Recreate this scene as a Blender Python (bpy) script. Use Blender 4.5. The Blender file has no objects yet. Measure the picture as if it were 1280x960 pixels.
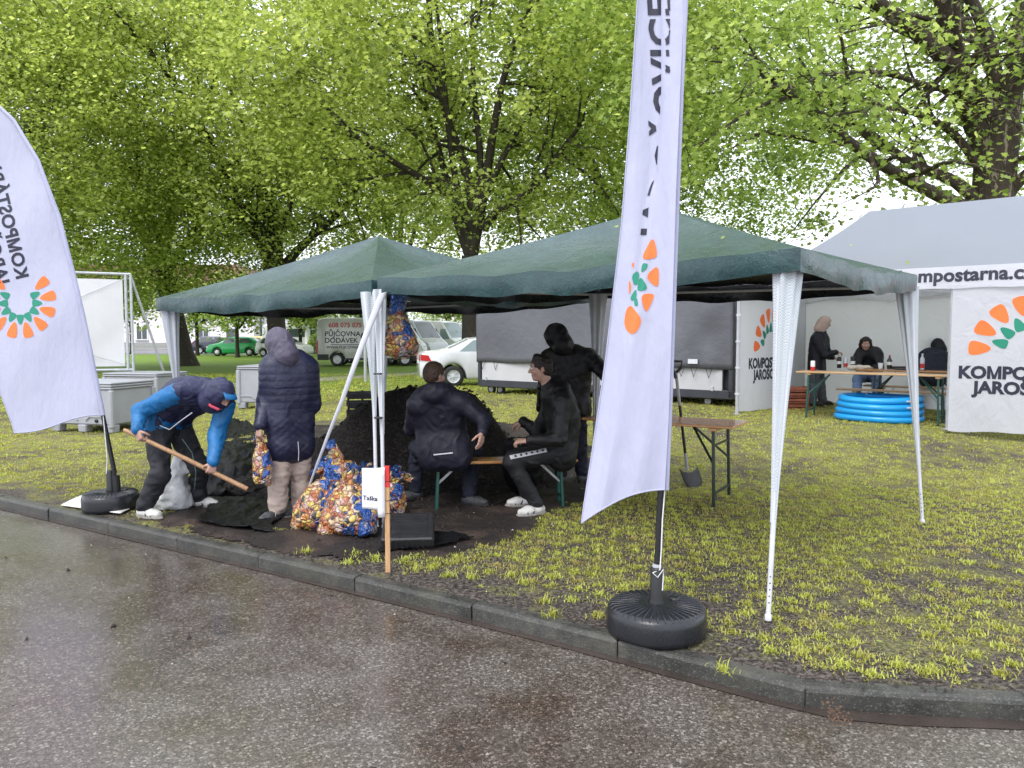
import bpy, bmesh, math, random
import numpy as np
from mathutils import Vector, Matrix
rnd = random.Random(7)
rng = np.random.default_rng(7)
SC = bpy.context.scene
COL = SC.collection
R = math.radians

# ------------------------------------------------------------------ camera, sky, sun, exposure
FPX, CX, CY, CAMZ = 961.0, 640.0, 480.0, 1.65
PITCH = math.atan(62 / FPX)
cd = bpy.data.cameras.new('camera')
cam = bpy.data.objects.new('camera', cd)
COL.objects.link(cam)
cam.location = (0, 0, CAMZ)
cam.rotation_euler = (math.pi / 2 - PITCH, 0, 0)
cd.sensor_width = 36
cd.lens = 36 * FPX / 1280
cd.clip_start = 0.05
cd.clip_end = 3000
SC.camera = cam
SUN_EL, SUN_AZ = R(52), R(215)
W = bpy.data.worlds.new('World')
SC.world = W
W.use_nodes = True
wn = W.node_tree.nodes
wl = W.node_tree.links
sky = wn.new('ShaderNodeTexSky')
sky.sky_type = 'NISHITA'
sky.sun_disc = False
sky.sun_elevation = SUN_EL
sky.sun_rotation = SUN_AZ
sky.air_density = 1.0
sky.dust_density = 4.0
ov = wn.new('ShaderNodeMix')
ov.data_type = 'RGBA'
ov.inputs[0].default_value = 0.88
ov.inputs[7].default_value = (8.9, 9.3, 10.3, 1)      # closed pale cloud cover over the clear sky
wl.new(sky.outputs[0], ov.inputs[6])
wl.new(ov.outputs[2], wn['Background'].inputs['Color'])
wn['Background'].inputs['Strength'].default_value = 0.11
sl = bpy.data.lights.new('sun', 'SUN')
sl.energy = 0.9
sl.angle = R(25)
sl.color = (1.0, 0.97, 0.92)
so = bpy.data.objects.new('sun', sl)
COL.objects.link(so)
so.rotation_euler = (math.pi / 2 - SUN_EL, 0, math.pi - SUN_AZ)
SC.view_settings.view_transform = 'Standard'
SC.view_settings.look = 'None'
SC.view_settings.gamma = 1
SC.view_settings.use_curve_mapping = False
SC.view_settings.exposure = 1.12
SC.cycles.max_bounces = 7
SC.cycles.transmission_bounces = 6
SC.cycles.transparent_max_bounces = 8

# ------------------------------------------------------------------ place geometry helpers
def sst(a, b, x):
    t = np.clip((x - a) / (b - a), 0, 1)
    return t * t * (3 - 2 * t)

def terrain(x, y):
    """the lawn rises gently towards the tent and falls again behind it"""
    return 0.28 * sst(8, 12.0, y) * (1 - 0.5 * sst(17, 24, y)) * (1 - sst(26, 36, y)) * sst(-8, 1, x)

def ray(px, py):
    a = PITCH
    u, v = (px - CX) / FPX, (CY - py) / FPX
    return Vector((u, math.cos(a) + v * math.sin(a), -math.sin(a) + v * math.cos(a)))

def P(px, py, Y):
    """point of the place at depth Y that stands at this spot of the photograph"""
    d = ray(px, py)
    t = Y / d.y
    return Vector((d.x * t, Y, CAMZ + d.z * t))

def G(px, py, z=None):
    d = ray(px, py)
    if z is not None:
        t = (z - CAMZ) / d.z
        return Vector((d.x * t, d.y * t, z))
    zz = 0.0
    for _ in range(30):
        t = (zz - CAMZ) / d.z
        zz = 0.5 * zz + 0.5 * float(terrain(d.x * t, d.y * t))
    return Vector((d.x * t, d.y * t, zz))

def mpp(Y):
    return Y / FPX

# ------------------------------------------------------------------ numpy value noise
def _hash(ix, iy, iz):
    n = (ix * 374761393 + iy * 668265263 + iz * 1274126177) & 0xffffffff
    n = ((n ^ (n >> 13)) * 1274126177) & 0xffffffff
    return ((n ^ (n >> 16)) & 0xffff) / 65535.0 * 2 - 1

def vnoise(p):
    p = np.asarray(p, float)
    i = np.floor(p).astype(np.int64)
    f = p - i
    f = f * f * (3 - 2 * f)
    r = 0
    for dx in (0, 1):
        wx = f[..., 0] if dx else 1 - f[..., 0]
        for dy in (0, 1):
            wy = f[..., 1] if dy else 1 - f[..., 1]
            for dz in (0, 1):
                wz = f[..., 2] if dz else 1 - f[..., 2]
                r = r + wx * wy * wz * _hash(i[..., 0] + dx, i[..., 1] + dy, i[..., 2] + dz)
    return r

def fbm(p, o=3):
    p = np.asarray(p, float)
    s, a = 0, 1.0
    for k in range(o):
        s = s + a * vnoise(p * (2 ** k) + 17.3 * k)
        a *= 0.5
    return s

# ------------------------------------------------------------------ object helpers
def tag(o, label=None, cat=None, group=None, kind=None):
    if label: o['label'] = label
    if cat: o['category'] = cat
    if group: o['group'] = group
    if kind: o['kind'] = kind
    return o

def thing(name, label, cat, loc=(0, 0, 0), rotz=0, group=None):
    o = bpy.data.objects.new(name, None)
    o.empty_display_size = 0.2
    COL.objects.link(o)
    o.location = loc
    o.rotation_euler = (0, 0, rotz)
    return tag(o, label, cat, group)

def copy_tree(o, parent=None):
    c = o.copy()
    COL.objects.link(c)
    c.parent = parent
    for ch in [x for x in COL.objects if x.parent is o]:
        copy_tree(ch, c)
    return c

def np_mesh(name, V, F, mat, parent=None, smooth=False, attr=None):
    """V (n,3), F (m,k) with constant k"""
    V = np.ascontiguousarray(V, np.float32)
    F = np.ascontiguousarray(F, np.int32)
    me = bpy.data.meshes.new(name)
    me.vertices.add(len(V))
    me.vertices.foreach_set('co', V.ravel())
    m, k = F.shape
    me.loops.add(m * k)
    me.loops.foreach_set('vertex_index', F.ravel())
    me.polygons.add(m)
    me.polygons.foreach_set('loop_start', np.arange(0, m * k, k, dtype=np.int32))
    me.polygons.foreach_set('loop_total', np.full(m, k, np.int32))
    if smooth:
        me.polygons.foreach_set('use_smooth', np.ones(m, bool))
    if attr is not None:
        a = me.attributes.new('tint', 'FLOAT', 'POINT')
        a.data.foreach_set('value', np.ascontiguousarray(attr, np.float32))
    me.update(calc_edges=True)
    me.materials.append(mat)
    o = bpy.data.objects.new(name, me)
    COL.objects.link(o)
    if parent: o.parent = parent
    return o

class MB:
    """collects shapes and links them as one mesh object"""
    def __init__(s):
        s.v, s.f, s.sm = [], [], []
    def add(s, vs, fs, smooth=False, M=None):
        n = len(s.v)
        for p in vs:
            s.v.append(tuple(M @ Vector(p)) if M is not None else tuple(p))
        for f in fs:
            s.f.append([i + n for i in f])
            s.sm.append(smooth)
        return s
    def box(s, c, d, M=None, bev=0.0, taper=1.0):
        x, y, z = d[0] / 2, d[1] / 2, d[2] / 2
        b = min(bev, x * .9, y * .9, z * .9)
        if b <= 0:
            vs = [(c[0] + i * x * (taper if k > 0 else 1), c[1] + j * y * (taper if k > 0 else 1), c[2] + k * z)
                  for k in (-1, 1) for j in (-1, 1) for i in (-1, 1)]
            fs = [(0, 2, 3, 1), (4, 5, 7, 6), (0, 1, 5, 4), (2, 6, 7, 3), (0, 4, 6, 2), (1, 3, 7, 5)]
            return s.add(vs, fs, False, M)
        prof = []
        for (w, h, zz) in ((x - b, y - b, -z), (x, y, -z + b), (x, y, z - b), (x - b, y - b, z)):
            t = taper if zz > 0 else 1
            w *= t; h *= t
            e = b
            prof.append([(c[0] + px, c[1] + py, c[2] + zz) for px, py in
                         ((-w + e, -h), (w - e, -h), (w, -h + e), (w, h - e), (w - e, h), (-w + e, h), (-w, h - e), (-w, -h + e))])
        vs = [p for r in prof for p in r]
        fs = [tuple(range(7, -1, -1)), tuple(range(24, 32))]
        for r in range(3):
            for i in range(8):
                j = (i + 1) % 8
                fs.append((r * 8 + i, r * 8 + j, r * 8 + 8 + j, r * 8 + 8 + i))
        return s.add(vs, fs, False, M)
    def beam(s, a, b, w, h, up=(0, 0, 1), bev=0.0):
        a, b = Vector(a), Vector(b)
        d = (b - a)
        L = d.length
        d.normalize()
        u = Vector(up)
        if abs(d.dot(u)) > 0.98: u = Vector((0, 1, 0))
        r = d.cross(u).normalized()
        u = r.cross(d)
        M = Matrix(((r.x, u.x, d.x, (a.x + b.x) / 2), (r.y, u.y, d.y, (a.y + b.y) / 2), (r.z, u.z, d.z, (a.z + b.z) / 2), (0, 0, 0, 1)))
        return s.box((0, 0, 0), (w, h, L), M, bev)
    def tube(s, pts, rad, n=8, cap=True, smooth=True):
        pts = [Vector(p) for p in pts]
        if not hasattr(rad, '__len__'): rad = [rad] * len(pts)
        vs, fs = [], []
        u = None
        for i, p in enumerate(pts):
            d = (pts[min(i + 1, len(pts) - 1)] - pts[max(i - 1, 0)])
            if d.length < 1e-9: d = Vector((0, 0, 1))
            d.normalize()
            if u is None:
                u = d.orthogonal().normalized()
            u = (u - d * u.dot(d))
            if u.length < 1e-6: u = d.orthogonal()
            u.normalize()
            w = d.cross(u)
            for k in range(n):
                a = 2 * math.pi * k / n
                vs.append(p + (u * math.cos(a) + w * math.sin(a)) * rad[i])
        for i in range(len(pts) - 1):
            for k in range(n):
                j = (k + 1) % n
                fs.append((i * n + k, i * n + j, (i + 1) * n + j, (i + 1) * n + k))
        s.add(vs, fs, smooth)
        if cap:
            m = len(pts) - 1
            s.add(vs[:n], [tuple(range(n - 1, -1, -1))])
            s.add(vs[m * n:], [tuple(range(n))])
        return s
    def lathe(s, prof, c=(0, 0, 0), n=24, smooth=True, M=None, caps=True):
        vs, fs = [], []
        for (r, z) in prof:
            for k in range(n):
                a = 2 * math.pi * k / n
                vs.append((c[0] + r * math.cos(a), c[1] + r * math.sin(a), c[2] + z))
        for i in range(len(prof) - 1):
            for k in range(n):
                j = (k + 1) % n
                fs.append((i * n + k, i * n + j, (i + 1) * n + j, (i + 1) * n + k))
        s.add(vs, fs, smooth, M)
        if caps and prof[0][0] > 1e-4: s.add(vs[:n], [tuple(range(n - 1, -1, -1))], False, M)
        if caps and prof[-1][0] > 1e-4: s.add(vs[-n:], [tuple(range(n))], False, M)
        return s
    def prism(s, poly, a, b, M=None, smooth=False):
        """poly: 2-D points (x,z); extruded in y from a to b"""
        n = len(poly)
        vs = [(x, a, z) for x, z in poly] + [(x, b, z) for x, z in poly]
        fs = [tuple(range(n)), tuple(range(2 * n - 1, n - 1, -1))]
        for i in range(n):
            j = (i + 1) % n
            fs.append((i, i + n, j + n, j))
        return s.add(vs, fs, smooth, M)
    def grid(s, fn, nu, nv, smooth=True):
        vs = [fn(i / nu, j / nv) for j in range(nv + 1) for i in range(nu + 1)]
        fs = [(j * (nu + 1) + i, j * (nu + 1) + i + 1, (j + 1) * (nu + 1) + i + 1, (j + 1) * (nu + 1) + i)
              for j in range(nv) for i in range(nu)]
        return s.add(vs, fs, smooth)
    def build(s, name, mat, parent=None, origin=None):
        me = bpy.data.meshes.new(name)
        o0 = Vector(origin) if origin is not None else None
        vs = [tuple(Vector(p) - o0) for p in s.v] if o0 is not None else s.v
        me.from_pydata(vs, [], s.f)
        me.polygons.foreach_set('use_smooth', s.sm)
        me.materials.append(mat)
        me.update()
        bm = bmesh.new()
        bm.from_mesh(me)
        bmesh.ops.recalc_face_normals(bm, faces=bm.faces)
        bm.to_mesh(me)
        bm.free()
        o = bpy.data.objects.new(name, me)
        COL.objects.link(o)
        if o0 is not None: o.location = o0
        if parent: o.parent = parent
        return o

def solidify(o, t, off=0.0):
    m = o.modifiers.new('thickness', 'SOLIDIFY')
    m.thickness = t
    m.offset = off
    return o

def frame(o, x, y=None, z=(0, 0, 1)):
    x, z = Vector(x).normalized(), Vector(z)
    y = Vector(y).normalized() if y is not None else z.cross(x).normalized()
    z = x.cross(y)
    return Matrix(((x.x, y.x, z.x, o[0]), (x.y, y.y, z.y, o[1]), (x.z, y.z, z.z, o[2]), (0, 0, 0, 1)))

# ------------------------------------------------------------------ materials
MATS = {}
class NT:
    def __init__(s, name):
        s.m = bpy.data.materials.new(name)
        s.m.use_nodes = True
        s.t = s.m.node_tree
        s.p = s.t.nodes['Principled BSDF']
        s.out = s.t.nodes['Material Output']
        s.tc = s.t.nodes.new('ShaderNodeTexCoord')
        s.co = s.tc.outputs['Object']
    def n(s, kind, **kw):
        nd = s.t.nodes.new('ShaderNode' + kind)
        for k, v in kw.items():
            setattr(nd, k, v)
        return nd
    def l(s, a, b):
        s.t.links.new(a, b)
    def world(s):
        g = s.n('NewGeometry')
        s.co = g.outputs['Position']
        return s
    def mapping(s, scale=(1, 1, 1), rot=(0, 0, 0)):
        mp = s.n('Mapping')
        mp.inputs['Scale'].default_value = scale
        mp.inputs['Rotation'].default_value = rot
        s.l(s.co, mp.inputs['Vector'])
        return mp.outputs[0]
    def noise(s, scale, detail=3, rough=0.55, vec=None, dist=0):
        nd = s.n('TexNoise')
        nd.inputs['Scale'].default_value = scale
        nd.inputs['Detail'].default_value = detail
        nd.inputs['Roughness'].default_value = rough
        nd.inputs['Distortion'].default_value = dist
        s.l(vec if vec is not None else s.co, nd.inputs['Vector'])
        return nd.outputs['Fac']
    def voro(s, scale, vec=None, feature='F1', out='Color', rnd_=1.0):
        nd = s.n('TexVoronoi')
        nd.feature = feature
        nd.inputs['Scale'].default_value = scale
        nd.inputs['Randomness'].default_value = rnd_
        s.l(vec if vec is not None else s.co, nd.inputs['Vector'])
        return nd.outputs[out]
    def ramp(s, fac, stops, interp='LINEAR'):
        r = s.n('ValToRGB')
        r.color_ramp.interpolation = interp
        e = r.color_ramp.elements
        while len(e) < len(stops): e.new(0.5)
        for i, (p, c) in enumerate(stops):
            e[i].position = p
            e[i].color = (c, c, c, 1) if not hasattr(c, '__len__') else (*c, 1)
        s.l(fac, r.inputs[0])
        return r.outputs[0]
    def mix(s, a, b, fac, mode='MIX'):
        m = s.n('Mix')
        m.data_type = 'RGBA'
        m.blend_type = mode
        for v, k in ((fac, 0), (a, 6), (b, 7)):
            if hasattr(v, 'links'): s.l(v, m.inputs[k])
            elif k == 0: m.inputs[0].default_value = v
            else: m.inputs[k].default_value = (*v, 1)
        return m.outputs[2]
    def math(s, op, a, b=0.5):
        m = s.n('Math')
        m.operation = op
        for v, k in ((a, 0), (b, 1)):
            if hasattr(v, 'links'): s.l(v, m.inputs[k])
            else: m.inputs[k].default_value = v
        return m.outputs[0]
    def sep(s, vec=None):
        x = s.n('SeparateXYZ')
        s.l(vec if vec is not None else s.co, x.inputs[0])
        return x.outputs
    def bump(s, h, strength=0.3, dist=0.01, chain=None):
        b = s.n('Bump')
        b.inputs['Strength'].default_value = strength
        b.inputs['Distance'].default_value = dist
        s.l(h, b.inputs['Height'])
        if chain is not None: s.l(chain, b.inputs['Normal'])
        return b.outputs[0]
    def set(s, **kw):
        for k, v in kw.items():
            k = {'color': 'Base Color', 'rough': 'Roughness', 'metal': 'Metallic', 'normal': 'Normal', 'spec': 'Specular IOR Level',
                 'trans': 'Transmission Weight', 'alpha': 'Alpha', 'coat': 'Coat Weight', 'sheen': 'Sheen Weight', 'ior': 'IOR', 'sss': 'Subsurface Weight'}[k]
            i = s.p.inputs[k]
            if hasattr(v, 'links'): s.l(v, i)
            elif hasattr(v, '__len__'): i.default_value = (*v, 1)
            else: i.default_value = v
        return s

def mat(name, color, rough=0.6, var=0.12, scale=6.0, bump=0.0, bscale=40.0, bdist=0.004, metal=0.0, spec=0.5, dirt=None, dirt_amt=0.35, coat=0.0, stretch=None):
    """plain surface with tonal variation, fine relief and optional dirt"""
    if name in MATS: return MATS[name]
    t = NT(name)
    vec = t.mapping(stretch) if stretch else None
    nz = t.noise(scale, 4, 0.6, vec)
    c0 = [c * (1 - var) for c in color]
    c1 = [min(1, c * (1 + var)) for c in color]
    c = t.ramp(nz, [(0.3, c0), (0.7, c1)])
    if dirt is not None:
        dn = t.ramp(t.noise(scale * 0.7, 6, 0.7), [(0.5, 0.0), (0.72, 1.0)])
        c = t.mix(c, dirt, t.math('MULTIPLY', dn, dirt_amt))
    rr = t.ramp(t.noise(scale * 2.3, 3), [(0.3, max(0.02, rough - 0.08)), (0.7, min(1, rough + 0.08))])
    t.set(color=c, rough=rr, metal=metal, spec=spec, coat=coat)
    if bump > 0:
        t.set(normal=t.bump(t.noise(bscale, 4, 0.6, vec), bump, bdist))
    MATS[name] = t.m
    return t.m

# ------------------------------------------------------------------ text and emblem
def text_tris(s, size=1.0, bold=0.0, align='LEFT', maxlen=0.2, spacing=1.0):
    v, f = _text(s, size, bold, align, maxlen, spacing)
    if 'M' in s and bold > 0:
        # the bold outline of M folds over itself: draw that letter with straight strokes
        v0, f0 = _text(s, size, 0.0, align, 9 * size, spacing)
        par = list(range(len(v0)))
        def find(a):
            while par[a] != a: a = par[a]
            return a
        for t in f0:
            for q in t[1:]: par[find(q)] = find(t[0])
        isl = {}
        for i in range(len(v0)): isl.setdefault(find(i), []).append(v0[i])
        bb = sorted((min(q[0] for q in c), max(q[0] for q in c), min(q[1] for q in c), max(q[1] for q in c)) for c in isl.values())
        x0, x1, y0, y1 = bb[s.index('M')]
        f = [t for t in f if not (x0 - .4 * bold < sum(v[i][0] for i in t) / 3 < x1 + .4 * bold)]
        x0, x1, y0, y1 = x0 - bold, x1 + bold, y0 - bold, y1 + bold
        w, xm, h = .085 * size + 1.9 * bold, (x0 + x1) / 2, y1 - y0
        k = .09 * size
        n = len(v)
        v = v + [(x0, y0), (x0 + w, y0), (x0 + w, y1), (x0, y1), (x0 + w, y0 + .60 * h), (x0 + w, y1), (xm, y0 + .30 * h), (xm - k, y0), (xm + k, y0), (xm, y0 + .3 * h), (x1 - w, y0 + .60 * h), (x1 - w, y1), (x1 - w, y0), (x1, y0), (x1, y1)]
        f = f + [[n + a for a in t] for t in ((0, 1, 2), (0, 2, 3), (4, 6, 5), (4, 7, 6), (7, 8, 6), (8, 10, 6), (6, 10, 11), (12, 13, 14), (12, 14, 11))]
    return v, f

def _text(s, size=1.0, bold=0.0, align='LEFT', maxlen=0.2, spacing=1.0):
    cu = bpy.data.curves.new('text', 'FONT')
    cu.body = s
    cu.size = 1.0
    maxlen = maxlen / size
    bold = bold / size
    cu.offset = bold
    cu.align_x = align
    cu.space_character = spacing
    cu.resolution_u = 3
    ob = bpy.data.objects.new('text', cu)
    COL.objects.link(ob)
    dg = bpy.context.evaluated_depsgraph_get()
    dg.update()
    me = bpy.data.meshes.new_from_object(ob.evaluated_get(dg))
    bpy.data.objects.remove(ob)
    bm = bmesh.new()
    bm.from_mesh(me)
    bmesh.ops.remove_doubles(bm, verts=bm.verts, dist=1e-5)
    bmesh.ops.triangulate(bm, faces=bm.faces)
    for _ in range(4):
        ed = [e for e in bm.edges if e.calc_length() > maxlen]
        if not ed: break
        bmesh.ops.subdivide_edges(bm, edges=ed, cuts=1)
        bmesh.ops.triangulate(bm, faces=bm.faces)
    v = [(q.co.x * size, q.co.y * size) for q in bm.verts]
    f = [[q.index for q in fc.verts] for fc in bm.faces]
    bm.free()
    bpy.data.meshes.remove(me)
    return v, f

def print_text(mb, s, fn, size, bold=0.0, align='LEFT', maxlen=None, spacing=1.0, rot=0.0, at=(0, 0), mirror=False):
    """letters laid on a surface fn(u, v) -> point"""
    v, f = text_tris(s, size, bold, align, maxlen or size * 0.3, spacing)
    c, q = math.cos(rot), math.sin(rot)
    out = []
    for (x, y) in v:
        X, Y = x * c - y * q, x * q + y * c
        if mirror: X = -X
        out.append(fn(at[0] + X, at[1] + Y))
    return mb.add(out, f)

def petal_poly(r1, r2, w):
    pts = [(r1, -w * 0.14), (r1 + (r2 - r1) * 0.55, -w * 0.62), (r2 * 0.98, -w * 0.5), (r2 * 1.03, 0), (r2 * 0.98, w * 0.5), (r1 + (r2 - r1) * 0.55, w * 0.62), (r1, w * 0.14)]
    pts = [(r1, -w * 0.16), (r2, -w * 0.5), (r2 * 1.04, 0), (r2, w * 0.5), (r1, w * 0.16)]
    for _ in range(2):
        q = []
        for i in range(len(pts)):
            a, b = pts[i], pts[(i + 1) % len(pts)]
            q.append((a[0] * .75 + b[0] * .25, a[1] * .75 + b[1] * .25))
            q.append((a[0] * .25 + b[0] * .75, a[1] * .25 + b[1] * .75))
        pts = q
    return pts

def print_petals(mb, fn, c, r1, r2, w, angs, flip=False):
    for a in angs:
        ca, sa = math.cos(a), math.sin(a)
        pl = petal_poly(r1, r2, w)
        if flip:
            m = r1 + r2
            pl = [(m - x, y) for x, y in pl]
        cx = sum(p[0] for p in pl) / len(pl)
        pts = [fn(c[0] + x * ca - y * sa, c[1] + x * sa + y * ca) for x, y in pl]
        mid = fn(c[0] + cx * ca, c[1] + cx * sa)
        n = len(pts)
        mb.add(pts + [mid], [(i, (i + 1) % n, n) for i in range(n)])

# ------------------------------------------------------------------ soft bodies: distance field -> one continuous surface
class Field:
    def __init__(s):
        s.pr = []
    def cap(s, a, b, ra, rb=None, k=0.03, flat=None):
        """rounded tapered limb; flat=(normal, factor) squeezes it along a direction"""
        s.pr.append(('c', np.array(a, float), np.array(b, float), ra, ra if rb is None else rb, k, flat, False))
        return s
    def chain(s, pts, rad, k=0.03, flat=None):
        for i in range(len(pts) - 1):
            s.cap(pts[i], pts[i + 1], rad[i], rad[i + 1], k, flat)
        return s
    def ell(s, c, r, rot=None, k=0.03, sub=False):
        """ellipsoid; rot rows are its local axes"""
        s.pr.append(('e', np.array(c, float), np.array(r, float), np.eye(3) if rot is None else np.array(rot, float), None, k, None, sub))
        return s
    def cut(s, a, b, ra, rb=None, k=0.01):
        s.pr.append(('c', np.array(a, float), np.array(b, float), ra, ra if rb is None else rb, k, None, True))
        return s
    def mesh(s, h):
        lo, hi = np.full(3, 1e9), np.full(3, -1e9)
        bb = []
        for q in s.pr:
            if q[0] == 'c':
                r = max(q[3], q[4])
                a, b = np.minimum(q[1], q[2]) - r, np.maximum(q[1], q[2]) + r
            else:
                r = q[2].max()
                a, b = q[1] - r, q[1] + r
            m = q[5] + 3 * h
            bb.append((a - m, b + m))
            if not q[7]:
                lo, hi = np.minimum(lo, a - m), np.maximum(hi, b + m)
        n = np.ceil((hi - lo) / h).astype(int) + 2
        F = np.full(n, 0.5, np.float32)
        ax = [lo[i] + h * np.arange(n[i]) for i in range(3)]
        for q, (a, b) in zip(s.pr, bb):
            i0 = np.clip(((a - lo) / h).astype(int), 0, n)
            i1 = np.clip(((b - lo) / h).astype(int) + 2, 0, n)
            if (i1 <= i0).any(): continue
            X, Y, Z = np.meshgrid(*[ax[i][i0[i]:i1[i]] for i in range(3)], indexing='ij')
            p = np.stack([X, Y, Z], -1)
            if q[0] == 'c':
                pa = p - q[1]
                ba = q[2] - q[1]
                sc = 1.0
                if q[6] is not None:
                    nn = np.array(q[6][0], float)
                    nn /= np.linalg.norm(nn)
                    f = q[6][1]
                    pa = pa + (pa @ nn)[..., None] * nn * (f - 1)
                    ba = ba + (ba @ nn) * nn * (f - 1)
                    sc = 1.0 / max(1.0, f * 0.8)
                t = np.clip((pa @ ba) / max(1e-9, ba @ ba), 0, 1)
                d = (np.linalg.norm(pa - t[..., None] * ba, axis=-1) - (q[3] + (q[4] - q[3]) * t)) * sc
            else:
                l = (p - q[1]) @ q[3].T
                k0 = np.linalg.norm(l / q[2], axis=-1)
                k1 = np.linalg.norm(l / (q[2] ** 2), axis=-1) + 1e-9
                d = np.where(k0 > 1e-4, k0 * (k0 - 1) / k1, -q[2].min())
            S = F[i0[0]:i1[0], i0[1]:i1[1], i0[2]:i1[2]]
            k = q[5]
            if q[7]:
                d = -d
                hh = np.maximum(k - np.abs(S - d), 0) / k
                S[...] = np.maximum(S, d) + hh * hh * k * 0.25
            else:
                hh = np.maximum(k - np.abs(S - d), 0) / k
                S[...] = np.minimum(S, d) - hh * hh * k * 0.25
        return surface_nets(F, lo, h)

def surface_nets(F, lo, h):
    S = F < 0
    c = [S[a:S.shape[0] - 1 + a, b:S.shape[1] - 1 + b, d:S.shape[2] - 1 + d] for a in (0, 1) for b in (0, 1) for d in (0, 1)]
    s = sum(x.astype(np.int8) for x in c)
    act = (s > 0) & (s < 8)
    idx = np.argwhere(act)
    vid = np.full(act.shape, -1, np.int64)
    vid[act] = np.arange(len(idx))
    acc = np.zeros((len(idx), 3))
    cnt = np.zeros(len(idx))
    for axis in range(3):
        o1, o2 = [i for i in range(3) if i != axis]
        for b in (0, 1):
            for d in (0, 1):
                p = idx.copy()
                p[:, o1] += b
                p[:, o2] += d
                q = p.copy()
                q[:, axis] += 1
                fa, fb = F[p[:, 0], p[:, 1], p[:, 2]], F[q[:, 0], q[:, 1], q[:, 2]]
                m = (fa < 0) != (fb < 0)
                t = np.where(m, fa / np.where(m, fa - fb, 1), 0)
                pt = p.astype(float)
                pt[:, axis] += t
                acc[m] += pt[m]
                cnt[m] += 1
    V = acc / cnt[:, None] * h + lo
    quads = []
    for axis in range(3):
        o1, o2 = (axis + 1) % 3, (axis + 2) % 3
        sl0 = [slice(None)] * 3
        sl1 = [slice(None)] * 3
        sl0[axis] = slice(0, -1)
        sl1[axis] = slice(1, None)
        A, B = S[tuple(sl0)], S[tuple(sl1)]
        e = np.argwhere(A != B)
        e = e[(e[:, o1] > 0) & (e[:, o2] > 0) & (e[:, o1] < F.shape[o1] - 1) & (e[:, o2] < F.shape[o2] - 1)]
        ins = A[e[:, 0], e[:, 1], e[:, 2]]
        def cell(d1, d2):
            q = e.copy()
            q[:, o1] += d1
            q[:, o2] += d2
            return vid[q[:, 0], q[:, 1], q[:, 2]]
        Q = np.stack([cell(-1, -1), cell(0, -1), cell(0, 0), cell(-1, 0)], 1)
        Q[~ins] = Q[~ins][:, ::-1]
        quads.append(Q)
    Q = np.concatenate(quads)
    Q = Q[(Q >= 0).all(1)]
    return V, Q

def vert_normals(V, Q):
    n = np.cross(V[Q[:, 2]] - V[Q[:, 0]], V[Q[:, 3]] - V[Q[:, 1]])
    N = np.zeros_like(V)
    for k in range(4):
        np.add.at(N, Q[:, k], n)
    return N / (np.linalg.norm(N, axis=1)[:, None] + 1e-9)

def field_obj(f, name, mat_, parent, h=0.01, wr=0.0, wf=9.0, disp=None, stretch=(1, 1, 1)):
    """surface of a field with cloth-like creases"""
    V, Q = f.mesh(h)
    if wr > 0 or disp is not None:
        N = vert_normals(V, Q)
        d = np.zeros(len(V))
        if wr > 0:
            q = V * np.array(stretch) * wf
            w = fbm(q, 2)
            q2 = q + 0.8 * np.stack([w, -w, w * .5], 1)
            d += wr * (1.0 - 2.6 * np.abs(vnoise(q2)) ) * 0.7 + wr * 0.5 * vnoise(q * 2.1 + 5)
        if disp is not None:
            d += disp(V, N)
        V = V + N * d[:, None]
    return np_mesh(name, V, Q, mat_, parent, True)
# ================================================================== SETTING
KERB = [(-70, 47.9), (-30, 23.1), (-5.05, 7.62), (-2.0, 5.74), (-0.83, 5.0), (0.25, 4.29), (1.02, 3.75), (1.38, 3.50), (1.62, 3.42), (2.3, 3.37), (4.5, 3.45), (9, 4.4), (70, 30)]
KX = np.array([k[0] for k in KERB]); KY = np.array([k[1] for k in KERB])
def kerb_y(x): return np.interp(x, KX, KY)
def kerb_dist(x, y):
    """rough distance from the kerb line towards the lawn"""
    return (y - kerb_y(x)) * 0.85

def inside(poly, x, y):
    x, y = np.asarray(x, float), np.asarray(y, float)
    r = np.zeros(x.shape, bool)
    n = len(poly)
    for i in range(n):
        (x0, y0), (x1, y1) = poly[i], poly[(i + 1) % n]
        c = ((y0 > y) != (y1 > y)) & (x < (x1 - x0) * (y - y0) / (y1 - y0 + 1e-12) + x0)
        r ^= c
    return r
def gpoly(px): return [tuple(G(a, b)[:2]) for a, b in px]

SOIL = gpoly([(205, 648), (255, 672), (330, 690), (430, 702), (500, 700), (560, 694), (610, 682), (655, 665), (700, 640), (735, 625), (745, 590), (740, 560), (690, 540), (640, 530), (500, 520), (400, 528), (330, 545), (290, 560), (240, 600)])

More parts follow.
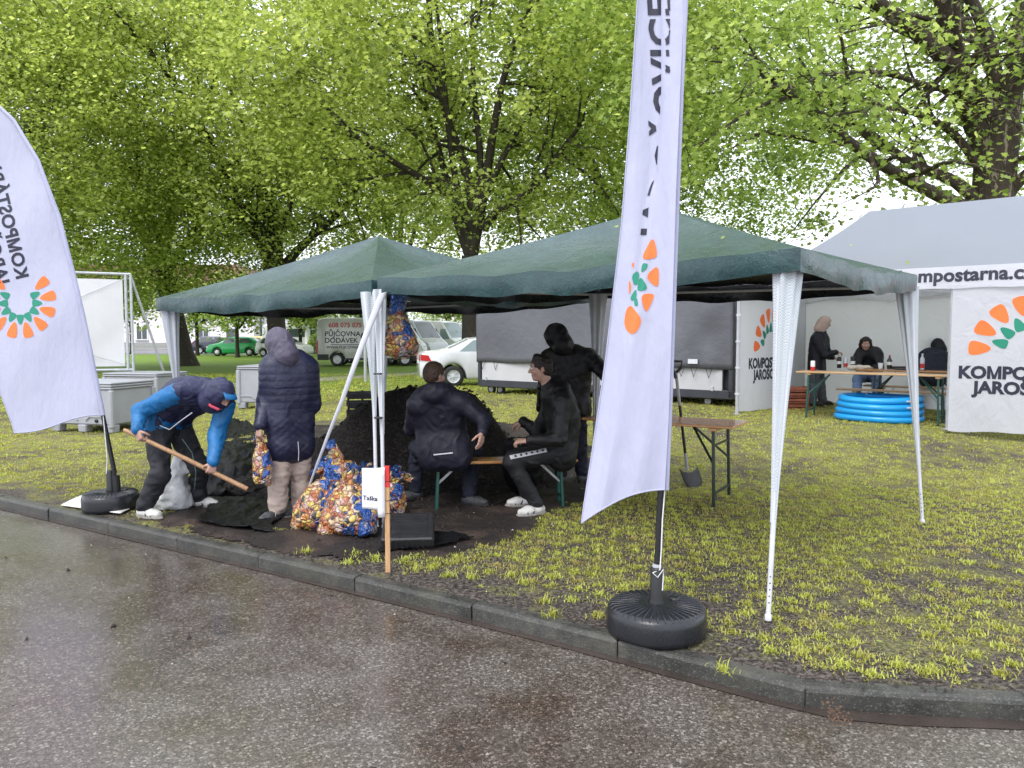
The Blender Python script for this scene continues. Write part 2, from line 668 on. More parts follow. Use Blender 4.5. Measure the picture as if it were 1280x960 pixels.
# ---- lawn sheet
def lawn_mat():
    t = NT('lawn_ground').world()
    xyz = t.sep()
    vec = t.mapping((1, 1, 0))
    n1 = t.noise(0.55, 5, 0.62, vec)
    n2 = t.noise(3.2, 5, 0.7, vec)
    n3 = t.noise(34, 6, 0.8, vec)
    soil = t.ramp(n3, [(0.43, (0.022, 0.018, 0.015)), (0.5, (0.068, 0.056, 0.048)), (0.57, (0.17, 0.142, 0.12))])
    straw = t.ramp(n3, [(0.43, (0.05, 0.042, 0.022)), (0.57, (0.27, 0.225, 0.12))])
    grass = t.ramp(t.noise(46, 6, 0.85, vec), [(0.43, (0.045, 0.047, 0.014)), (0.5, (0.20, 0.205, 0.05)), (0.57, (0.42, 0.42, 0.12))])
    fresh = t.ramp(t.noise(9, 5, 0.75, vec), [(0.25, (0.10, 0.17, 0.02)), (0.75, (0.2, 0.30, 0.04))])
    far = t.ramp(t.math('ADD', xyz[1], t.math('MULTIPLY', n1, 6.0)), [(0.0, 0.0), (1.0, 1.0)])
    mr = t.n('MapRange'); mr.inputs[1].default_value = 19; mr.inputs[2].default_value = 30
    t.l(t.math('ADD', xyz[1], t.math('MULTIPLY', n1, 6.0)), mr.inputs[0])
    m2 = t.n('MapRange'); m2.inputs[1].default_value = 5.5; m2.inputs[2].default_value = 10.5
    t.l(xyz[1], m2.inputs[0])
    cov = t.math('ADD', t.math('MULTIPLY', n1, 0.7), t.math('MULTIPLY', n2, 0.5))
    cov = t.math('ADD', cov, t.math('MULTIPLY', m2.outputs[0], 0.16))
    cover = t.ramp(cov, [(0.60, 0.0), (0.80, 1.0)])
    base = t.mix(soil, t.mix(straw, grass, t.ramp(n2, [(0.36, 0.0), (0.56, 1.0)])), cover)
    c = t.mix(base, fresh, mr.outputs[0])
    t.set(color=c, rough=0.85, spec=0.25, normal=t.bump(n3, 0.7, 0.03))
    return t.m
xs = np.unique(np.concatenate([np.linspace(-300, -30, 10), np.linspace(-30, -6, 28), np.linspace(-6, 9, 76), np.linspace(9, 30, 24), np.linspace(30, 300, 10)]))
ts = np.concatenate([np.linspace(0, 3, 22), np.linspace(3.2, 20, 50), np.geomspace(21, 900, 26)])
XX, TT = np.meshgrid(xs, ts)
YY = kerb_y(XX) + 0.098 + TT
bumpy = 0.014 * fbm(np.stack([XX * 1.6, YY * 1.6, 0 * XX], -1), 3) * sst(0.05, 0.5, TT) * (1 - sst(12, 25, YY))
ZZ = terrain(XX, YY) + bumpy - 0.008 * (1 - sst(0.0, 0.4, TT))
V = np.stack([XX, YY, ZZ], -1).reshape(-1, 3)
n_, m_ = XX.shape
I = np.arange(n_ * m_).reshape(n_, m_)
F = np.stack([I[:-1, :-1], I[:-1, 1:], I[1:, 1:], I[1:, :-1]], -1).reshape(-1, 4)
lawn = tag(np_mesh('lawn', V, F, lawn_mat(), None, True), kind='structure')

# ---- wet road
def road_mat():
    t = NT('wet_asphalt').world()
    vec = t.mapping((1, 1, 0))
    v1 = t.voro(88, vec)
    v2 = t.voro(190, vec)
    g = t.sep(v1)[0]
    g2 = t.sep(v2)[1]
    stone = t.ramp(g, [(0.0, (0.026, 0.021, 0.018)), (0.4, (0.070, 0.058, 0.050)), (0.7, (0.14, 0.120, 0.105)), (0.88, (0.235, 0.208, 0.186)), (1.0, (0.42, 0.385, 0.35))])
    fine = t.ramp(g2, [(0.0, (0.028, 0.023, 0.019)), (0.6, (0.10, 0.085, 0.07)), (1.0, (0.26, 0.23, 0.19))])
    c = t.mix(stone, fine, 0.42)
    edge = t.voro(88, vec, 'DISTANCE_TO_EDGE', 'Distance')
    c = t.mix((0.045, 0.038, 0.032), c, t.ramp(edge, [(0.0, 0.3), (0.1, 1.0)]))
    big = t.noise(0.55, 4, 0.6, vec)
    mid = t.noise(2.2, 5, 0.65, vec)
    wet = t.math('ADD', t.math('MULTIPLY', big, 0.62), t.math('MULTIPLY', mid, 0.42))
    wetm = t.ramp(wet, [(0.42, 0.0), (0.62, 1.0)])
    c = t.mix(c, (0.5, 0.44, 0.4), 1.0, 'MULTIPLY') if False else t.mix(c, t.mix(c, (0.66, 0.56, 0.5), 1.0, 'MULTIPLY'), wetm)
    oil = t.ramp(t.noise(6, 6, 0.75, vec), [(0.66, 0.0), (0.76, 0.75)])
    c = t.mix(c, (0.016, 0.014, 0.013), oil)
    rough = t.mix((0.38, 0.38, 0.38), (0.24, 0.24, 0.24), wetm)
    b = t.bump(edge, 0.28, 0.003)
    t.set(color=c, rough=rough, spec=0.55, coat=t.math('ADD', t.math('MULTIPLY', wetm, .45), .22), normal=t.bump(mid, 0.08, 0.05, b))
    t.p.inputs['Coat Roughness'].default_value = .20
    return t.m
mb = MB()
mb.grid(lambda u, v: (-90 + 180 * u, -40 + 100 * v, -0.1), 40, 24)
road = tag(mb.build('road', road_mat()), kind='structure')

def strip(offs0, offs1, x0, x1, z, n=140):
    vs = []
    for i in range(n + 1):
        x = x0 + (x1 - x0) * i / n
        y = float(kerb_y(x))
        vs.append((x, y + offs0, z)); vs.append((x, y + offs1, z))
    return vs, [(2 * i, 2 * i + 2, 2 * i + 3, 2 * i + 1) for i in range(n)]
gut = mat('wet_gutter', (0.05, 0.038, 0.032), 0.16, 0.3, 5, 0.25, 120, 0.004, spec=0.6)
mb = MB(); mb.add(*strip(-0.075, 0.02, -30, 9, -0.0955))
tag(mb.build('gutter', gut), kind='structure')
wat = NT('puddle_water').world()
wat.set(color=(0.022, 0.017, 0.015), rough=0.16, spec=0.35, normal=wat.bump(wat.noise(9, 2), 0.06, 0.02))
def blob_poly(px, z, jag=0.05, n=6):
    pts = [G(a, b, z) for a, b in px]
    out = []
    for i in range(len(pts)):
        a, b = pts[i], pts[(i + 1) % len(pts)]
        for k in range(n):
            p = a.lerp(b, k / n)
            q = fbm(np.array([p.x * 6, p.y * 6, 2.0]), 2)
            out.append((p.x + jag * q, p.y + jag * q * .7, z))
    return out
def flat_poly(name, pts, m, kind='structure'):
    mb = MB()
    mb.add(pts, [tuple(range(len(pts)))])
    o = mb.build(name, m)
    tag(o, kind=kind)
    return o

# ---- kerb: one stone after another
kerb = tag(bpy.data.objects.new('kerb', None), kind='structure'); COL.objects.link(kerb)
def kerb_mat(name, k):
    t = NT(name).world()
    n = t.noise(5, 5, .7)
    sp = t.sep(t.voro(150))[0]
    c = t.ramp(n, [(.3, (.02 * k, .02 * k, .017 * k)), (.5, (.045 * k, .044 * k, .038 * k)), (.7, (.085 * k, .083 * k, .073 * k))])
    c = t.mix(c, (.30, .29, .26), t.ramp(sp, [(.80, 0), (.97, .22)]))
    g = t.n('NewGeometry')
    nz = t.sep(g.outputs['Normal'])[2]
    c = t.mix(c, (.06, .058, .038), t.math('MULTIPLY', t.ramp(t.noise(2.5, 4, .7), [(.5, 0), (.68, .8)]), .7))
    t.set(color=c, rough=t.ramp(n, [(.3, .3), (.7, .55)]), spec=.5, normal=t.bump(t.noise(160, 3, .7), .6, .004, t.bump(n, .3, .02)))
    return t.m
km = kerb_mat('kerb_concrete', 1.0); km2 = kerb_mat('kerb_concrete_dark', .85)
def kerb_pts(step, x0, x1):
    out = []
    xx = np.linspace(x0, x1, 6000)
    yy = kerb_y(xx)
    s = np.concatenate([[0], np.cumsum(np.hypot(np.diff(xx), np.diff(yy)))])
    for d in np.arange(0, s[-1], step):
        i = np.searchsorted(s, d)
        i = min(i, len(xx) - 1)
        out.append(Vector((xx[i], yy[i], 0)))
    return out
# joints of the photograph: the run is laid so that one falls at px (577, 757)
J0 = G(577, 757)
L = kerb_pts(0.985, J0.x - 17.73 * 0.846 - 0.0, 9.0)
sect = [(0, -0.16), (0, -0.022), (0.006, -0.006), (0.022, 0.0), (0.088, 0.002), (0.09, -0.02), (0.09, -0.16)]
for i in range(len(L) - 1):
    a, b = L[i], L[i + 1]
    d = (b - a).normalized()
    nrm = Vector((-d.y, d.x, 0))
    a2, b2 = a + d * 0.0035, b - d * 0.0035
    dz = rnd.uniform(-0.006, 0.004)
    if 1.4 < a.x < 1.75: dz -= 0.02
    dj = rnd.uniform(-0.006, 0.006)
    vs = []
    for (e, s_) in ((a2, 1), (a2 + d * 0.01, 1), (b2 - d * 0.01, 1), (b2, 1)):
        for k, (q, z) in enumerate(sect):
            inset = 0.006 if (e is a2 or e is b2) else 0
            vs.append(e + nrm * (q + dj + (inset if k < 2 else 0)) + Vector((0, 0, z + dz - (inset if 1 < k < 5 else 0))))
    m = len(sect)
    fs = [tuple(range(m - 1, -1, -1)), tuple(range(3 * m, 4 * m))]
    for r in range(3):
        for k in range(m):
            j = (k + 1) % m
            fs.append((r * m + k, r * m + j, (r + 1) * m + j, (r + 1) * m + k))
    mb = MB(); mb.add(vs, fs)
    mb.build('kerb_stone', km2 if a.x > 1.2 else km, kerb)

# ---- dark soil patch of the work place, black sheets and wear
soil_m = NT('wet_soil').world()
_v = soil_m.mapping((1, 1, 1))
_n = soil_m.noise(45, 5, 0.75, _v)
_b = soil_m.noise(2.2, 4, 0.6, _v)
_c = soil_m.mix(soil_m.ramp(_n, [(0.3, (0.010, 0.008, 0.007)), (0.6, (0.028, 0.021, 0.018)), (0.85, (0.075, 0.055, 0.045))]),
                soil_m.ramp(_n, [(0.3, (0.03, 0.02, 0.016)), (0.75, (0.11, 0.075, 0.06))]), soil_m.ramp(_b, [(0.47, 0.0), (0.62, 1.0)]))
soil_m.set(color=_c, rough=0.6, spec=0.35, normal=soil_m.bump(_n, 0.9, 0.03))
soil_m = soil_m.m
sx, sy = np.meshgrid(np.linspace(-4.2, 2.4, 150), np.linspace(4.6, 12.5, 170))
jx = sx + 0.16 * fbm(np.stack([sx * 2.2, sy * 2.2, 0 * sx], -1), 3)
jy = sy + 0.16 * fbm(np.stack([sx * 2.2, sy * 2.2, 9 + 0 * sx], -1), 3)
ins = inside(SOIL, jx, jy) & (kerb_dist(sx, sy) > 0.17)
fb = 0.014 * fbm(np.stack([sx * 1.6, sy * 1.6, 0 * sx], -1), 3)
sz = terrain(sx, sy) + fb + 0.012 + 0.022 * (fbm(np.stack([sx * 6, sy * 6, 0 * sx], -1), 3))
cv = ins.astype(float)
for _ in range(7):
    cv[1:-1, 1:-1] = (cv[1:-1, 1:-1] * 2 + cv[:-2, 1:-1] + cv[2:, 1:-1] + cv[1:-1, :-2] + cv[1:-1, 2:]) / 6
ed = sst(.5, 1.0, cv)
gz_ = terrain(sx, sy) + fb
sz = gz_ + 0.004 + np.maximum(sz - gz_ - .002, .003) * ed - 0.008 * (1 - sst(0.0, 0.4, kerb_dist(sx, sy) / .85 - .1))
I = np.arange(sx.size).reshape(sx.shape)
F = np.stack([I[:-1, :-1], I[:-1, 1:], I[1:, 1:], I[1:, :-1]], -1)
ok = ins[:-1, :-1] | ins[1:, 1:]
tag(np_mesh('soil_ground', np.stack([sx, sy, sz], -1).reshape(-1, 3), F[ok], soil_m, None, True), kind='structure')

# ---- far path, far street
fm = mat('path_paving', (0.25, 0.25, 0.25), 0.5, 0.2, 2)
fe = mat('path_edge', (0.06, 0.06, 0.055), 0.6)
pa = [(-9.5, 24.5), (-6.7, 28.2), (-4.3, 31.2), (1.5, 36.5), (12, 42), (40, 52)]
mb, me_ = MB(), MB()
vs, es = [], []
for i, (x, y) in enumerate(pa):
    z = float(terrain(x, y)) + 0.012
    a, b = pa[max(i - 1, 0)], pa[min(i + 1, len(pa) - 1)]
    d = Vector((b[0] - a[0], b[1] - a[1], 0)).normalized()
    nn = Vector((-d.y, d.x, 0))
    vs += [Vector((x, y, z)) - nn * 0.85, Vector((x, y, z)) + nn * 0.85]
    es += [Vector((x, y, z + 0.03)) + nn * 0.85, Vector((x, y, z + 0.03)) + nn * 1.05]
fq = [(2 * i, 2 * i + 2, 2 * i + 3, 2 * i + 1) for i in range(len(pa) - 1)]
mb.add(vs, fq); me_.add(es, fq)
tag(mb.build('path', fm), kind='structure')
tag(me_.build('path_edging', fe), kind='structure')
mb = MB(); mb.box((0, 74, -0.02), (260, 20, 0.06))
tag(mb.build('street', mat('street_asphalt', (0.16, 0.16, 0.165), 0.5, 0.15, 0.5)), kind='structure')
mb = MB(); mb.box((0, 85.6, -0.02), (260, 3.2, 0.2))
tag(mb.build('pavement', mat('pavement_slabs', (0.3, 0.29, 0.28), 0.6, 0.15, 1)), kind='structure')

# ================================================================== GRASS
def leaf_mat(name, lo, mid_, hi, trans=0.45, rough=0.45, tmul=(1.3, 1.5, 0.6)):
    t = NT(name)
    a = t.n('Attribute'); a.attribute_name = 'tint'
    c = t.ramp(a.outputs['Fac'], [(0.0, lo), (0.5, mid_), (1.0, hi)])
    t.set(color=c, rough=rough, spec=0.4)
    tr = t.n('BsdfTranslucent')
    t.l(t.mix(c, tmul, 1.0, 'MULTIPLY'), tr.inputs['Color'])
    mx = t.n('MixShader')
    mx.inputs[0].default_value = trans
    t.l(t.p.outputs[0], mx.inputs[1]); t.l(tr.outputs[0], mx.inputs[2])
    t.l(mx.outputs[0], t.out.inputs['Surface'])
    return t.m
grass_m = leaf_mat('grass_blade', (0.42, 0.33, 0.15), (0.40, 0.41, 0.075), (0.52, 0.56, 0.12), 0.32, 0.5, (1.25, 1.3, 0.8))

def blades(cx, cy, n, length, spread, segs=2, width=0.004, tint_off=0.0):
    """n blades round every centre"""
    m = len(cx)
    N = m * n
    bx = np.repeat(cx, n); by = np.repeat(cy, n)
    az = rng.uniform(0, 2 * np.pi, N)
    rr = np.abs(rng.normal(0, spread, N))
    a2 = rng.uniform(0, 2 * np.pi, N)
    bx = bx + rr * np.cos(a2); by = by + rr * np.sin(a2)
    bz = terrain(bx, by) - 0.004 + 0.014 * fbm(np.stack([bx * 1.6, by * 1.6, 0 * bx], -1), 3) * sst(0.05, 0.5, kerb_dist(bx, by))
    Ls = length * rng.uniform(0.45, 1.25, N)
    lean = rng.uniform(0.3, 1.4, N)
    dx, dy = np.cos(az), np.sin(az)
    px, py = -dy, dx
    w = width * rng.uniform(0.7, 1.4, N)
    tint = np.clip(np.repeat(rng.normal(0.56 + tint_off, 0.2, m), n) + rng.normal(0, 0.16, N), 0, 1)
    B = np.stack([bx, by, bz], -1)
    D = np.stack([dx, dy, 0 * dx], -1); Pp = np.stack([px, py, 0 * dx], -1) * w[:, None]
    up = np.array([0, 0, 1.0])
    tip = B + D * (Ls * np.sin(lean))[:, None] + up * (Ls * np.cos(lean))[:, None]
    if segs == 1:
        V = np.stack([B - Pp, B + Pp, tip], 1).reshape(-1, 3)
        F = np.arange(N * 3).reshape(-1, 3)
        return V, F, np.repeat(tint, 3)
    mid_ = B + D * (Ls * 0.55 * np.sin(lean * 0.5))[:, None] + up * (Ls * 0.55 * np.cos(lean * 0.5))[:, None]
    V = np.stack([B - Pp, B + Pp, mid_ - Pp * 0.8, mid_ + Pp * 0.8, tip], 1).reshape(-1, 3)
    o = np.arange(N)[:, None] * 5
    F = np.concatenate([o + np.array([[0, 1, 3]]), o + np.array([[0, 3, 2]]), o + np.array([[2, 3, 4]])], 0)
    return V, F, np.repeat(tint, 5)

def tuft_grid(x0, x1, y0, y1, sp, jit=0.22):
    """tufts stand in the cells of buried grass pavers, in rows along the kerb"""
    th = math.atan2(-0.53, 0.845)
    c, s_ = math.cos(th), math.sin(th)
    r = max(x1 - x0, y1 - y0) * 1.2
    g = np.arange(-r, r, sp)
    U, Vv = np.meshgrid(g, g)
    U = U + (np.round(Vv / sp) % 2) * sp * 0.5
    cx, cy = (x0 + x1) / 2, (y0 + y1) / 2
    X = cx + U * c - Vv * s_ + rng.normal(0, sp * jit * 0.4, U.shape)
    Y = cy + U * s_ + Vv * c + rng.normal(0, sp * jit * 0.4, U.shape)
    m = (X > x0) & (X < x1) & (Y > y0) & (Y < y1)
    return X[m], Y[m]
def keep(x, y, dens, kmin=0.14, px_margin=80):
    kd = kerb_dist(x, y)
    nz = 0.5 + 0.42 * fbm(np.stack([x * 0.6, y * 0.6, 3 + 0 * x], -1), 3)
    edge = sst(kmin, 0.34 + 0.5 * sst(1.4, 0.5, x), kd + 0.16 * fbm(np.stack([x * 1.7, y * 1.7, 0 * x], -1), 2))
    jx2 = x + 0.16 * fbm(np.stack([x * 2.2, y * 2.2, 0 * x], -1), 3)
    jy2 = y + 0.16 * fbm(np.stack([x * 2.2, y * 2.2, 9 + 0 * x], -1), 3)
    pr = dens * np.clip(0.56 + nz * 0.9, 0, 1) * edge
    u = CX + FPX * x / np.maximum(y, .1)
    return (rng.uniform(0, 1, x.shape) < pr) & ~inside(SOIL, jx2, jy2) & (kd > kmin) & (u > -px_margin * 3) & (u < 1280 + px_margin * 3)
parts = []
x, y = tuft_grid(-7, 7, 3.2, 8.2, 0.165)
k = keep(x, y, 1.0); parts.append(blades(x[k], y[k], 84, 0.034, 0.046, 2, 0.0034))
x, y = tuft_grid(-7, 7, 3.2, 9.0, 0.07, 1.2)
k = keep(x, y, 0.92) & (fbm(np.stack([x * 2.6, y * 2.6, 4 + 0 * x], -1), 3) > -.42); parts.append(blades(x[k], y[k], 26, 0.021, 0.036, 1, 0.0036, -0.04))
x, y = tuft_grid(-13, 12, 8.2, 17, 0.165, 0.5)
k = keep(x, y, 0.95); parts.append(blades(x[k], y[k], 34, 0.036, 0.05, 1, 0.0065, 0.0))
x, y = tuft_grid(-22, 20, 17, 32, 0.26, 1.0)
k = keep(x, y, 0.9); parts.append(blades(x[k], y[k], 14, 0.07, 0.1, 1, 0.014, 0.05))
offs = 0
VV, FF, TT2 = [], [], []
for (v_, f_, t_) in parts:
    VV.append(v_); FF.append(f_ + offs); TT2.append(t_); offs += len(v_)
tag(np_mesh('grass', np.concatenate(VV), np.concatenate(FF), grass_m, None, False, np.concatenate(TT2)), kind='stuff')
# sparse weeds in the soil along the kerb
wx, wy = [], []
for (a, b) in [(350, 668), (383, 690), (445, 695), (470, 700), (505, 702), (520, 712), (545, 708), (560, 720), (575, 700), (590, 722), (690, 770), (680, 752), (905, 838), (655, 730), (640, 720)]:
    p = G(a, b); wx.append(p.x); wy.append(p.y)
v_, f_, t_ = blades(np.array(wx), np.array(wy), 46, 0.055, 0.035, 2, 0.0035, 0.1)
tag(np_mesh('weeds', v_, f_, grass_m, None, False, t_), kind='stuff')
# crumbs of soil, bark chips and pale grit scattered at the work place and along the kerb
cm = mat('soil_crumb', (0.03, 0.022, 0.018), 0.8, 0.4, 3)
def scatter_crumbs(n, fn, size, m, name, zoff=0.0):
    pts = np.array([fn() for _ in range(n)])
    s = size * rng.uniform(0.4, 1.6, n)
    base = np.array([[1, 0, 0], [-.6, .8, 0], [-.5, -.9, 0], [.1, .1, .8]])
    V = pts[:, None, :] + (base[None] + rng.normal(0, .25, (n, 4, 3))) * s[:, None, None]
    o = np.arange(n)[:, None] * 4
    F = np.concatenate([o + np.array([[0, 1, 3]]), o + np.array([[1, 2, 3]]), o + np.array([[2, 0, 3]])])
    return tag(np_mesh(name, V.reshape(-1, 3), F, m), kind='stuff')
def near_soil():
    while True:
        x, y = rnd.uniform(-4, 2), rnd.uniform(4.7, 10)
        if inside(SOIL, x + rnd.gauss(0, .2), y + rnd.gauss(0, .2)) and kerb_dist(x, y) > .14:
            return (x, y, float(terrain(x, y)) + 0.02)
scatter_crumbs(2600, near_soil, 0.011, cm, 'soil_crumbs')
scatter_crumbs(90, near_soil, 0.010, mat('pale_grit', (0.4, 0.37, 0.33), 0.7), 'grit')
def on_kerb():
    x = rnd.uniform(-4, 2.2)
    return (x, float(kerb_y(x)) + abs(rnd.gauss(0.2, 0.12)) + 0.05, 0.004)
scatter_crumbs(900, on_kerb, 0.008, cm, 'soil_crumbs')
def on_road():
    while True:
        x, y = rnd.uniform(-6, 3), rnd.uniform(2.4, 8)
        if kerb_dist(x, y) < -0.05: return (x, y, -0.099)
scatter_crumbs(26, on_road, 0.016, mat('dark_litter', (0.02, 0.016, 0.012), .7, .3), 'road_litter')
scatter_crumbs(160, on_road, 0.006, mat('road_grit', (0.3, 0.27, 0.23), 0.6), 'road_grit')
def in_gap():
    g = rnd.choice([(1040, 886), (1046, 893), (1036, 880), (1052, 898)])
    p = G(g[0] + rnd.gauss(0, 7), g[1] + rnd.gauss(0, 5))
    return (p.x, p.y, p.z + rnd.uniform(-.03, .012))
scatter_crumbs(90, in_gap, 0.006, mat('dead_straw', (0.10, 0.055, 0.03), 0.8, 0.4, 20), 'dead_straw')

# ================================================================== TREES
def bark_mat(name, dark, pale, amt):
    t = NT(name).world()
    v = t.mapping((1, 1, 0.45))
    n = t.noise(5.5, 5, 0.6, v, 0.6)
    d = t.ramp(t.noise(24, 5, 0.7, v), [(0.3, [c * 0.5 for c in dark]), (0.7, [c * 1.5 for c in dark])])
    m = t.ramp(n, [(0.60 - amt, 0.0), (0.63 - amt, 1.0)])
    c = t.mix(d, t.mix(pale, [c * 0.55 for c in pale], t.noise(11, 3)), m)
    t.set(color=c, rough=0.75, spec=0.3, normal=t.bump(n, 0.5, 0.05, t.bump(t.noise(40, 4, .7, v), 0.6, 0.02)))
    return t.m
bark1 = bark_mat('plane_bark', (0.055, 0.042, 0.03), (0.32, 0.27, 0.19), 0.02)
bark2 = bark_mat('dark_bark', (0.04, 0.033, 0.026), (0.12, 0.11, 0.07), -0.02)
leaf_a = leaf_mat('plane_leaf', (0.11, 0.15, 0.04), (0.33, 0.40, 0.10), (0.62, 0.68, 0.28), 0.55, 0.4, (1.5, 1.5, 1.0))
leaf_b = leaf_mat('plane_leaf_green', (0.10, 0.15, 0.04), (0.29, 0.385, 0.10), (0.56, 0.64, 0.26), 0.55, 0.4, (1.5, 1.5, 1.0))
LOBE = np.array([(0, 0), (.2, -.06), (.52, .18), (.3, .34), (.5, .66), (.2, .62), (0, 1.0), (-.2, .62), (-.5, .66), (-.3, .34), (-.52, .18), (-.2, -.06)])
KITE = np.array([(0, 0), (.42, .4), (0, 1.0), (-.42, .4)])
def leaf_mesh(name, C, size, m, parent, lobed, tint):
    n = len(C)
    nrm = rng.normal(0, 0.62, (n, 3)); nrm[:, 2] = np.abs(nrm[:, 2]) + 0.55
    nrm /= np.linalg.norm(nrm, axis=1)[:, None]
    a = rng.normal(0, 1, (n, 3)); a[:, 2] -= 0.35
    u = a - (a * nrm).sum(1)[:, None] * nrm
    u /= np.linalg.norm(u, axis=1)[:, None]
    w = np.cross(nrm, u)
    s = size * rng.uniform(0.6, 1.25, n)
    sh = LOBE if lobed else KITE
    k = len(sh)
    fold = rng.uniform(0.05, 0.35, n)
    V = np.empty((n, k, 3))
    for i, (px, py) in enumerate(sh):
        V[:, i] = C + (w * px + u * py) * s[:, None] + nrm * (np.abs(px) * fold * s - 0.12 * py * py * s)[:, None]
    o = np.arange(n)[:, None] * k
    if lobed:
        # star of triangles round the leaf's rib
        tri = [(0, 1, 3), (1, 2, 3), (0, 3, 5), (3, 4, 5), (0, 5, 6), (0, 6, 7), (0, 7, 9), (7, 8, 9), (0, 9, 11), (9, 10, 11)]
    else:
        tri = [(0, 1, 2), (0, 2, 3)]
    F = np.concatenate([o + np.array([t]) for t in tri])
    ob = np_mesh(name, V.reshape(-1, 3), F, m, parent, False, np.repeat(tint, k))
    ob['kind'] = 'stuff'
    return ob

def wander(a, b, n, amp, sag=0.0):
    a, b = Vector(a), Vector(b)
    L = (b - a).length
    out = []
    ph = Vector((rnd.uniform(-1, 1), rnd.uniform(-1, 1), rnd.uniform(-.5, 1)))
    ph2 = Vector((rnd.uniform(-1, 1), rnd.uniform(-1, 1), rnd.uniform(-1, 1)))
    for i in range(n + 1):
        t = i / n
        p = a.lerp(b, t) + ph * (amp * L * math.sin(math.pi * t)) + ph2 * (amp * L * 0.45 * math.sin(2.3 * math.pi * t)) * (1 - 0.5 * t)
        p.z += sag * L * math.sin(math.pi * t)
        out.append(p)
    return out

def tree(name, label, group, base, r0, fork, crown_c, crown_r, bark, leaf, n_leaf, size, lobed=False, lean=(0, 0), limbs=None, seed=1, n_limb=8, gap=0.0, cls=0.85, zmin=None, shell_bias=0.55, thin=None, subs=2):
    """trunk with limbs, and a crown of leaf clumps carried by them"""
    global rnd, rng
    rnd = random.Random(seed); rng = np.random.default_rng(seed)
    bx, by = base
    bz = float(terrain(bx, by))
    t = thing(name, label, 'tree', (bx, by, bz), 0, group)
    mb = MB()
    top = Vector((lean[0], lean[1], fork))
    tp = [Vector((0, 0, -0.15)), Vector((0, 0, 0.12)), Vector((lean[0] * .12, lean[1] * .12, fork * .15)), Vector((lean[0] * .45, lean[1] * .45, fork * .5)), Vector((lean[0] * .8, lean[1] * .8, fork * .82)), top]
    mb.tube(tp, [r0 * 1.7, r0 * 1.35, r0 * 1.08, r0, r0 * .98, r0 * 1.02], 14, False)
    cc, cr = Vector(crown_c), Vector(crown_r)
    ends, limb_nodes = [], []
    specs = []
    if limbs:
        for (pts, ra, rb) in limbs:
            specs.append(([Vector(p) - Vector((bx, by, bz)) for p in pts], ra, rb))
    for i in range(n_limb):
        az = 2 * math.pi * (i + rnd.uniform(-.3, .3)) / max(1, n_limb)
        el = rnd.choice([0.35, 0.6, 0.95, 1.2]) + rnd.uniform(-.1, .15)
        k = rnd.uniform(0.72, 0.95)
        e = cc + Vector((cr.x * math.cos(az) * math.cos(el) * k, cr.y * math.sin(az) * math.cos(el) * k, cr.z * (math.sin(el) * k * 1.3 - .35)))
        st = top + Vector((0, 0, rnd.uniform(-.25, .1) * fork * .3))
        ra = r0 * rnd.uniform(.38, .62)
        specs.append((wander(st, e, 9, 0.07, 0.05), ra, 0.035))
    for (pts, ra, rb) in specs:
        # densify a drawn limb
        if len(pts) < 8:
            q = []
            for j in range(len(pts) - 1):
                for s_ in range(3):
                    f = s_ / 3
                    p0, p1, p2, p3 = pts[max(j - 1, 0)], pts[j], pts[j + 1], pts[min(j + 2, len(pts) - 1)]
                    q.append(0.5 * ((2 * p1) + (p2 - p0) * f + (2 * p0 - 5 * p1 + 4 * p2 - p3) * f * f + (3 * p1 - p0 - 3 * p2 + p3) * f ** 3))
            q.append(pts[-1]); pts = q
        m = len(pts)
        rad = [ra + (rb - ra) * (j / (m - 1)) ** 0.8 for j in range(m)]
        mb.tube(pts, rad, 9, False)
        for j in range(1, m):
            limb_nodes.append((pts[j], rad[j]))
        for j in range(max(2, m // 3), m):
            for _ in range(subs):
                out = (pts[j] - cc)
                d = Vector((rnd.gauss(0, 1), rnd.gauss(0, 1), rnd.gauss(0.25, .8))) + out.normalized() * 0.5 + (pts[j] - pts[j - 1]).normalized() * .8
                d.normalize()
                ln = rnd.uniform(.18, .38) * cr.x
                e = pts[j] + d * ln
                sp = wander(pts[j], e, 5, 0.09, 0.02)
                rs = min(rad[j] * .6, 0.075)
                mb.tube(sp, [rs * (1 - .8 * q / 5) + .006 for q in range(6)], 5, False)
                ends.append(e)
                for q in (2, 3, 4, 5):
                    dd = Vector((rnd.gauss(0, 1), rnd.gauss(0, 1), rnd.gauss(0.1, .7))).normalized() * rnd.uniform(.7, 1.7)
                    e2 = sp[q] + dd
                    mb.tube(wander(sp[q], e2, 3, .1), [.016, .012, .009, .005], 4, False)
                    ends.append(e2)
    mb.build('trunk', bark, t)
    # leaf clumps: round the twig ends and through the outer crown
    n_sh = int(n_leaf / 45 * shell_bias)
    c = rng.normal(0, 1, (n_sh * 3, 3))
    c /= np.linalg.norm(c, axis=1)[:, None]
    c *= (rng.uniform(0.25, 1, len(c)) ** 0.42)[:, None]
    c = c * np.array(cr) + np.array(cc)
    nz = fbm(c * 0.42 + seed * 3.1, 3)
    c = c[nz > gap - 0.25][:n_sh]
    E = np.array([tuple(e) for e in ends]) if ends else np.zeros((0, 3))
    C = np.concatenate([c, E])
    if zmin is not None:
        C = C[C[:, 2] > zmin + 0.5 * fbm(C * 0.5 + 5, 2)]
    per = max(8, int(n_leaf / max(1, len(C))))
    if thin is not None:
        C = C[rng.uniform(0, 1, len(C)) < thin(C)]
    u = CX + FPX * (C[:, 0] + bx) / np.maximum(C[:, 1] + by, 1)
    vis = (u > -260) & (u < 1540)
    C = C[vis | (rng.uniform(0, 1, len(C)) < 0.3)]
    cl = np.repeat(C, per, 0)
    r = cls * np.repeat(rng.uniform(0.55, 1.3, len(C)), per)
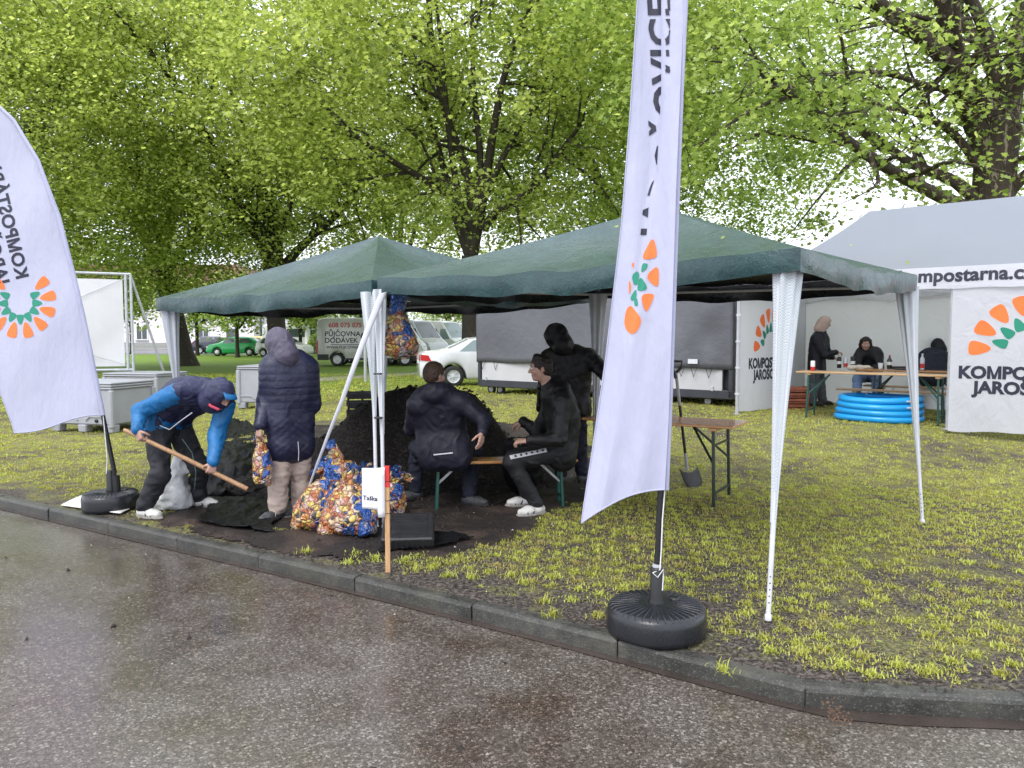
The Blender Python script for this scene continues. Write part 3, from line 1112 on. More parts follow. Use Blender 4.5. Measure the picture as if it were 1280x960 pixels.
    g = rng.normal(0, 1, cl.shape) * np.array([0.62, 0.62, 0.36])
    g[:, 2] -= 0.16 * (g[:, 0] ** 2 + g[:, 1] ** 2)
    L_ = cl + g * r[:, None]
    tint = np.clip(np.repeat(rng.normal(0.50, 0.15, len(C)), per) + rng.normal(0, 0.24, len(cl)), 0, 1)
    leaf_mesh('crown', L_, size, leaf, t, lobed, tint)
    return t

g_big = 'plane trees behind the gazebos'
T1x, T1y = 13.4, 22.0
def L1(*pp): return [tuple(P(a, b, d)) for a, b, d in pp]
limbs1 = [
    (L1((1238, 262, 22), (1205, 258, 21.5), (1130, 222, 20.5), (1065, 180, 19.5), (1010, 135, 18.7), (965, 100, 18)), .24, .07),
    (L1((1238, 268, 22), (1195, 228, 22), (1140, 205, 22.5), (1085, 165, 23), (1030, 130, 23.5), (970, 115, 24)), .21, .06),
    (L1((1228, 215, 22), (1195, 170, 21.8), (1155, 145, 21.5), (1112, 135, 21), (1060, 118, 20)), .14, .05),
    (L1((1222, 190, 22), (1190, 120, 22), (1150, 105, 21), (1105, 90, 20), (1040, 92, 19)), .13, .04),
    (L1((1232, 190, 22), (1212, 130, 21.8), (1196, 70, 21.4), (1180, 10, 21), (1172, -60, 20.5), (1150, -140, 20)), .34, .17),
    (L1((1222, 140, 22), (1212, 95, 21.5), (1200, 60, 21), (1196, 10, 20.5), (1200, -60, 20)), .13, .07),
    (L1((1254, 190, 22), (1263, 130, 22.2), (1272, 60, 22.6), (1280, 0, 23), (1290, -80, 23.4)), .34, .18),
    (L1((1248, 150, 22), (1240, 90, 22.8), (1215, 45, 23.4), (1190, 10, 24), (1160, -30, 25)), .2, .1),
    (L1((1240, 150, 22), (1256, 105, 21.4), (1290, 60, 20.8), (1340, 30, 20)), .15, .06),
    (L1((1252, 255, 22), (1275, 225, 21.6), (1320, 190, 21), (1400, 150, 20)), .22, .08),
    (L1((1254, 205, 22), (1290, 195, 21), (1360, 185, 20)), .1, .05),
]
tree('plane_tree', 'huge plane tree with mottled bark rising behind the white marquee', g_big, (T1x, T1y), 0.55, 7.3, (-2.5, -2.5, 11.0), (10.5, 8.5, 7.2), bark1, leaf_b, 110000, 0.142, True, (0.25, 0), limbs1, 3, 3, 0.12, .8, 4.3, .62, lambda c: np.where((c[:, 1] < 1) & (c[:, 0] > -8.5) & (c[:, 2] < 13), .30, np.where(c[:, 0] > -8, .55, 1.0)), 1)
tree('plane_tree', 'plane tree with a spreading fork just above the dip between both gazebos', g_big, (-1.55, 30), 0.40, 4.6, (0, -1.5, 10.8), (9.5, 8.5, 7.0), bark2, leaf_a, 96000, 0.145, True, (0.0, 0), [
    (L1((594, 290, 30), (570, 255, 29.5), (530, 225, 29), (480, 195, 28), (430, 160, 27)), .22, .07),
    (L1((604, 285, 30), (625, 262, 29.5), (665, 235, 29), (700, 190, 28), (730, 150, 27)), .2, .06),
    (L1((592, 262, 30), (580, 205, 30), (560, 150, 30), (540, 60, 29.5), (535, -30, 29)), .24, .1),
    (L1((602, 255, 30), (625, 205, 30), (650, 160, 30.5), (690, 110, 31)), .16, .05),
    (L1((598, 255, 30), (600, 190, 30), (592, 110, 30), (590, 20, 30)), .17, .08)], 5, 3, 0.08, .85, 4.9, .6, lambda c: np.where((c[:, 1] < 1.5) & (np.abs(c[:, 0]) < 5) & (c[:, 2] < 9.5), .3, 1.0), 1)
tree('plane_tree', 'dark forked plane tree behind the woman in the long navy coat', g_big, (-11.2, 37), 0.42, 5.0, (0, -2, 11.2), (9.5, 9, 8), bark2, leaf_a, 92000, 0.17, False, (-0.3, 0), [
    (L1((348, 335, 37), (330, 290, 36.5), (300, 255, 36), (255, 215, 35)), .24, .08),
    (L1((352, 335, 37), (385, 300, 36.5), (425, 265, 36), (460, 215, 35)), .26, .08),
    (L1((348, 330, 37), (345, 270, 37), (330, 190, 36.5), (330, 100, 36)), .26, .1)], 8, 4, 0.05, .9, 4.3, .6, lambda c: np.where((c[:, 1] < 1) & (np.abs(c[:, 0]) < 4) & (c[:, 2] < 8.5), .4, 1.0))
tree('plane_tree', 'leaning thick plane trunk left of the gazebo, near the white banner frame', g_big, (-17.2, 40.5), 0.48, 4.6, (0, -3, 10.8), (9, 9.5, 8.3), bark2, leaf_a, 92000, 0.175, False, (-1.0, 0), [
    (L1((208, 345, 40), (225, 315, 39.5), (242, 285, 39), (255, 230, 38)), .24, .08),
    (L1((206, 345, 40), (190, 310, 39.5), (165, 280, 39), (120, 240, 38)), .24, .08)], 11, 4, 0.02, .9, 3.2, .6)
tree('plane_tree', 'plane tree at the far left, its crown above the leaning left flag', g_big, (-23.5, 33), 0.45, 4.6, (1.5, -3, 9.8), (9.5, 9, 7.8), bark2, leaf_a, 92000, 0.165, False, (0, 0), None, 14, 7, -0.05, .9, 2.9, .7)
tree('plane_tree', 'plane tree whose crown fills the gap behind the front flag', g_big, (6.2, 38), 0.42, 5.2, (0, -3, 11.6), (9.5, 9, 8.2), bark2, leaf_b, 84000, 0.17, False, (0, 0), None, 17, 7, 0.04, .9, 4.6, .65)
tree('plane_tree', 'plane tree rising beyond the right end of the marquee', g_big, (31, 33), 0.45, 5.2, (-1, -1, 11), (10, 9, 8), bark2, leaf_b, 40000, 0.18, False, (0, 0), None, 21, 7, 0.0, .9, 4.0, .65)
tree('plane_tree', 'more distant plane tree seen between the center tree and the left trunks', g_big, (-7.5, 52), 0.4, 5, (0, 0, 12), (10, 9, 8), bark2, leaf_a, 26000, 0.26, False, (0, 0), None, 23, 6, 0.12, 1.0, 4.6, .65)
g_small = 'small street trees on the far lawn'
for (px, Y, h, rx, lab, sd) in [(297, 55, 5.0, 2.5, 'young tree standing right before the green car', 31), (247, 60, 5.4, 2.6, 'young dark tree left of the green car', 32), (376, 58, 5.4, 2.2, 'slim young tree close to the white hatchback', 33), (395, 66, 5.6, 2.4, 'slim tree by the far hedge, just left of the lettered van', 34),
                                (455, 62, 6.0, 3.0, 'bushy young tree above the roof of the lettered van', 35), (560, 68, 6.5, 3.2, 'roundish tree behind the parked white vans', 36), (615, 72, 7.0, 3.6, 'roundish tree beyond the vans, partly behind the trailer', 37), (165, 64, 6, 3, 'young tree at the house front behind the banner frame', 38)]:
    x = (px - 640) / 961 * Y
    tree('young_tree', lab, g_small, (x, Y), 0.13, h * .42, (0, 0, h * .72), (rx, rx, h * .34), bark2, leaf_b, 2600, 0.3, False, (0, 0), None, sd, 5, -.1, .55, h * .36, .7)
rnd = random.Random(99); rng = np.random.default_rng(99)
def bush(name, label, x, y, rx, ry, h, n, cat='hedge'):
    t = thing(name, label, cat, (x, y, 0))
    c = rng.normal(0, 1, (n, 3)); c /= np.linalg.norm(c, axis=1)[:, None]
    c = c * (rng.uniform(.2, 1, n) ** .33)[:, None] * np.array([rx, ry, h * .55]) + np.array([0, 0, h * .5])
    c = c[c[:, 2] > 0.05]
    leaf_mesh('foliage', c, 0.22, leaf_b, t, False, np.clip(rng.normal(.4, .2, len(c)), 0, 1))
    mb = MB()
    for i in range(5):
        mb.tube(wander((0, 0, 0), (rnd.uniform(-.6, .6) * rx, rnd.uniform(-.5, .5) * ry, h * .8), 4, .1), [.03, .025, .02, .015, .008], 5, False)
    mb.build('stems', bark2, t)
bush('bush', 'dark green bush between the hatchback and the lettered van', -15.0, 63, 1.7, 1, 1.9, 2200, 'bush')
bush('hedge', 'long green hedge behind the white vans', -5.5, 78, 9, 1.5, 5.2, 9000)
bush('hedge', 'tall hedge far behind the marquee', 26, 60, 16, 2, 5.5, 12000)

# ================================================================== HOUSES
plaster = mat('white_plaster', (0.72, 0.68, 0.72), 0.8, 0.06, 0.6, 0.1, 8)
plaster2 = mat('grey_plaster', (0.62, 0.62, 0.66), 0.8, 0.06, 0.6, 0.1, 8)
roof_m = mat('roof_tiles', (0.22, 0.11, 0.08), 0.7, 0.25, 3, 0.4, 12, 0.03)
glass_d = mat('window_glass', (0.05, 0.06, 0.07), 0.08, 0.2, 1, spec=0.7)
frame_w = mat('white_frame', (0.75, 0.75, 0.75), 0.5, 0.04)
plinth_m = mat('grey_plinth', (0.3, 0.3, 0.3), 0.8, 0.1)
def house(label, x0, x1, Y, depth, h, wins, m, floors=2, doors=()):
    t = thing('house', label, 'house', ((x0 + x1) / 2, Y, 0))
    w = x1 - x0
    mb = MB(); mb.box((0, depth / 2, h / 2), (w, depth, h)); mb.build('wall', m, t)
    mb = MB(); mb.box((0, -0.06, 0.35), (w + .1, 0.12, 0.7)); mb.build('plinth', plinth_m, t)
    mb = MB(); mb.prism([(-w / 2 - .5, h - .1), (w / 2 + .5, h - .1), (w / 2 + .5, h + .15), (-w / 2 - .5, h + .15)], -0.5, depth + .5)
    mb.prism([(-w / 2 - .5, h + .15), (w / 2 + .5, h + .15), (w / 2 - 2, h + 3), (-w / 2 + 2, h + 3)], 0.2, depth - .2)
    mb.build('roof', roof_m, t)
    for fl in range(floors):
        for xx in wins:
            z = 1.05 + 3.1 * fl
            if (xx, fl) in doors: continue
            fr = MB(); 
            fr.box((xx, -.04, z + .75), (1.35, .08, 1.6)); f = fr.build('window', frame_w, t)
            for s in (-1, 1):
                p = MB(); p.box((xx + s * .31, -.09, z + .75), (.52, .03, 1.36)); p.build('pane', glass_d, f)
            p = MB(); p.box((xx, -.12, z - .1), (1.5, .2, .06)); p.build('sill', plinth_m, f)
    for xx, fl in doors:
        d = MB(); d.box((xx, -.05, 1.15), (1.3, .1, 2.3)); d.build('door', glass_d, t)
    return t
house('long pinkish white house front seen under the gazebo roof at the left', -58, -29.5, 88, 9, 6.6, [-12.5, -9, -5.5, -2, 1.5, 5, 8.5, 11.8], plaster, 2, [(11.8, 0)])
house('pale grey house behind the green car and the hatchback', -29.2, -14, 90, 9, 6.2, [-6, -3.2, 0.2, 3.4, 6.2], plaster2, 2, [(-6, 0), (3.4, 0)])
house('far house with red roof peeking over the hedge behind the vans', -14, -2, 120, 9, 8.5, [-4, 0, 4], plaster, 2)
house('distant house front at the far left behind the pallet boxes', -92, -60, 90, 9, 6.6, [-13, -9, -5, -1, 3, 7, 11], plaster2, 2)
house('distant house far behind the marquee', 10, 60, 110, 10, 7.5, [-20, -16, -12, -8, -4, 0, 4, 8, 12, 16, 20], plaster, 2)
# ================================================================== GAZEBOS
def canopy_mat():
    t = NT('green_canopy').world()
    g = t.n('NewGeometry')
    n = t.noise(7, 5, 0.65)
    out = t.ramp(n, [(0.3, (0.010, 0.036, 0.038)), (0.55, (0.017, 0.054, 0.055)), (0.8, (0.030, 0.078, 0.078))])
    drops = t.ramp(t.voro(75, None, 'F1', 'Distance'), [(0.0, 1.0), (0.28, 0.0)])
    out = t.mix(out, (0.10, 0.17, 0.165), t.math('MULTIPLY', drops, 0.35))
    c = t.mix(out, (0.006, 0.007, 0.009), g.outputs['Backfacing'])  # near-black underside: the shade below the roof is put into the colour
    nn = t.bump(drops, 0.5, 0.006, t.bump(t.noise(16, 4, 0.65), 0.4, 0.02))
    t.set(color=c, rough=t.ramp(t.noise(3, 3), [(0.3, 0.20), (0.7, 0.38)]), spec=0.5, normal=nn)
    return t.m
can_m = canopy_mat()
white_steel = mat('white_steel', (0.58, 0.59, 0.63), 0.35, 0.06, 12, 0.08, 90, dirt=(0.35, 0.34, 0.32), dirt_amt=0.3)
black_plug = mat('black_plastic', (0.012, 0.012, 0.013), 0.4, 0.2, 8)
tape_m = mat('white_tape', (0.58, 0.59, 0.64), 0.55, 0.06, 9, 0.3, 60, 0.004)
def net_mat():
    t = NT('window_netting')
    v = t.mapping((120, 120, 120))
    ck = t.n('TexChecker'); ck.inputs['Scale'].default_value = 1.0
    t.l(v, ck.inputs['Vector'])
    ck.inputs['Color1'].default_value = (0.58, 0.61, 0.64, 1); ck.inputs['Color2'].default_value = (0.27, 0.32, 0.33, 1)
    t.set(color=t.mix(ck.outputs[0], (0.45, 0.49, 0.52), t.math('MULTIPLY', t.noise(18, 3), .6)), rough=0.6)
    return t.m
net_m = net_mat()

def gazebo(label, cs, apex_z, eave, legs, sleeves, seed):
    """cs: four corners (front order); eave heights per corner"""
    c0 = Vector((sum(c[0] for c in cs) / 4, sum(c[1] for c in cs) / 4, 0))
    t = thing('gazebo', label, 'gazebo', c0, 0, 'green pop up gazebos')
    C = [Vector((c[0], c[1], e)) - c0 for c, e in zip(cs, eave)]
    ap = Vector((0, 0, apex_z))
    val = 0.135
    for i in range(4):
        a, b = C[i], C[(i + 1) % 4]
        mid_n = ((a + b) / 2); outw = Vector((mid_n.x, mid_n.y, 0)).normalized()
        def roof(u, v):
            e = a.lerp(b, u)
            p = e.lerp(ap, v)
            w = 1 - v
            sag = -0.05 * math.sin(math.pi * u) * w - 0.075 * math.sin(math.pi * v) * (0.35 + 0.65 * math.sin(math.pi * u))
            wr = float(fbm(np.array([p.x * 2.6 + seed, p.y * 2.6, 4.0 + i]), 3)) * 0.013 * math.sin(math.pi * min(1, u * 1.0)) * (w ** .5)
            fold = 0.010 * math.sin(u * 31 + 9 * v) * max(0, 0.35 - v) * 3 * math.sin(math.pi * u)
            return p + Vector((0, 0, sag + wr + fold))
        mb = MB(); mb.grid(roof, 40, 20)
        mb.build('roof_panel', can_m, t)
        def skirt(u, v):
            p = roof(u, 0)
            ripple = 0.014 * math.sin(u * 40 + seed) * math.sin(math.pi * u) ** .5 + 0.012 * math.sin(u * 17 + 2 * seed + 2 * v)
            dz = v * val + 0.026 * math.sin(math.pi * u) * v + 0.005 * math.sin(u * 23 + seed) * v
            return p + outw * ((0.012 + 0.012 * math.sin(math.pi * v)) * min(1, 8 * math.sin(math.pi * u)) + ripple * v * math.sin(math.pi * u)) - Vector((0, 0, dz))
        mb = MB(); mb.grid(skirt, 60, 5)
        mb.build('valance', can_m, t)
        # eave rail below the roof edge, with its lowered middle brace
        r = MB(); r.tube([a + Vector((0, 0, -.10)) - outw * .03, b + Vector((0, 0, -.10)) - outw * .03], 0.0125, 8)
        r.build('eave_rail', white_steel, t)
        r = MB(); r.tube([a + Vector((0, 0, -.045)) * 1 - outw * .05, ap + Vector((0, 0, -.09))], 0.0125, 8)
        r.build('rafter', white_steel, t)
    hub = MB(); hub.lathe([(0.0, .02), (.05, .0), (.055, -.1), (.02, -.13)], (0, 0, apex_z - .04), 12)
    hub.build('hub', black_plug, t)
    for i, ft in enumerate(legs):
        if ft is None: continue
        foot = Vector((ft[0], ft[1], ft[2])) - c0
        top = C[i] + Vector((0, 0, -.10))
        top -= Vector((top.x, top.y, 0)).normalized() * (sleeves[i][3] if sleeves[i] and len(sleeves[i]) > 3 else .15)
        l = MB()
        l.tube([top, top.lerp(foot, .5), foot + Vector((0, 0, .01))], [0.0165, 0.0165, 0.0145], 10)
        lo = l.build('leg', white_steel, t)
        for k in range(5):
            h = MB()
            p = foot.lerp(top, .05 + .018 * k)
            dr = Vector((-p.x - c0.x, -p.y - c0.y, 0)).normalized()
            h.tube([p + dr * .012, p + dr * .0165], 0.0045, 6)
            h.build('hole', black_plug, lo)
        f_ = MB(); f_.lathe([(.02, 0), (.02, .03), (.016, .035)], foot, 10)
        f_.build('foot_cap', tape_m, lo)
        sl_ = sleeves[i]
        if sl_ is None: continue
        w0, zend, rot = sl_[:3]
        # gathered corner curtain round the leg: pleats of netting between white tapes
        n, rows = 48, 26
        ax = (foot - top)
        Lz = (top.z - zend) / (top.z - foot.z)
        V = []
        for j in range(rows + 1):
            s_ = j / rows
            p = top + ax * (s_ * Lz) 
            r0 = 0.017 + (w0 - 0.017) * (1 - s_) ** 1.35
            for k in range(n):
                a = 2 * math.pi * k / n
                rr = r0 * (1 + 0.24 * math.sin(7 * a + 1.3 * i + 1.5 * s_) * (0.4 + 0.6 * (1 - s_)) + 0.08 * math.sin(3 * a + 5 * s_ + seed))
                V.append((p.x + rr * math.cos(a + rot), p.y + rr * math.sin(a + rot) * 0.8, p.z + 0.01 * math.sin(5 * a) * s_))
        tp_, nt_ = [], []
        for j in range(rows):
            for k in range(n):
                q = (j * n + k, j * n + (k + 1) % n, (j + 1) * n + (k + 1) % n, (j + 1) * n + k)
                (tp_ if (k % 12) < 4 else nt_).append(q)
        m1 = MB(); m1.add(V, tp_, True); co = m1.build('corner_curtain', tape_m, t)
        m2 = MB(); m2.add(V, nt_, True); m2.build('netting', net_m, co)
    return t
def xyz(p, z=None): return (p.x, p.y, p.z if z is None else z)
gN, gB, gM = G(960, 775), G(1153, 654), G(474, 662)
gNc, gMc, gBc = (1.66, 4.46), (-1.14, 6.55), (3.56, 6.80)
gD = (0.95, 8.82)
gL = (-3.85, 8.35)
gE = (gL[0] + gD[0] - gMc[0], gL[1] + gD[1] - gMc[1])
gDz = float(terrain(*gD))
gazebo('nearer green gazebo, behind the front flag, over the bench', [gNc, gBc, gD, gMc], 2.74, [2.15, 2.17, 2.2, 2.13],
       [xyz(gN), xyz(gB), (gD[0], gD[1], gDz), (gM.x + .035, gM.y + .02, gM.z)],
       [(0.078, 0.55, .3, .14), (0.08, 0.5, 1.2, .09), (0.09, 0.35, .6), (0.05, 0.8, 0, .02)], 1.7)
gazebo('farther green gazebo at the left, over the woman and the shoveller', [(gMc[0] - .06, gMc[1] + .06), (gD[0] - .06, gD[1] + .06), gE, gL], 2.74, [2.115, 2.15, 2.1, 2.04],
       [(gM.x - .025, gM.y + .03, gM.z), None, (gE[0], gE[1], float(terrain(*gE))), (-3.62, 8.42, 0)],
       [(0.08, 0.95, 0.5, .05), None, (0.07, .8, 0), (0.085, .7, .4)], 4.2)
# the loose curtain of the left gazebo pulled aside and pegged to the ground
mb = MB()
cp = [P(479, 366, 6.45), P(462, 408, 6.45), P(445, 452, 6.45), P(428, 500, 6.5), P(410, 545, 6.6), P(396, 582, 6.7), P(385, 612, 6.8), P(378, 634, 6.85), P(374, 650, 6.86)]
wd = [.034, .03, .025, .020, .016, .013, .010, .008, .007]
vs = []
for p, w in zip(cp, wd):
    for k in range(10):
        a = 2 * math.pi * k / 10
        vs.append((p.x + w * math.cos(a) * (1 + .12 * (k % 2)), p.y + w * .42 * math.sin(a), p.z + .3 * w * math.cos(a)))
fs = [(i * 10 + k, i * 10 + (k + 1) % 10, (i + 1) * 10 + (k + 1) % 10, (i + 1) * 10 + k) for i in range(len(cp) - 1) for k in range(10)]
mb.add(vs, fs, True)
tag(mb.build('loose_curtain', tape_m, None, tuple(cp[-1])), 'white curtain strip twisted and pulled down to the bags', 'curtain')
mb = MB()
for z in (0.95, 1.32):
    mb.lathe([(.036, -.006), (.04, 0), (.036, .006)], (gM.x, gM.y + .02, z), 12)
tag(mb.build('cable_tie', black_plug, None, (gM.x, gM.y, 0.95)), 'black cable ties binding the two middle gazebo legs', 'cable tie')

# ================================================================== FLAGS
flag_m = NT('flag_cloth')
_c = flag_m.mix((0.50, 0.51, 0.67), (0.56, 0.57, 0.71), flag_m.noise(2.2, 3))
_wv = flag_m.noise(6, 4, 0.6, flag_m.mapping((1, 1, 0.35)))
flag_m.set(color=_c, rough=0.55, spec=0.3, normal=flag_m.bump(_wv, 0.5, 0.05))
_tr = flag_m.n('BsdfTranslucent'); flag_m.l(_c, _tr.inputs['Color'])
_mx = flag_m.n('MixShader'); _mx.inputs[0].default_value = 0.3
flag_m.l(flag_m.p.outputs[0], _mx.inputs[1]); flag_m.l(_tr.outputs[0], _mx.inputs[2]); flag_m.l(_mx.outputs[0], flag_m.out.inputs['Surface'])
flag_m = flag_m.m
print_dark = mat('print_navy', (0.016, 0.016, 0.036), 0.6, 0.1)
print_orange = mat('print_orange', (0.86, 0.17, 0.035), 0.6, 0.05)
print_green = mat('print_green', (0.01, 0.22, 0.14), 0.6, 0.05)
pole_m = mat('black_pole', (0.012, 0.012, 0.014), 0.3, 0.2, 10)
base_m = NT('black_water_base')
_d = base_m.ramp(base_m.voro(120, None, 'F1', 'Distance'), [(0.0, 1.0), (0.3, 0.0)])
base_m.set(color=base_m.mix((0.008, 0.009, 0.012), (0.017, 0.018, 0.023), base_m.noise(5, 4)), rough=0.3, spec=0.5, normal=base_m.bump(_d, 0.5, 0.004, base_m.bump(base_m.noise(30, 4), .15, .01)))
base_m = base_m.m
cord_m = mat('white_cord', (0.7, 0.7, 0.7), 0.6, 0.1)

def water_base(t, r, h):
    mb = MB()
    mb.lathe([(r * .9, 0), (r * .985, 0.012), (r, .035), (r, h * .62), (r * .985, h * .78), (r * .93, h * .9), (r * .86, h * .955), (r * .3, h * 1.0), (r * .14, h * 1.0)], (0, 0, 0), 56)
    b = mb.build('water_base', base_m, t)
    rb = MB()
    for k in range(40):
        a = 2 * math.pi * k / 40
        c, s_ = math.cos(a), math.sin(a)
        r1 = r * (.3 if k % 2 else .42)
        rb.tube([(r1 * c, r1 * s_, h * .985), (r * .62 * c, r * .62 * s_, h * .972), (r * .88 * c, r * .88 * s_, h * .94), (r * .95 * c, r * .95 * s_, h * .86)], [.003, .0065, .007, .004], 5)
    rb.build('rib', base_m, b)
    cp_ = MB(); cp_.lathe([(.03, 0), (.03, .012), (.022, .016)], (.11, .05, h * .985), 14); cp_.build('filler_cap', black_plug, b)
    st = MB(); st.lathe([(r * .16, h * .99), (.042, h + .012), (.036, h + .03), (.034, h + .19), (.028, h + .2), (.02, h + .2)], (0, 0, 0), 20)
    st.build('pole_socket', black_plug, b)

def curve(pts, y):
    ys = [p[1] for p in pts]; xs = [p[0] for p in pts]
    o = np.argsort(ys)
    return float(np.interp(y, np.array(ys)[o], np.array(xs)[o]))

# ---- front flag, folded along its length by the wind
fb_ = G(820, 789)
FY = fb_.y
RT = [(872, -420), (868, -300), (862, -140), (855, 0), (850, 120), (845, 240), (840, 400), (836, 520), (831, 612)]
LT = [(866, -425), (832, -320), (809, -140), (797, 0), (788, 140), (777, 280), (757, 450), (741, 560), (727, 650)]
CREASE = [(829, -140), (827, 0), (827, 120), (823.5, 178), (821.5, 215), (813, 243), (811, 265), (809, 291), (800, 360), (787, 417), (770, 500), (752, 600), (745, 650)]
def flag1(px, py, off=0.0):
    l, r_ = curve(LT, py), curve(RT, py)
    u = (px - l) / max(1e-6, r_ - l)
    c = curve(CREASE, py)
    d = (px - c)
    step = 0.035 / (1 + math.exp(-d / 1.6))                       # the flap on the pole side lies in front
    y = FY - step + 0.03 * math.sin(3.1 * u + py * 0.004) + 0.014 * math.sin(7.5 * u - py * 0.011) + 0.03 * (1 - u)
    y += 0.012 * math.sin(9 * u + 2) * (0.3 + max(0, py) / 650) + 0.02 * max(0, (py - 420) / 220) * math.sin(13 * u - 1 + py * .006)
    return P(px, py, y - off)
t = thing('beach_flag', 'tall white feather flag in front of the nearer gazebo, folded by the wind', 'flag', (fb_.x, fb_.y, 0), 0, 'white feather flags')
o0 = Vector((fb_.x, fb_.y, 0))
mb = MB()
def f1(u, v):
    py = -420 + v * (630 + 420)
    l, r_ = curve(LT, py), curve(RT, py)
    py2 = py + (v ** 12) * (24 * (1 - u) ** 2 - 18 * u - 5 * math.sin(math.pi * u))
    l2, r2 = curve(LT, py2), curve(RT, py2)
    return flag1(l2 + (r2 - l2) * u, py2) - o0
mb.grid(f1, 44, 110)
fl = mb.build('flag_cloth', flag_m, t)
mb = MB(); mb.tube([f1(i / 40, 1) for i in range(41)], .0045, 6); mb.build('hem', flag_m, fl)
mb = MB(); mb.tube([f1(0, i / 60) for i in range(61)], .0045, 6); mb.build('hem', flag_m, fl)
mb = MB(); mb.tube([P(832.5, 612, FY - .02) - o0, P(837, 500, FY - .02) - o0, P(843, 330, FY - .02) - o0, P(851, 120, FY - .02) - o0, P(858, -20, FY - .02) - o0, P(866, -250, FY - .02) - o0, P(873, -420, FY - .02) - o0], [.017, .017, .016, .015, .014, .012, .01], 10)
mb.build('pole_sleeve', flag_m, fl)
mb = MB(); mb.tube([(0, 0, .2), P(826, 614, FY) - o0, P(836, 480, FY) - o0], [.021, .0175, .0165], 12)
po = mb.build('pole', pole_m, t)
mb = MB(); mb.lathe([(.024, 0), (.026, .01), (.026, .05), (.022, .06)], P(821, 718, FY) - o0, 14); mb.build('clamp', mat('grey_collar', (.35, .36, .38), .35), po)
mb = MB(); mb.tube([P(831, 612, FY - .02) - o0, P(828, 650, FY - .025) - o0, P(826.5, 690, FY - .03) - o0, P(825, 712, FY - .03) - o0, P(816, 716, FY - .03) - o0, P(822, 722, FY - .035) - o0, P(829, 712, FY - .03) - o0, P(829, 722, FY - .03) - o0, P(828, 738, FY - .03) - o0], .0035, 6)
mb.build('cord', cord_m, po)
water_base(t, 0.275, 0.165)
# lettering that climbs the cloth, partly swallowed by the fold
TOPS = [(806, -140), (808, 0), (814, 100), (819, 165), (817, 215), (803, 262), (800, 292)]
tv, tf = text_tris('JAROŠOVICE', 1.0, 0.03, 'LEFT', 0.055, 1.06)
wd_ = max(p[0] for p in tv)
scl = 300.0 / wd_
pts = []
for (x, y) in tv:
    py = 296 - x * scl
    cap = min(1.0, max(0, y / 0.73))
    pts.append((curve(TOPS, py) + (1 - y / 0.73) * 31, py))
vs, fs = [], []
for f in tf:
    q = [pts[i] for i in f]
    cr = [curve(CREASE, b) - 0.8 for a, b in q]
    if any(a < c for (a, b), c in zip(q, cr)):
        q = [(min(a, c), b) for (a, b), c in zip(q, cr)]
    elif all(a > c + 5 and a < 838 and b < 92 for (a, b), c in zip(q, cr)):
        pass
    else:
        continue
    n = len(vs); vs += [flag1(a, b, .0045) - o0 for a, b in q]; fs.append((n, n + 1, n + 2))
mb = MB(); mb.add(vs, fs); mb.build('lettering', print_dark, fl)
def poly_print(polys, m, name):
    mb = MB()
    for pl in polys:
        pl = [(a / 3 + 700, b / 3 + 240) for a, b in pl]
        for _ in range(2):
            q = []
            for i in range(len(pl)):
                a, b = pl[i], pl[(i + 1) % len(pl)]
                q.append((a[0] * .78 + b[0] * .22, a[1] * .78 + b[1] * .22)); q.append((a[0] * .22 + b[0] * .78, a[1] * .22 + b[1] * .78))
            pl = q
        cx, cy = sum(p[0] for p in pl) / len(pl), sum(p[1] for p in pl) / len(pl)
        n = len(pl)
        rings = [[flag1(cx + (a - cx) * k, cy + (b - cy) * k, .0045) - o0 for a, b in pl] for k in (1, .75, .5, .25)]
        mb.add(sum(rings, []) + [flag1(cx, cy, .0045) - o0], [(r * n + i, r * n + (i + 1) % n, (r + 1) * n + (i + 1) % n, (r + 1) * n + i) for r in range(3) for i in range(n)] + [(3 * n + i, 3 * n + (i + 1) % n, 4 * n) for i in range(n)])
    return mb.build(name, m, fl)
poly_print([[(349, 164), (364, 225), (360, 248), (310, 254), (312, 232)], [(370, 270), (370, 354), (352, 352), (320, 315)], [(300, 383), (353, 380), (350, 402), (322, 460)],
            [(264, 424), (278, 440), (308, 478), (292, 520), (268, 536), (246, 515), (240, 485), (248, 440)], [(268, 268), (279, 262), (274, 290)], [(257, 326), (268, 350), (259, 394)]], print_orange, 'emblem')
poly_print([[(308, 266), (330, 268), (326, 286), (303, 306)], [(268, 312), (291, 295), (298, 310), (292, 346), (277, 350)], [(300, 312), (328, 355), (322, 367), (297, 372), (288, 364)], [(286, 360), (288, 395), (269, 410), (263, 395)], [(288, 393), (293, 428), (279, 427), (277, 405)]], print_green, 'emblem')

# ---- left flag, spread flat, seen from the back (mirrored print)
lb = G(139, 636)
LY = lb.y
R2 = [(128, 519), (118, 470), (104, 400), (90, 340), (72, 270), (46, 200), (16, 150), (-18, 118), (-60, 100)]
L2 = [(18, 538), (0, 490), (-20, 420), (-45, 340), (-60, 270), (-72, 200), (-80, 150), (-78, 118), (-64, 99)]
def flag2(px, py, off=0.0):
    l, r_ = curve(L2, py), curve(R2, py)
    u = (px - l) / max(1e-6, r_ - l)
    y = LY + 0.05 * math.sin(2.6 * u + py * .006) * (1 - u) + 0.02 * math.sin(6 * u + py * .02) * (1 - u) + .012 * math.sin(py * .05 + 5 * u)
    return P(px, py, y - off)
t2 = thing('beach_flag', 'white feather flag leaning out at the left picture edge with mirrored lettering', 'flag', (lb.x, lb.y, 0), 0, 'white feather flags')
o2 = Vector((lb.x, lb.y, 0))
mb = MB()
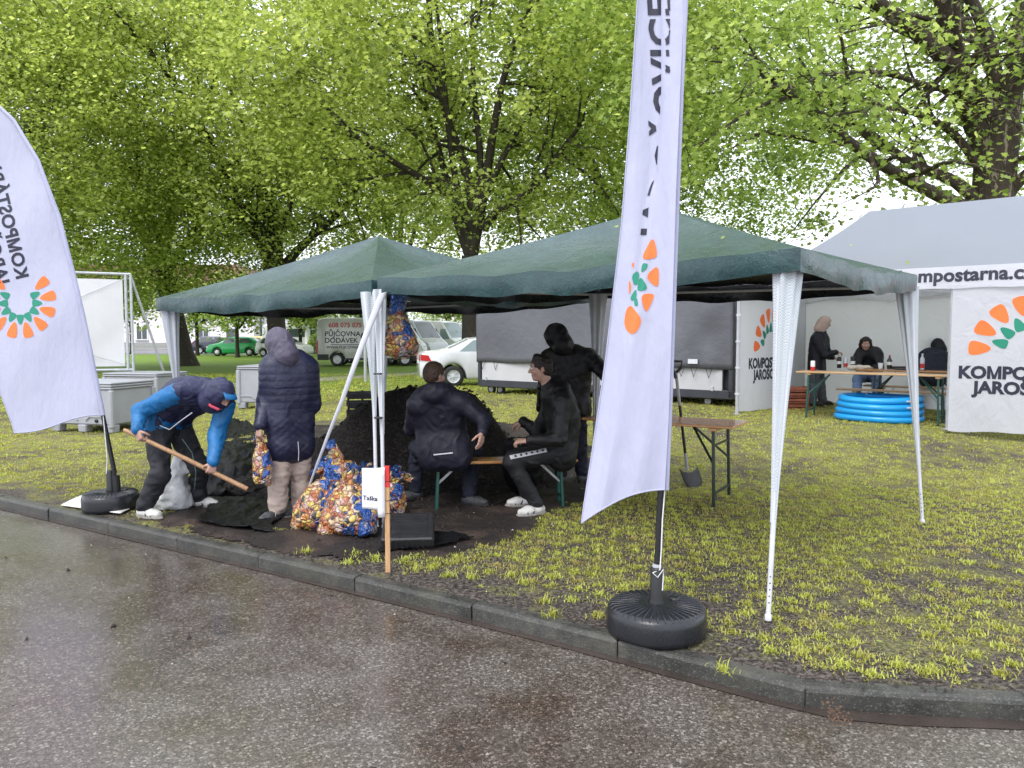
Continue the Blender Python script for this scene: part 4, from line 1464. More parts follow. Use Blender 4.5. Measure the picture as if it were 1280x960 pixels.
def f2(u, v):
    py = 100 + v * 430
    py2 = py + (v ** 10) * (11 * (1 - u) - 11 * u + 3 * math.sin(6 * u))
    l2, r2 = curve(L2, py2), curve(R2, py2)
    return flag2(l2 + (r2 - l2) * u, py2) - o2
mb.grid(f2, 40, 70)
fl2 = mb.build('flag_cloth', flag_m, t2)
mb = MB(); mb.tube([f2(i / 40, 1) for i in range(41)], .006, 6); mb.build('hem', flag_m, fl2)
mb = MB(); mb.tube([f2(0, i / 60) for i in range(61)], .006, 6); mb.build('hem', flag_m, fl2)
pl = [P(a + 1, b, LY - .015) - o2 for a, b in R2]
mb = MB(); mb.tube(pl, [.021] * 5 + [.018, .016, .014, .012], 9); mb.build('pole_sleeve', flag_m, fl2)
mb = MB(); mb.tube([(0, 0, .15), P(143, 590, LY) - o2, P(128, 516, LY) - o2, P(121, 480, LY) - o2], [.024, .022, .02, .018], 10); po = mb.build('pole', pole_m, t2)
mb = MB(); mb.tube([P(146, 615, LY) - o2, P(144.5, 594, LY) - o2], [.036, .036], 12); mb.build('clamp', black_plug, po)
mb = MB(); mb.tube([P(129, 520, LY - .02) - o2, P(132, 550, LY - .03) - o2, P(134, 575, LY - .03) - o2, P(133, 592, LY - .03) - o2], .004, 5); mb.build('cord', cord_m, po)
water_base(t2, 0.25, 0.17)
def mirrored(s, x0, y0, dx, dy, size, name):
    """text runs up the cloth from (x0, y0) along (dx, dy), its tops towards the pole"""
    tv, tf = text_tris(s, 1.0, 0.03, 'LEFT', .2, 1.05)
    n = math.hypot(dx, dy); dx, dy = dx / n, dy / n
    out = []
    for (x, y) in tv:
        out.append(flag2(x0 + dx * x * size - dy * y * size, y0 + dy * x * size + dx * y * size, .004) - o2)
    mb = MB(); mb.add(out, tf); return mb.build(name, print_dark, fl2)
mirrored('KOMPOSTÁRNA', 21, 350, -24, -95, 22.5, 'lettering')
mirrored('JAROŠOVICE', -3, 357, -24, -95, 22.5, 'lettering')
mb, mg = MB(), MB()
D_ = math.pi / 180
print_petals(mb, lambda x, y: flag2(x, y, .004) - o2, (25, 378), 25.5, 44, 15.5, [(-41 + 29.1 * k) * D_ for k in range(10)])
print_petals(mg, lambda x, y: flag2(x, y, .004) - o2, (25, 378), 16, 27.5, 11, [(-27 + 29.1 * k) * D_ for k in range(9)], True)
mb.build('emblem', print_orange, fl2); mg.build('emblem', print_green, fl2)

# ================================================================== MARQUEE
tent_w = NT('marquee_cloth')
_n = tent_w.noise(1.6, 4)
_cr = tent_w.noise(5, 5, 0.6, tent_w.mapping((1, 1, .6)), 0.8)
tent_w.set(color=tent_w.mix((0.62, 0.625, 0.69), (0.69, 0.695, 0.75), _n), rough=0.5, spec=0.35, normal=tent_w.bump(_cr, 0.55, 0.05))
_tr = tent_w.n('BsdfTranslucent'); _tr.inputs['Color'].default_value = (0.86, 0.86, 0.88, 1)
_mx = tent_w.n('MixShader'); _mx.inputs[0].default_value = 0.42
tent_w.l(tent_w.p.outputs[0], _mx.inputs[1]); tent_w.l(_tr.outputs[0], _mx.inputs[2]); tent_w.l(_mx.outputs[0], tent_w.out.inputs['Surface'])
tent_w = tent_w.m
alu = mat('marquee_steel', (0.5, 0.51, 0.53), 0.35, 0.1, 10, metal=0.4)
tA, tB = G(919, 518), G(1183, 541)
ta = Vector((tB.x - tA.x, tB.y - tA.y, 0)); LB = ta.length; ta.normalize()
tu = Vector((-ta.y, ta.x, 0))
if tu.y < 0: tu = -tu
TZ = 0.28
TL, TD = LB + 3.0, 3.1
EV, VB = 2.33, 2.02
tent = thing('marquee', 'white marquee with printed walls and web address along its valance', 'marquee', (tA.x, tA.y, TZ))
def tp(s, d, z): return ta * s + tu * d + Vector((0, 0, z))
def panel(name, s0, d0, s1, d1, z0, z1, bulge=0.03, seed=0, hem=0.05, nu=96, nv=60, parent=tent):
    n = (tp(s1, d1, 0) - tp(s0, d0, 0)).normalized().cross(Vector((0, 0, 1)))
    def fn(u, v):
        z = z0 + (z1 - z0) * v
        w = math.sin(math.pi * u) ** .6
        q = bulge * float(fbm(np.array([u * 3.2 + seed, v * 2.2, seed * 3.0]), 3)) * w * (1.1 - .5 * v)
        zz = z + (1 - v) ** 4 * hem * (math.sin(u * 9 + seed) * .4 + math.sin(u * 23 + seed) * .2 + .3)
        return tp(s0 + (s1 - s0) * u, d0 + (d1 - d0) * u, zz) + n * q
    mb = MB(); mb.grid(fn, nu, nv)
    return mb.build(name, tent_w, parent), fn
wl_, fn_l = panel('side_wall', 0.02, 0.02, 0.02, TD, 0.0, EV - .12, .03, 1)
wb_, _ = panel('back_wall', 0.02, TD, TL, TD, 0.02, EV - .1, .03, 2)
wr_, _ = panel('side_wall', TL, TD, TL, 0.02, 0.0, EV - .12, .03, 3)
wf_, fn_f = panel('front_wall', LB + .02, -.02, TL, -.02, 0.0, VB + .06, .035, 4, .07)
roof_c = NT('marquee_roof_cloth')
roof_c.set(color=roof_c.mix((0.28, 0.31, 0.385), (0.33, 0.36, 0.435), roof_c.noise(1.2, 4)), rough=.45, normal=roof_c.bump(roof_c.noise(5, 4), .2, .02))
_tr = roof_c.n('BsdfTranslucent'); _tr.inputs['Color'].default_value = (0.8, 0.82, 0.86, 1)
_mx = roof_c.n('MixShader'); _mx.inputs[0].default_value = 0.45
roof_c.l(roof_c.p.outputs[0], _mx.inputs[1]); roof_c.l(_tr.outputs[0], _mx.inputs[2]); roof_c.l(_mx.outputs[0], roof_c.out.inputs['Surface'])
roof_c = roof_c.m
# roof: hipped, slightly hollow
RS, RZ = 1.62, 3.46
rA, rB = Vector((RS, TD / 2, RZ)), Vector((TL - RS, TD / 2, RZ))
cor = [Vector((0, 0, EV)), Vector((TL, 0, EV)), Vector((TL, TD, EV)), Vector((0, TD, EV))]
def roof_part(a, b, ra_, rb_):
    def fn(u, v):
        p = a.lerp(b, u).lerp(ra_.lerp(rb_, u), v)
        p.z -= 0.20 * math.sin(math.pi * v) * (0.8 + .2 * math.sin(math.pi * u)) + 0.012 * float(fbm(np.array([p.x * 2, p.y * 2, 7.]), 2)) * math.sin(math.pi * v)
        return tp(p.x, p.y, p.z)
    mb = MB(); mb.grid(fn, 24, 12)
    return mb.build('roof_panel', roof_c, tent)
roof_part(cor[0], cor[1], rA, rB); roof_part(cor[1], cor[2], rB, rB); roof_part(cor[2], cor[3], rB, rA); roof_part(cor[3], cor[0], rA, rA)
vfn = None
for (s0, d0, s1, d1) in ((0, 0, TL, 0), (TL, 0, TL, TD), (TL, TD, 0, TD), (0, TD, 0, 0)):
    n = (tp(s1, d1, 0) - tp(s0, d0, 0)).normalized().cross(Vector((0, 0, 1)))
    def fn(u, v, s0=s0, d0=d0, s1=s1, d1=d1, n=n):
        L_ = math.hypot(s1 - s0, d1 - d0)
        return tp(s0 + (s1 - s0) * u, d0 + (d1 - d0) * u, EV - v * (EV - VB) + .006 * math.sin(u * L_ * 9) * v) + n * (0.025 + .012 * v * math.sin(u * L_ * 5) + .03 * v)
    mb = MB(); mb.grid(fn, 60, 4)
    vo = mb.build('valance', tent_w, tent)
    if vfn is None: vfn, vobj = fn, vo
for (s_, d_) in ((0, 0), (LB, 0), (TL, 0), (0, TD), (LB, TD), (TL, TD)):
    mb = MB(); mb.box(tp(s_, d_ + (.05 if d_ == 0 else -.05), EV / 2 - .05), (.045, .045, EV - .1), None, .006)
    p = mb.build('post', alu, tent)
    mb = MB(); mb.box(tp(s_, d_ + (.05 if d_ == 0 else -.05), .006), (.11, .11, .012)); mb.build('foot_plate', alu, p)
def scissor(s0, s1, d, k):
    mb = MB()
    for i in range(k):
        a, b = s0 + (s1 - s0) * i / k, s0 + (s1 - s0) * (i + 1) / k
        mb.beam(tp(a, d, 1.98), tp(b, d, 2.24), .012, .028); mb.beam(tp(a, d + .02, 2.24), tp(b, d + .02, 1.98), .012, .028)
    mb.build('scissor_truss', alu, tent)
scissor(0.05, LB, .1, 2); scissor(LB, TL, .1, 2); scissor(0.05, LB, TD - .1, 2)
# hook-and-loop straps on the left post
for z in (.35, .8, 1.25, 1.7):
    mb = MB(); mb.box(tp(0.0, .05, z), (.06, .06, .03)); mb.build('strap', tape_m, tent)
def s_of(px):
    """distance along the front at which the front plane shows at column px"""
    k = (px - CX) / FPX
    return (k * tA.y - tA.x) / (ta.x - k * ta.y)
# web address on the valance
s0_, s1_ = s_of(1066), s_of(1263)
tv, tf = text_tris('www.kompostarna.', 1.0, .035, 'LEFT', .3, 1.02)
wd_ = max(p[0] for p in tv)
sc_ = (s1_ - s0_) / wd_
tv, tf = text_tris('www.kompostarna.cz', 1.0, .035, 'LEFT', .3, 1.02)
nrm_f = -tu
mb = MB(); mb.add([vfn((s0_ + x * sc_) / TL, (EV - (VB + .105 + y * sc_)) / (EV - VB)) + nrm_f * .006 for x, y in tv], tf)
mb.build('lettering', print_dark, vobj)
def wall_print(fn, length, zlo, zhi, par, sgn, cx, cz, R_, z1, z2, size, nrm):
    """arch of petals over two lines of lettering"""
    m = lambda x, z: fn(x / length, (z - zlo) / (zhi - zlo)) + nrm * .005
    mb, mg = MB(), MB()
    print_petals(mb, m, (cx, cz), R_ * .66, R_, R_ * .34, [(3 + 24.9 * k) * D_ for k in range(8)])
    print_petals(mg, m, (cx, cz), R_ * .42, R_ * .66, R_ * .22, [(15.4 + 24.9 * k) * D_ for k in range(7)], True)
    mb.build('emblem', print_orange, par); mg.build('emblem', print_green, par)
    for s_, z in (('KOMPOSTÁRNA', z1), ('JAROŠOVICE', z2)):
        tv, tf = text_tris(s_, size, .045 * size, 'CENTER', size * .3)
        mb = MB(); mb.add([m(cx + x, z + y) for x, y in tv], tf); mb.build('lettering', print_dark, par)
wall_print(fn_f, TL - LB - .02, 0, VB + .06, wf_, 1, s_of(1290) - LB - .02, 1.15, .73, .76, .55, .235, -tu)
def d_of(px):
    k = (px - CX) / FPX
    return (k * tA.y - tA.x) / (tu.x - k * tu.y)
wall_print(fn_l, TD - .02, 0, EV - .12, wl_, 1, d_of(934) + .92, 1.13, .70, .77, .56, .25, Vector((ta.x, ta.y, 0)))

# ================================================================== TRAILER
fA, fB = G(596, 492), G(915, 509)
xa = Vector((fB.x - fA.x, fB.y - fA.y, 0)); TLn = xa.length; xa.normalize()
xu = Vector((-xa.y, xa.x, 0))
if xu.y < 0: xu = -xu
tr = thing('trailer', 'box trailer with grey tarpaulin side over a white lower panel', 'trailer', (fA.x, fA.y, fA.z))
Mt = Matrix(((xa.x, xu.x, 0, 0), (xa.y, xu.y, 0, 0), (0, 0, 1, 0), (0, 0, 0, 1)))
frame_d = mat('trailer_frame', (0.03, 0.033, 0.042), 0.45, 0.2, 4)
pan_m = mat('trailer_panel', (0.47, 0.47, 0.49), 0.4, 0.05, 1.5, 0.05, 20, dirt=(0.35, .35, .34), dirt_amt=.25)
tarp_m = mat('grey_tarpaulin', (0.10, 0.102, 0.118), 0.42, 0.12, 1.2, 0.4, 7, 0.03)
HT, zf, zp = 2.45, .17, .78
mb = MB(); mb.box((TLn / 2, 1.2, .26), (TLn, 2.3, .18), Mt, .02); mb.build('chassis', frame_d, tr)
mb = MB(); mb.box((TLn / 2, 1.25, .35 + (HT - .35) / 2), (TLn - .1, 2.1, HT - .37), Mt); mb.build('box_body', frame_d, tr)
for xx in (.03, TLn - .06):
    mb = MB(); mb.box((xx, .1, .15 + HT / 2 - .02), (.09, .1, HT - .14), Mt, .01); mb.build('corner_post', frame_d, tr)
mb = MB(); mb.box((TLn / 2 - .06, .09, (.33 + zp) / 2), (TLn - .34, .06, zp - .33), Mt, .008); lp = mb.build('lower_panel', pan_m, tr)
for xx in (.25, TLn * .35, TLn * .62, TLn - .42):
    mb = MB(); mb.box((xx, .045, .37), (.05, .03, .09), Mt, .006); mb.build('latch', alu, lp)
def tarp(u, v):
    x = -.02 + (TLn + .0) * u
    z = HT - (HT - zp + .03) * v + .02 * v * math.sin(u * 31) * .4
    y = .03 - .035 * abs(math.sin(u * 9 + .8 * math.sin(4 * v + 5 * u))) ** 3 * (0.3 + .7 * v) - .02 * math.sin(u * 21 + v * 3)
    sw = .05 * math.exp(-((u - .93) / .03) ** 2)
    return Mt @ Vector((x, y - sw * math.sin(v * 5) ** 2, z))
mb = MB(); mb.grid(tarp, 90, 14); tp_o = solidify(mb.build('tarpaulin', tarp_m, tr), .006)
mb = MB(); mb.box((TLn / 2, 1.15, HT + .03), (TLn + .06, 2.42, .07), Mt, .02); mb.build('roof', tarp_m, tr)
mb = MB()
for uu in (.03, .09, .37, .46, .55, .66, .84, .88, .93):
    a = tarp(uu, 1); 
    for s_ in (-.07, .07):
        mb.tube([a, a + Mt @ Vector((s_, -.012, .015)) + Vector((0, 0, .02)), a + Mt @ Vector((0, -.02, -.17))], .006, 4)
mb.build('tie_cord', black_plug, tr)
mb = MB(); mb.box((TLn * .875, -.035, zp + .11), (.2, .012, .09), Mt); mb.build('paper_tag', tape_m, tr)
def wheel(name, parent, c, r, w, axis='y', M=None, rim=None, hub_r=.62):
    Mw = Matrix.Translation(c) @ Matrix.Rotation(math.pi / 2, 4, 'X')
    if M is not None: Mw = M @ Mw
    a = MB(); a.lathe([(r * .62, -w / 2), (r * .9, -w / 2), (r, -w * .36), (r, w * .36), (r * .9, w / 2), (r * .62, w / 2)], (0, 0, 0), 26, True, Mw, False)
    o = a.build(name, mat('tyre_rubber', (.018, .018, .018), .8, .2, 10), parent)
    b = MB(); b.lathe([(.0, w * .40), (r * .12, w * .43), (r * .16, w * .36), (r * .5, w * .28), (r * .6, w * .44), (r * .64, w * .46), (r * .64, -w * .46), (.0, -w * .4)], (0, 0, 0), 26, True, Mw)
    b.build('rim', rim or alu, o)
    d = MB()
    for k in range(7):
        an = 2 * math.pi * k / 7
        d.box((0, 0, 0), (r * .40, r * .085, .012), Mw @ Matrix.Rotation(an, 4, 'Z') @ Matrix.Translation((r * .39, 0, w * .40)))
    d.build('spoke', rim or alu, o)
    return o
for xx in (.22, .5, TLn - .6):
    wheel('wheel', tr, (xx, .3, .11), .11, .08, M=Mt)

# ================================================================== BEER BENCHES AND TABLES
wood_o = NT('varnished_wood')
_g = wood_o.noise(3.5, 5, .6, wood_o.mapping((2, 26, 26)), .4)
wood_o.set(color=wood_o.ramp(_g, [(.3, (.30, .135, .045)), (.55, (.42, .21, .08)), (.8, (.55, .30, .13))]), rough=.22, spec=.55, coat=.3, normal=wood_o.bump(_g, .15, .004))
wood_o = wood_o.m
wood_d = NT('varnished_dark_wood')
_g = wood_d.noise(3.5, 5, .6, wood_d.mapping((2, 26, 26)), .4)
wood_d.set(color=wood_d.ramp(_g, [(.3, (.40, .18, .06)), (.55, (.52, .26, .10)), (.8, (.60, .34, .16))]), rough=.2, spec=.55, coat=.35, normal=wood_d.bump(_g, .15, .004))
wood_d = wood_d.m
green_st = mat('green_steel', (0.012, 0.07, 0.055), 0.35, 0.15, 8)
dark_st = mat('dark_green_steel', (0.012, 0.022, 0.022), 0.35, 0.15, 8)
def beer_furniture(name, label, cat, a, b, width, zt, boards, wood, steel, inset=.16, group=None, thick=.027):
    """a, b: ends of the top's middle line on the ground (world)"""
    a, b = Vector(a), Vector(b)
    d = b - a
    d.z = 0
    L_ = d.length
    ang = math.atan2(d.y, d.x)
    t = thing(name, label, cat, ((a.x + b.x) / 2, (a.y + b.y) / 2, (a.z + b.z) / 2), ang, group)
    bw = width / boards
    for k in range(boards):
        mb = MB(); mb.box((0, -width / 2 + bw * (k + .5), zt - thick / 2), (L_, bw - .004, thick), None, .006); mb.build('board', wood, t)
    for s_ in (-1, 1):
        mb = MB(); mb.box((s_ * (L_ / 2 - inset), 0, zt - thick - .016), (.07, width - .03, .03), None, .004); mb.build('batten', wood, t)
    for s_ in (-1, 1):
        x = s_ * (L_ / 2 - inset)
        w2 = width / 2 - .05
        for q in (-1, 1):
            mb = MB(); mb.beam((x, q * w2, zt - .045), (x + s_ * .02, q * (w2 + .015), 0), .028, .028, (1, 0, 0), .004)
            lg = mb.build('leg', steel, t)
            mb = MB(); mb.box((x + s_ * .02, q * (w2 + .015), .006), (.04, .034, .012)); mb.build('foot', black_plug, lg)
        mb = MB(); mb.beam((x + s_ * .015, -w2, .12 if cat == 'table' else .1), (x + s_ * .015, w2, .12 if cat == 'table' else .1), .022, .022)
        mb.build('crossbar', steel, t); mb = MB()
        mb.beam((x + s_ * .004, -w2, zt - .2), (x + s_ * .004, w2, zt - .2), .018, .018)
        mb.build('crossbar', steel, t)
        mb = MB()
        if cat == 'table':
            mb.beam((x + s_ * .008, -w2, zt * .52), (x - s_ * .28, 0, zt - .05), .014, .022); mb.beam((x + s_ * .008, w2, zt * .52), (x - s_ * .28, 0, zt - .05), .014, .022)
        else:
            mb.beam((x + s_ * .01, 0, zt * .5), (x - s_ * .2, 0, zt - .04), .014, .022)
            mb.beam((x + s_ * .01, -w2, zt * .5), (x + s_ * .01, w2, zt * .5), .014, .014)
        mb.build('folding_brace', alu if cat == 'bench' else steel, t)
    return t
beer_furniture('beer_bench', 'orange wooden beer bench with two seated men under the nearer gazebo', 'bench', G(527, 636), G(719, 631), .27, .465, 1, wood_o, green_st, .16, 'beer benches')
e1 = G(900, 634); tdir = Vector((-.86, .51, 0)); e2 = e1 + tdir * 1.45; tw = Vector((.51, .86, 0)) * .27
beer_furniture('beer_table', 'wet brown beer table right of the front flag, shovel behind it', 'table', e1 + tw - tdir * .12, e2 + tw, .62, .785, 3, wood_d, dark_st, .2, 'beer tables')
# furniture in the marquee
def on_tent(s, d): 
    p = tp(s, d, 0) + Vector((tA.x, tA.y, 0)); p.z = float(terrain(p.x, p.y)); return p
wood_p = NT('pale_wood')
_g = wood_p.noise(3.5, 5, .6, wood_p.mapping((2, 26, 26)), .4)
wood_p.set(color=wood_p.ramp(_g, [(.3, (.36, .22, .11)), (.7, (.52, .35, .19))]), rough=.35, spec=.4, normal=wood_p.bump(_g, .15, .004))
wood_p = wood_p.m
ft0, ft1 = G(1003, 521), G(1176, 533)
fdir = (ft1 - ft0); fdir.z = 0; fdir.normalize()
fback = Vector((-fdir.y, fdir.x, 0)); fback = fback if fback.y > 0 else -fback
beer_furniture('beer_table', 'long pale beer table at the marquee opening, standing behind the pool', 'table', ft0 - fdir * .12 + fback * .22, ft1 + fdir * .14 + fback * .22, .5, .765, 2, wood_p, green_st, .2, 'beer tables')
def shifted(a, b, k): return a + fback * k, b + fback * k
q0, q1 = shifted(ft0 + fdir * .35, ft1 + fdir * .2, .75)
beer_furniture('beer_bench', 'pale beer bench nearest to the pool, behind the long table', 'bench', q0, q1, .25, .46, 1, wood_p, dark_st, .3, 'beer benches')
q0, q1 = shifted(ft0 + fdir * .55, ft1 + fdir * .3, 1.35)
beer_furniture('beer_table', 'second beer table with bottles, before the seated woman in the marquee', 'table', q0, q1, .5, .775, 2, wood_o, dark_st, .3, 'beer tables')
q0, q1 = shifted(ft0 + fdir * .5, ft1 + fdir * .3, 1.98)
beer_furniture('beer_bench', 'beer bench against the marquee back, under the seated woman', 'bench', q0, q1, .25, .46, 1, wood_p, dark_st, .3, 'beer benches')
# ================================================================== PEOPLE
skin_m = NT('skin')
_n = skin_m.noise(30, 3)
skin_m.set(color=skin_m.ramp(_n, [(.3, (.36, .215, .165)), (.7, (.46, .285, .22))]), rough=.5, spec=.4, sss=.08, normal=skin_m.bump(skin_m.noise(160, 2), .1, .002))
skin_m = skin_m.m
def cloth(name, col, rough=.6, var=.18, bump=.5, scale=9, spec=.35):
    t = NT(name)
    n = t.noise(scale, 5, .62, None, .5)
    n2 = t.noise(260, 2)
    t.set(color=t.ramp(n, [(.3, [c * (1 - var) for c in col]), (.7, [c * (1 + var) for c in col])]), rough=rough, spec=spec,
          normal=t.bump(n2, .15, .001, t.bump(t.noise(scale * 2.2, 4, .6, None, .8), bump, .012)))
    return t.m
hair_b = cloth('brown_hair', (.055, .032, .02), .5, .4, .6, 40)
hair_d = cloth('dark_hair', (.018, .012, .01), .5, .4, .6, 40)
white_m = mat('eye_white', (.7, .68, .65), .2, .02)
iris_m = mat('eye_dark', (.03, .02, .015), .15, .05)
V3 = Vector
def unit(v):
    v = Vector(v); v.normalize(); return v
def basis(f, up):
    f = unit(f); u = Vector(up); u = unit(u - f * u.dot(f)); r = f.cross(u)
    return f, u, r
def rot_rows(*v): return [list(x) for x in v]

def head_prims(F, c, f, up, s=1.0, face=True):
    f, u, r = basis(f, up)
    rr = rot_rows(r, f, u)
    F.ell(c + (u * .03 - f * .008) * s, (.074 * s, .094 * s, .086 * s), rr, .03)
    F.ell(c + (-u * .04 + f * .018) * s, (.056 * s, .068 * s, .066 * s), rr, .035)
    F.ell(c + (-u * .088 + f * .058) * s, (.026 * s, .022 * s, .02 * s), rr, .03)
    for q in (-1, 1):
        F.ell(c + (r * q * .076 - f * .008 + u * .0) * s, (.010 * s, .02 * s, .031 * s), rr, .008)
        F.ell(c + (r * q * .042 - u * .022 + f * .062) * s, (.026 * s, .024 * s, .026 * s), rr, .025)
    F.cap(c + (r * -.036 + u * .036 + f * .078) * s, c + (r * .036 + u * .036 + f * .078) * s, .014 * s, .014 * s, .018)
    F.cap(c + (u * .018 + f * .086) * s, c + (-u * .022 + f * .108) * s, .009 * s, .0135 * s, .012)
    for q in (-1, 1):
        F.ell(c + (r * q * .012 - u * .026 + f * .094) * s, (.010 * s, .012 * s, .009 * s), rr, .008)
        F.ell(c + (r * q * .031 + u * .012 + f * .094) * s, (.017 * s, .013 * s, .011 * s), rr, .012, True)
    F.cap(c + (r * -.018 - u * .053 + f * .080) * s, c + (r * .018 - u * .053 + f * .080) * s, .0085 * s, .0085 * s, .008)
    F.cap(c + (r * -.016 - u * .064 + f * .078) * s, c + (r * .016 - u * .064 + f * .078) * s, .009 * s, .009 * s, .008)

def hand_prims(F, w, d, n, th, curl=.5, s=1.0, spread=.0):
    """w wrist, d finger direction, n towards the palm side, th towards the thumb"""
    d = unit(d); n = unit(V3(n) - d * V3(n).dot(d)); th = unit(V3(th) - d * V3(th).dot(d) - n * V3(th).dot(n))
    offs = [.030, .010, -.011, -.030]
    lens = [.070, .078, .073, .056]
    for i, (o, L_) in enumerate(zip(offs, lens)):
        k0 = w + th * (o * .6 * s) + d * (.015 * s)
        k1 = w + th * (o * s) + d * ((.088 - abs(o) * .25) * s)
        F.cap(k0, k1, .0145 * s, .0125 * s, .012)
        p, a = k1, 0.0
        for j, (q, rj) in enumerate(((.44, .0092), (.32, .0084), (.24, .0074))):
            a += curl * (0.75 + .1 * i + .15 * j)
            e = p + (d * math.cos(a) + n * math.sin(a) + th * (spread * (1.5 - i) * .12)) * (L_ * q * s)
            F.cap(p, e, rj * s, (rj - .0006) * s, .004)
            p = e
    b0 = w + d * (.022 * s) + th * (.026 * s) + n * (.006 * s)
    b1 = b0 + (d * .55 + th * .72 + n * .35).normalized() * (.042 * s)
    b2 = b1 + (d * .85 + th * .15 + n * .5 * (1 + curl)).normalized() * (.030 * s)
    b3 = b2 + (d * .7 - th * .25 * curl + n * .6 * (1 + curl)).normalized() * (.024 * s)
    F.cap(b0, b1, .0145 * s, .0115 * s, .012); F.cap(b1, b2, .0108 * s, .0098 * s, .004); F.cap(b2, b3, .0098 * s, .008 * s, .004)

def spine_pt(J, t):
    a, c = J['pelvis'], J['neck']
    b = J.get('mid', (a + c) * .5)
    b = b * 2 - (a + c) * .5
    return a * (1 - t) ** 2 + b * (2 * t * (1 - t)) + c * t * t
def spine_r(J, t):
    return unit(unit(J['hip_r'] - J['hip_l']) * (1 - t) + unit(J['sho_r'] - J['sho_l']) * t)
TORSO = [(-.02, .095, .098), (.14, .088, .100), (.32, .078, .100), (.5, .088, .106), (.68, .100, .108), (.84, .105, .094), (.95, .075, .07)]
def torso_prims(F, J, add=0.0, lo=-.1, hi=1.1, s=1.0, k=.08, wide=0.0):
    for (t, w, r_) in TORSO:
        if lo <= t <= hi:
            p, q = spine_pt(J, t), spine_r(J, t)
            F.cap(p - q * (w + wide) * s, p + q * (w + wide) * s, (r_ + add) * s, None, k)

SHOE_N = [0]
def shoe(parent, A, d, mat_up, mat_sole, s=1.0, h=.008, stripes=None, near=None):
    d = unit((d[0], d[1], 0)); g = 0.0
    gz = A.z - .085 * s
    side = V3((-d.y, d.x, 0))
    heel = V3((A.x, A.y, gz)) - d * .045 * s
    F = Field()
    F.cap(heel + V3((0, 0, .05 * s)) + d * .01, heel + d * .05 * s + V3((0, 0, .062 * s)), .040 * s, .042 * s, .03)
    F.cap(heel + d * .05 * s + V3((0, 0, .05 * s)), heel + d * .15 * s + V3((0, 0, .044 * s)), .043 * s, .042 * s, .03, (side, .92))
    F.cap(heel + d * .15 * s + V3((0, 0, .044 * s)), heel + d * .215 * s + V3((0, 0, .040 * s)), .042 * s, .032 * s, .03, (side, .85))
    F.cap(A, heel + d * .05 * s + V3((0, 0, .06 * s)), .038 * s, .042 * s, .03)
    o = field_obj(F, 'shoe', mat_up, parent, h, .002, 30)
    out = []
    for k in range(20):
        a = 2 * math.pi * k / 20
        x = .108 + .152 * math.cos(a) - 0.0
        w = .05 * math.sin(a) * (1.0 if math.cos(a) > -.2 else .86)
        out.append((x * s, w * s))
    mb = MB()
    rows = []
    for (zz, q) in ((.002, .97), (.012, 1.02), (.028, 1.0)):
        rows.append([heel + d * (x * q) + side * (y * q) + V3((0, 0, zz * s)) for x, y in out])
    vs = [p for r_ in rows for p in r_]
    fs = [tuple(range(19, -1, -1)), tuple(range(40, 60))] + [(i * 20 + k, i * 20 + (k + 1) % 20, (i + 1) * 20 + (k + 1) % 20, (i + 1) * 20 + k) for i in range(2) for k in range(20)]
    mb.add(vs, fs, False); mb.build('sole', mat_sole, o)
    if stripes is not None:
        sg = 1 if near is None else near
        for k in range(3):
            b = heel + d * (.105 + .028 * k) * s + side * sg * .0495 * s
            mb = MB(); mb.beam(b + V3((0, 0, .028)) + d * .012, b + V3((0, 0, .070)) - d * .010 - side * sg * .012, .012, .010, side); mb.build('stripe', stripes, o)
    for k in range(4):
        b = heel + d * (.115 + .02 * k) * s + V3((0, 0, (.092 - .006 * k) * s))
        mb = MB(); mb.tube([b - side * .018, b + V3((0, 0, .004)), b + side * .018], .0035, 5); mb.build('lace', mat_sole, o)
    return o

def hood_field(c, f, up, s=1.0, add=.03, deep=.0, peak=0.0, drop=.06):
    f, u, r = basis(f, up)
    rr = rot_rows(r, f, u)
    F = Field()
    F.ell(c + u * .022 - f * .012, ((.078 + add) * s, (.094 + add) * s, (.094 + add) * s), rr, .03)
    if peak: F.ell(c + u * (.05 + peak) - f * .05, (.05, .07, .06), rr, .06)
    F.cap(c - u * .03 - f * .035, c - u * (.06 + drop) - f * .05, (.082 + add) * s, (.085 + add) * s, .04)
    F.cut(c + f * (.095 + add - deep), c + f * .3 - u * .05, .066, .1, .012)
    return F

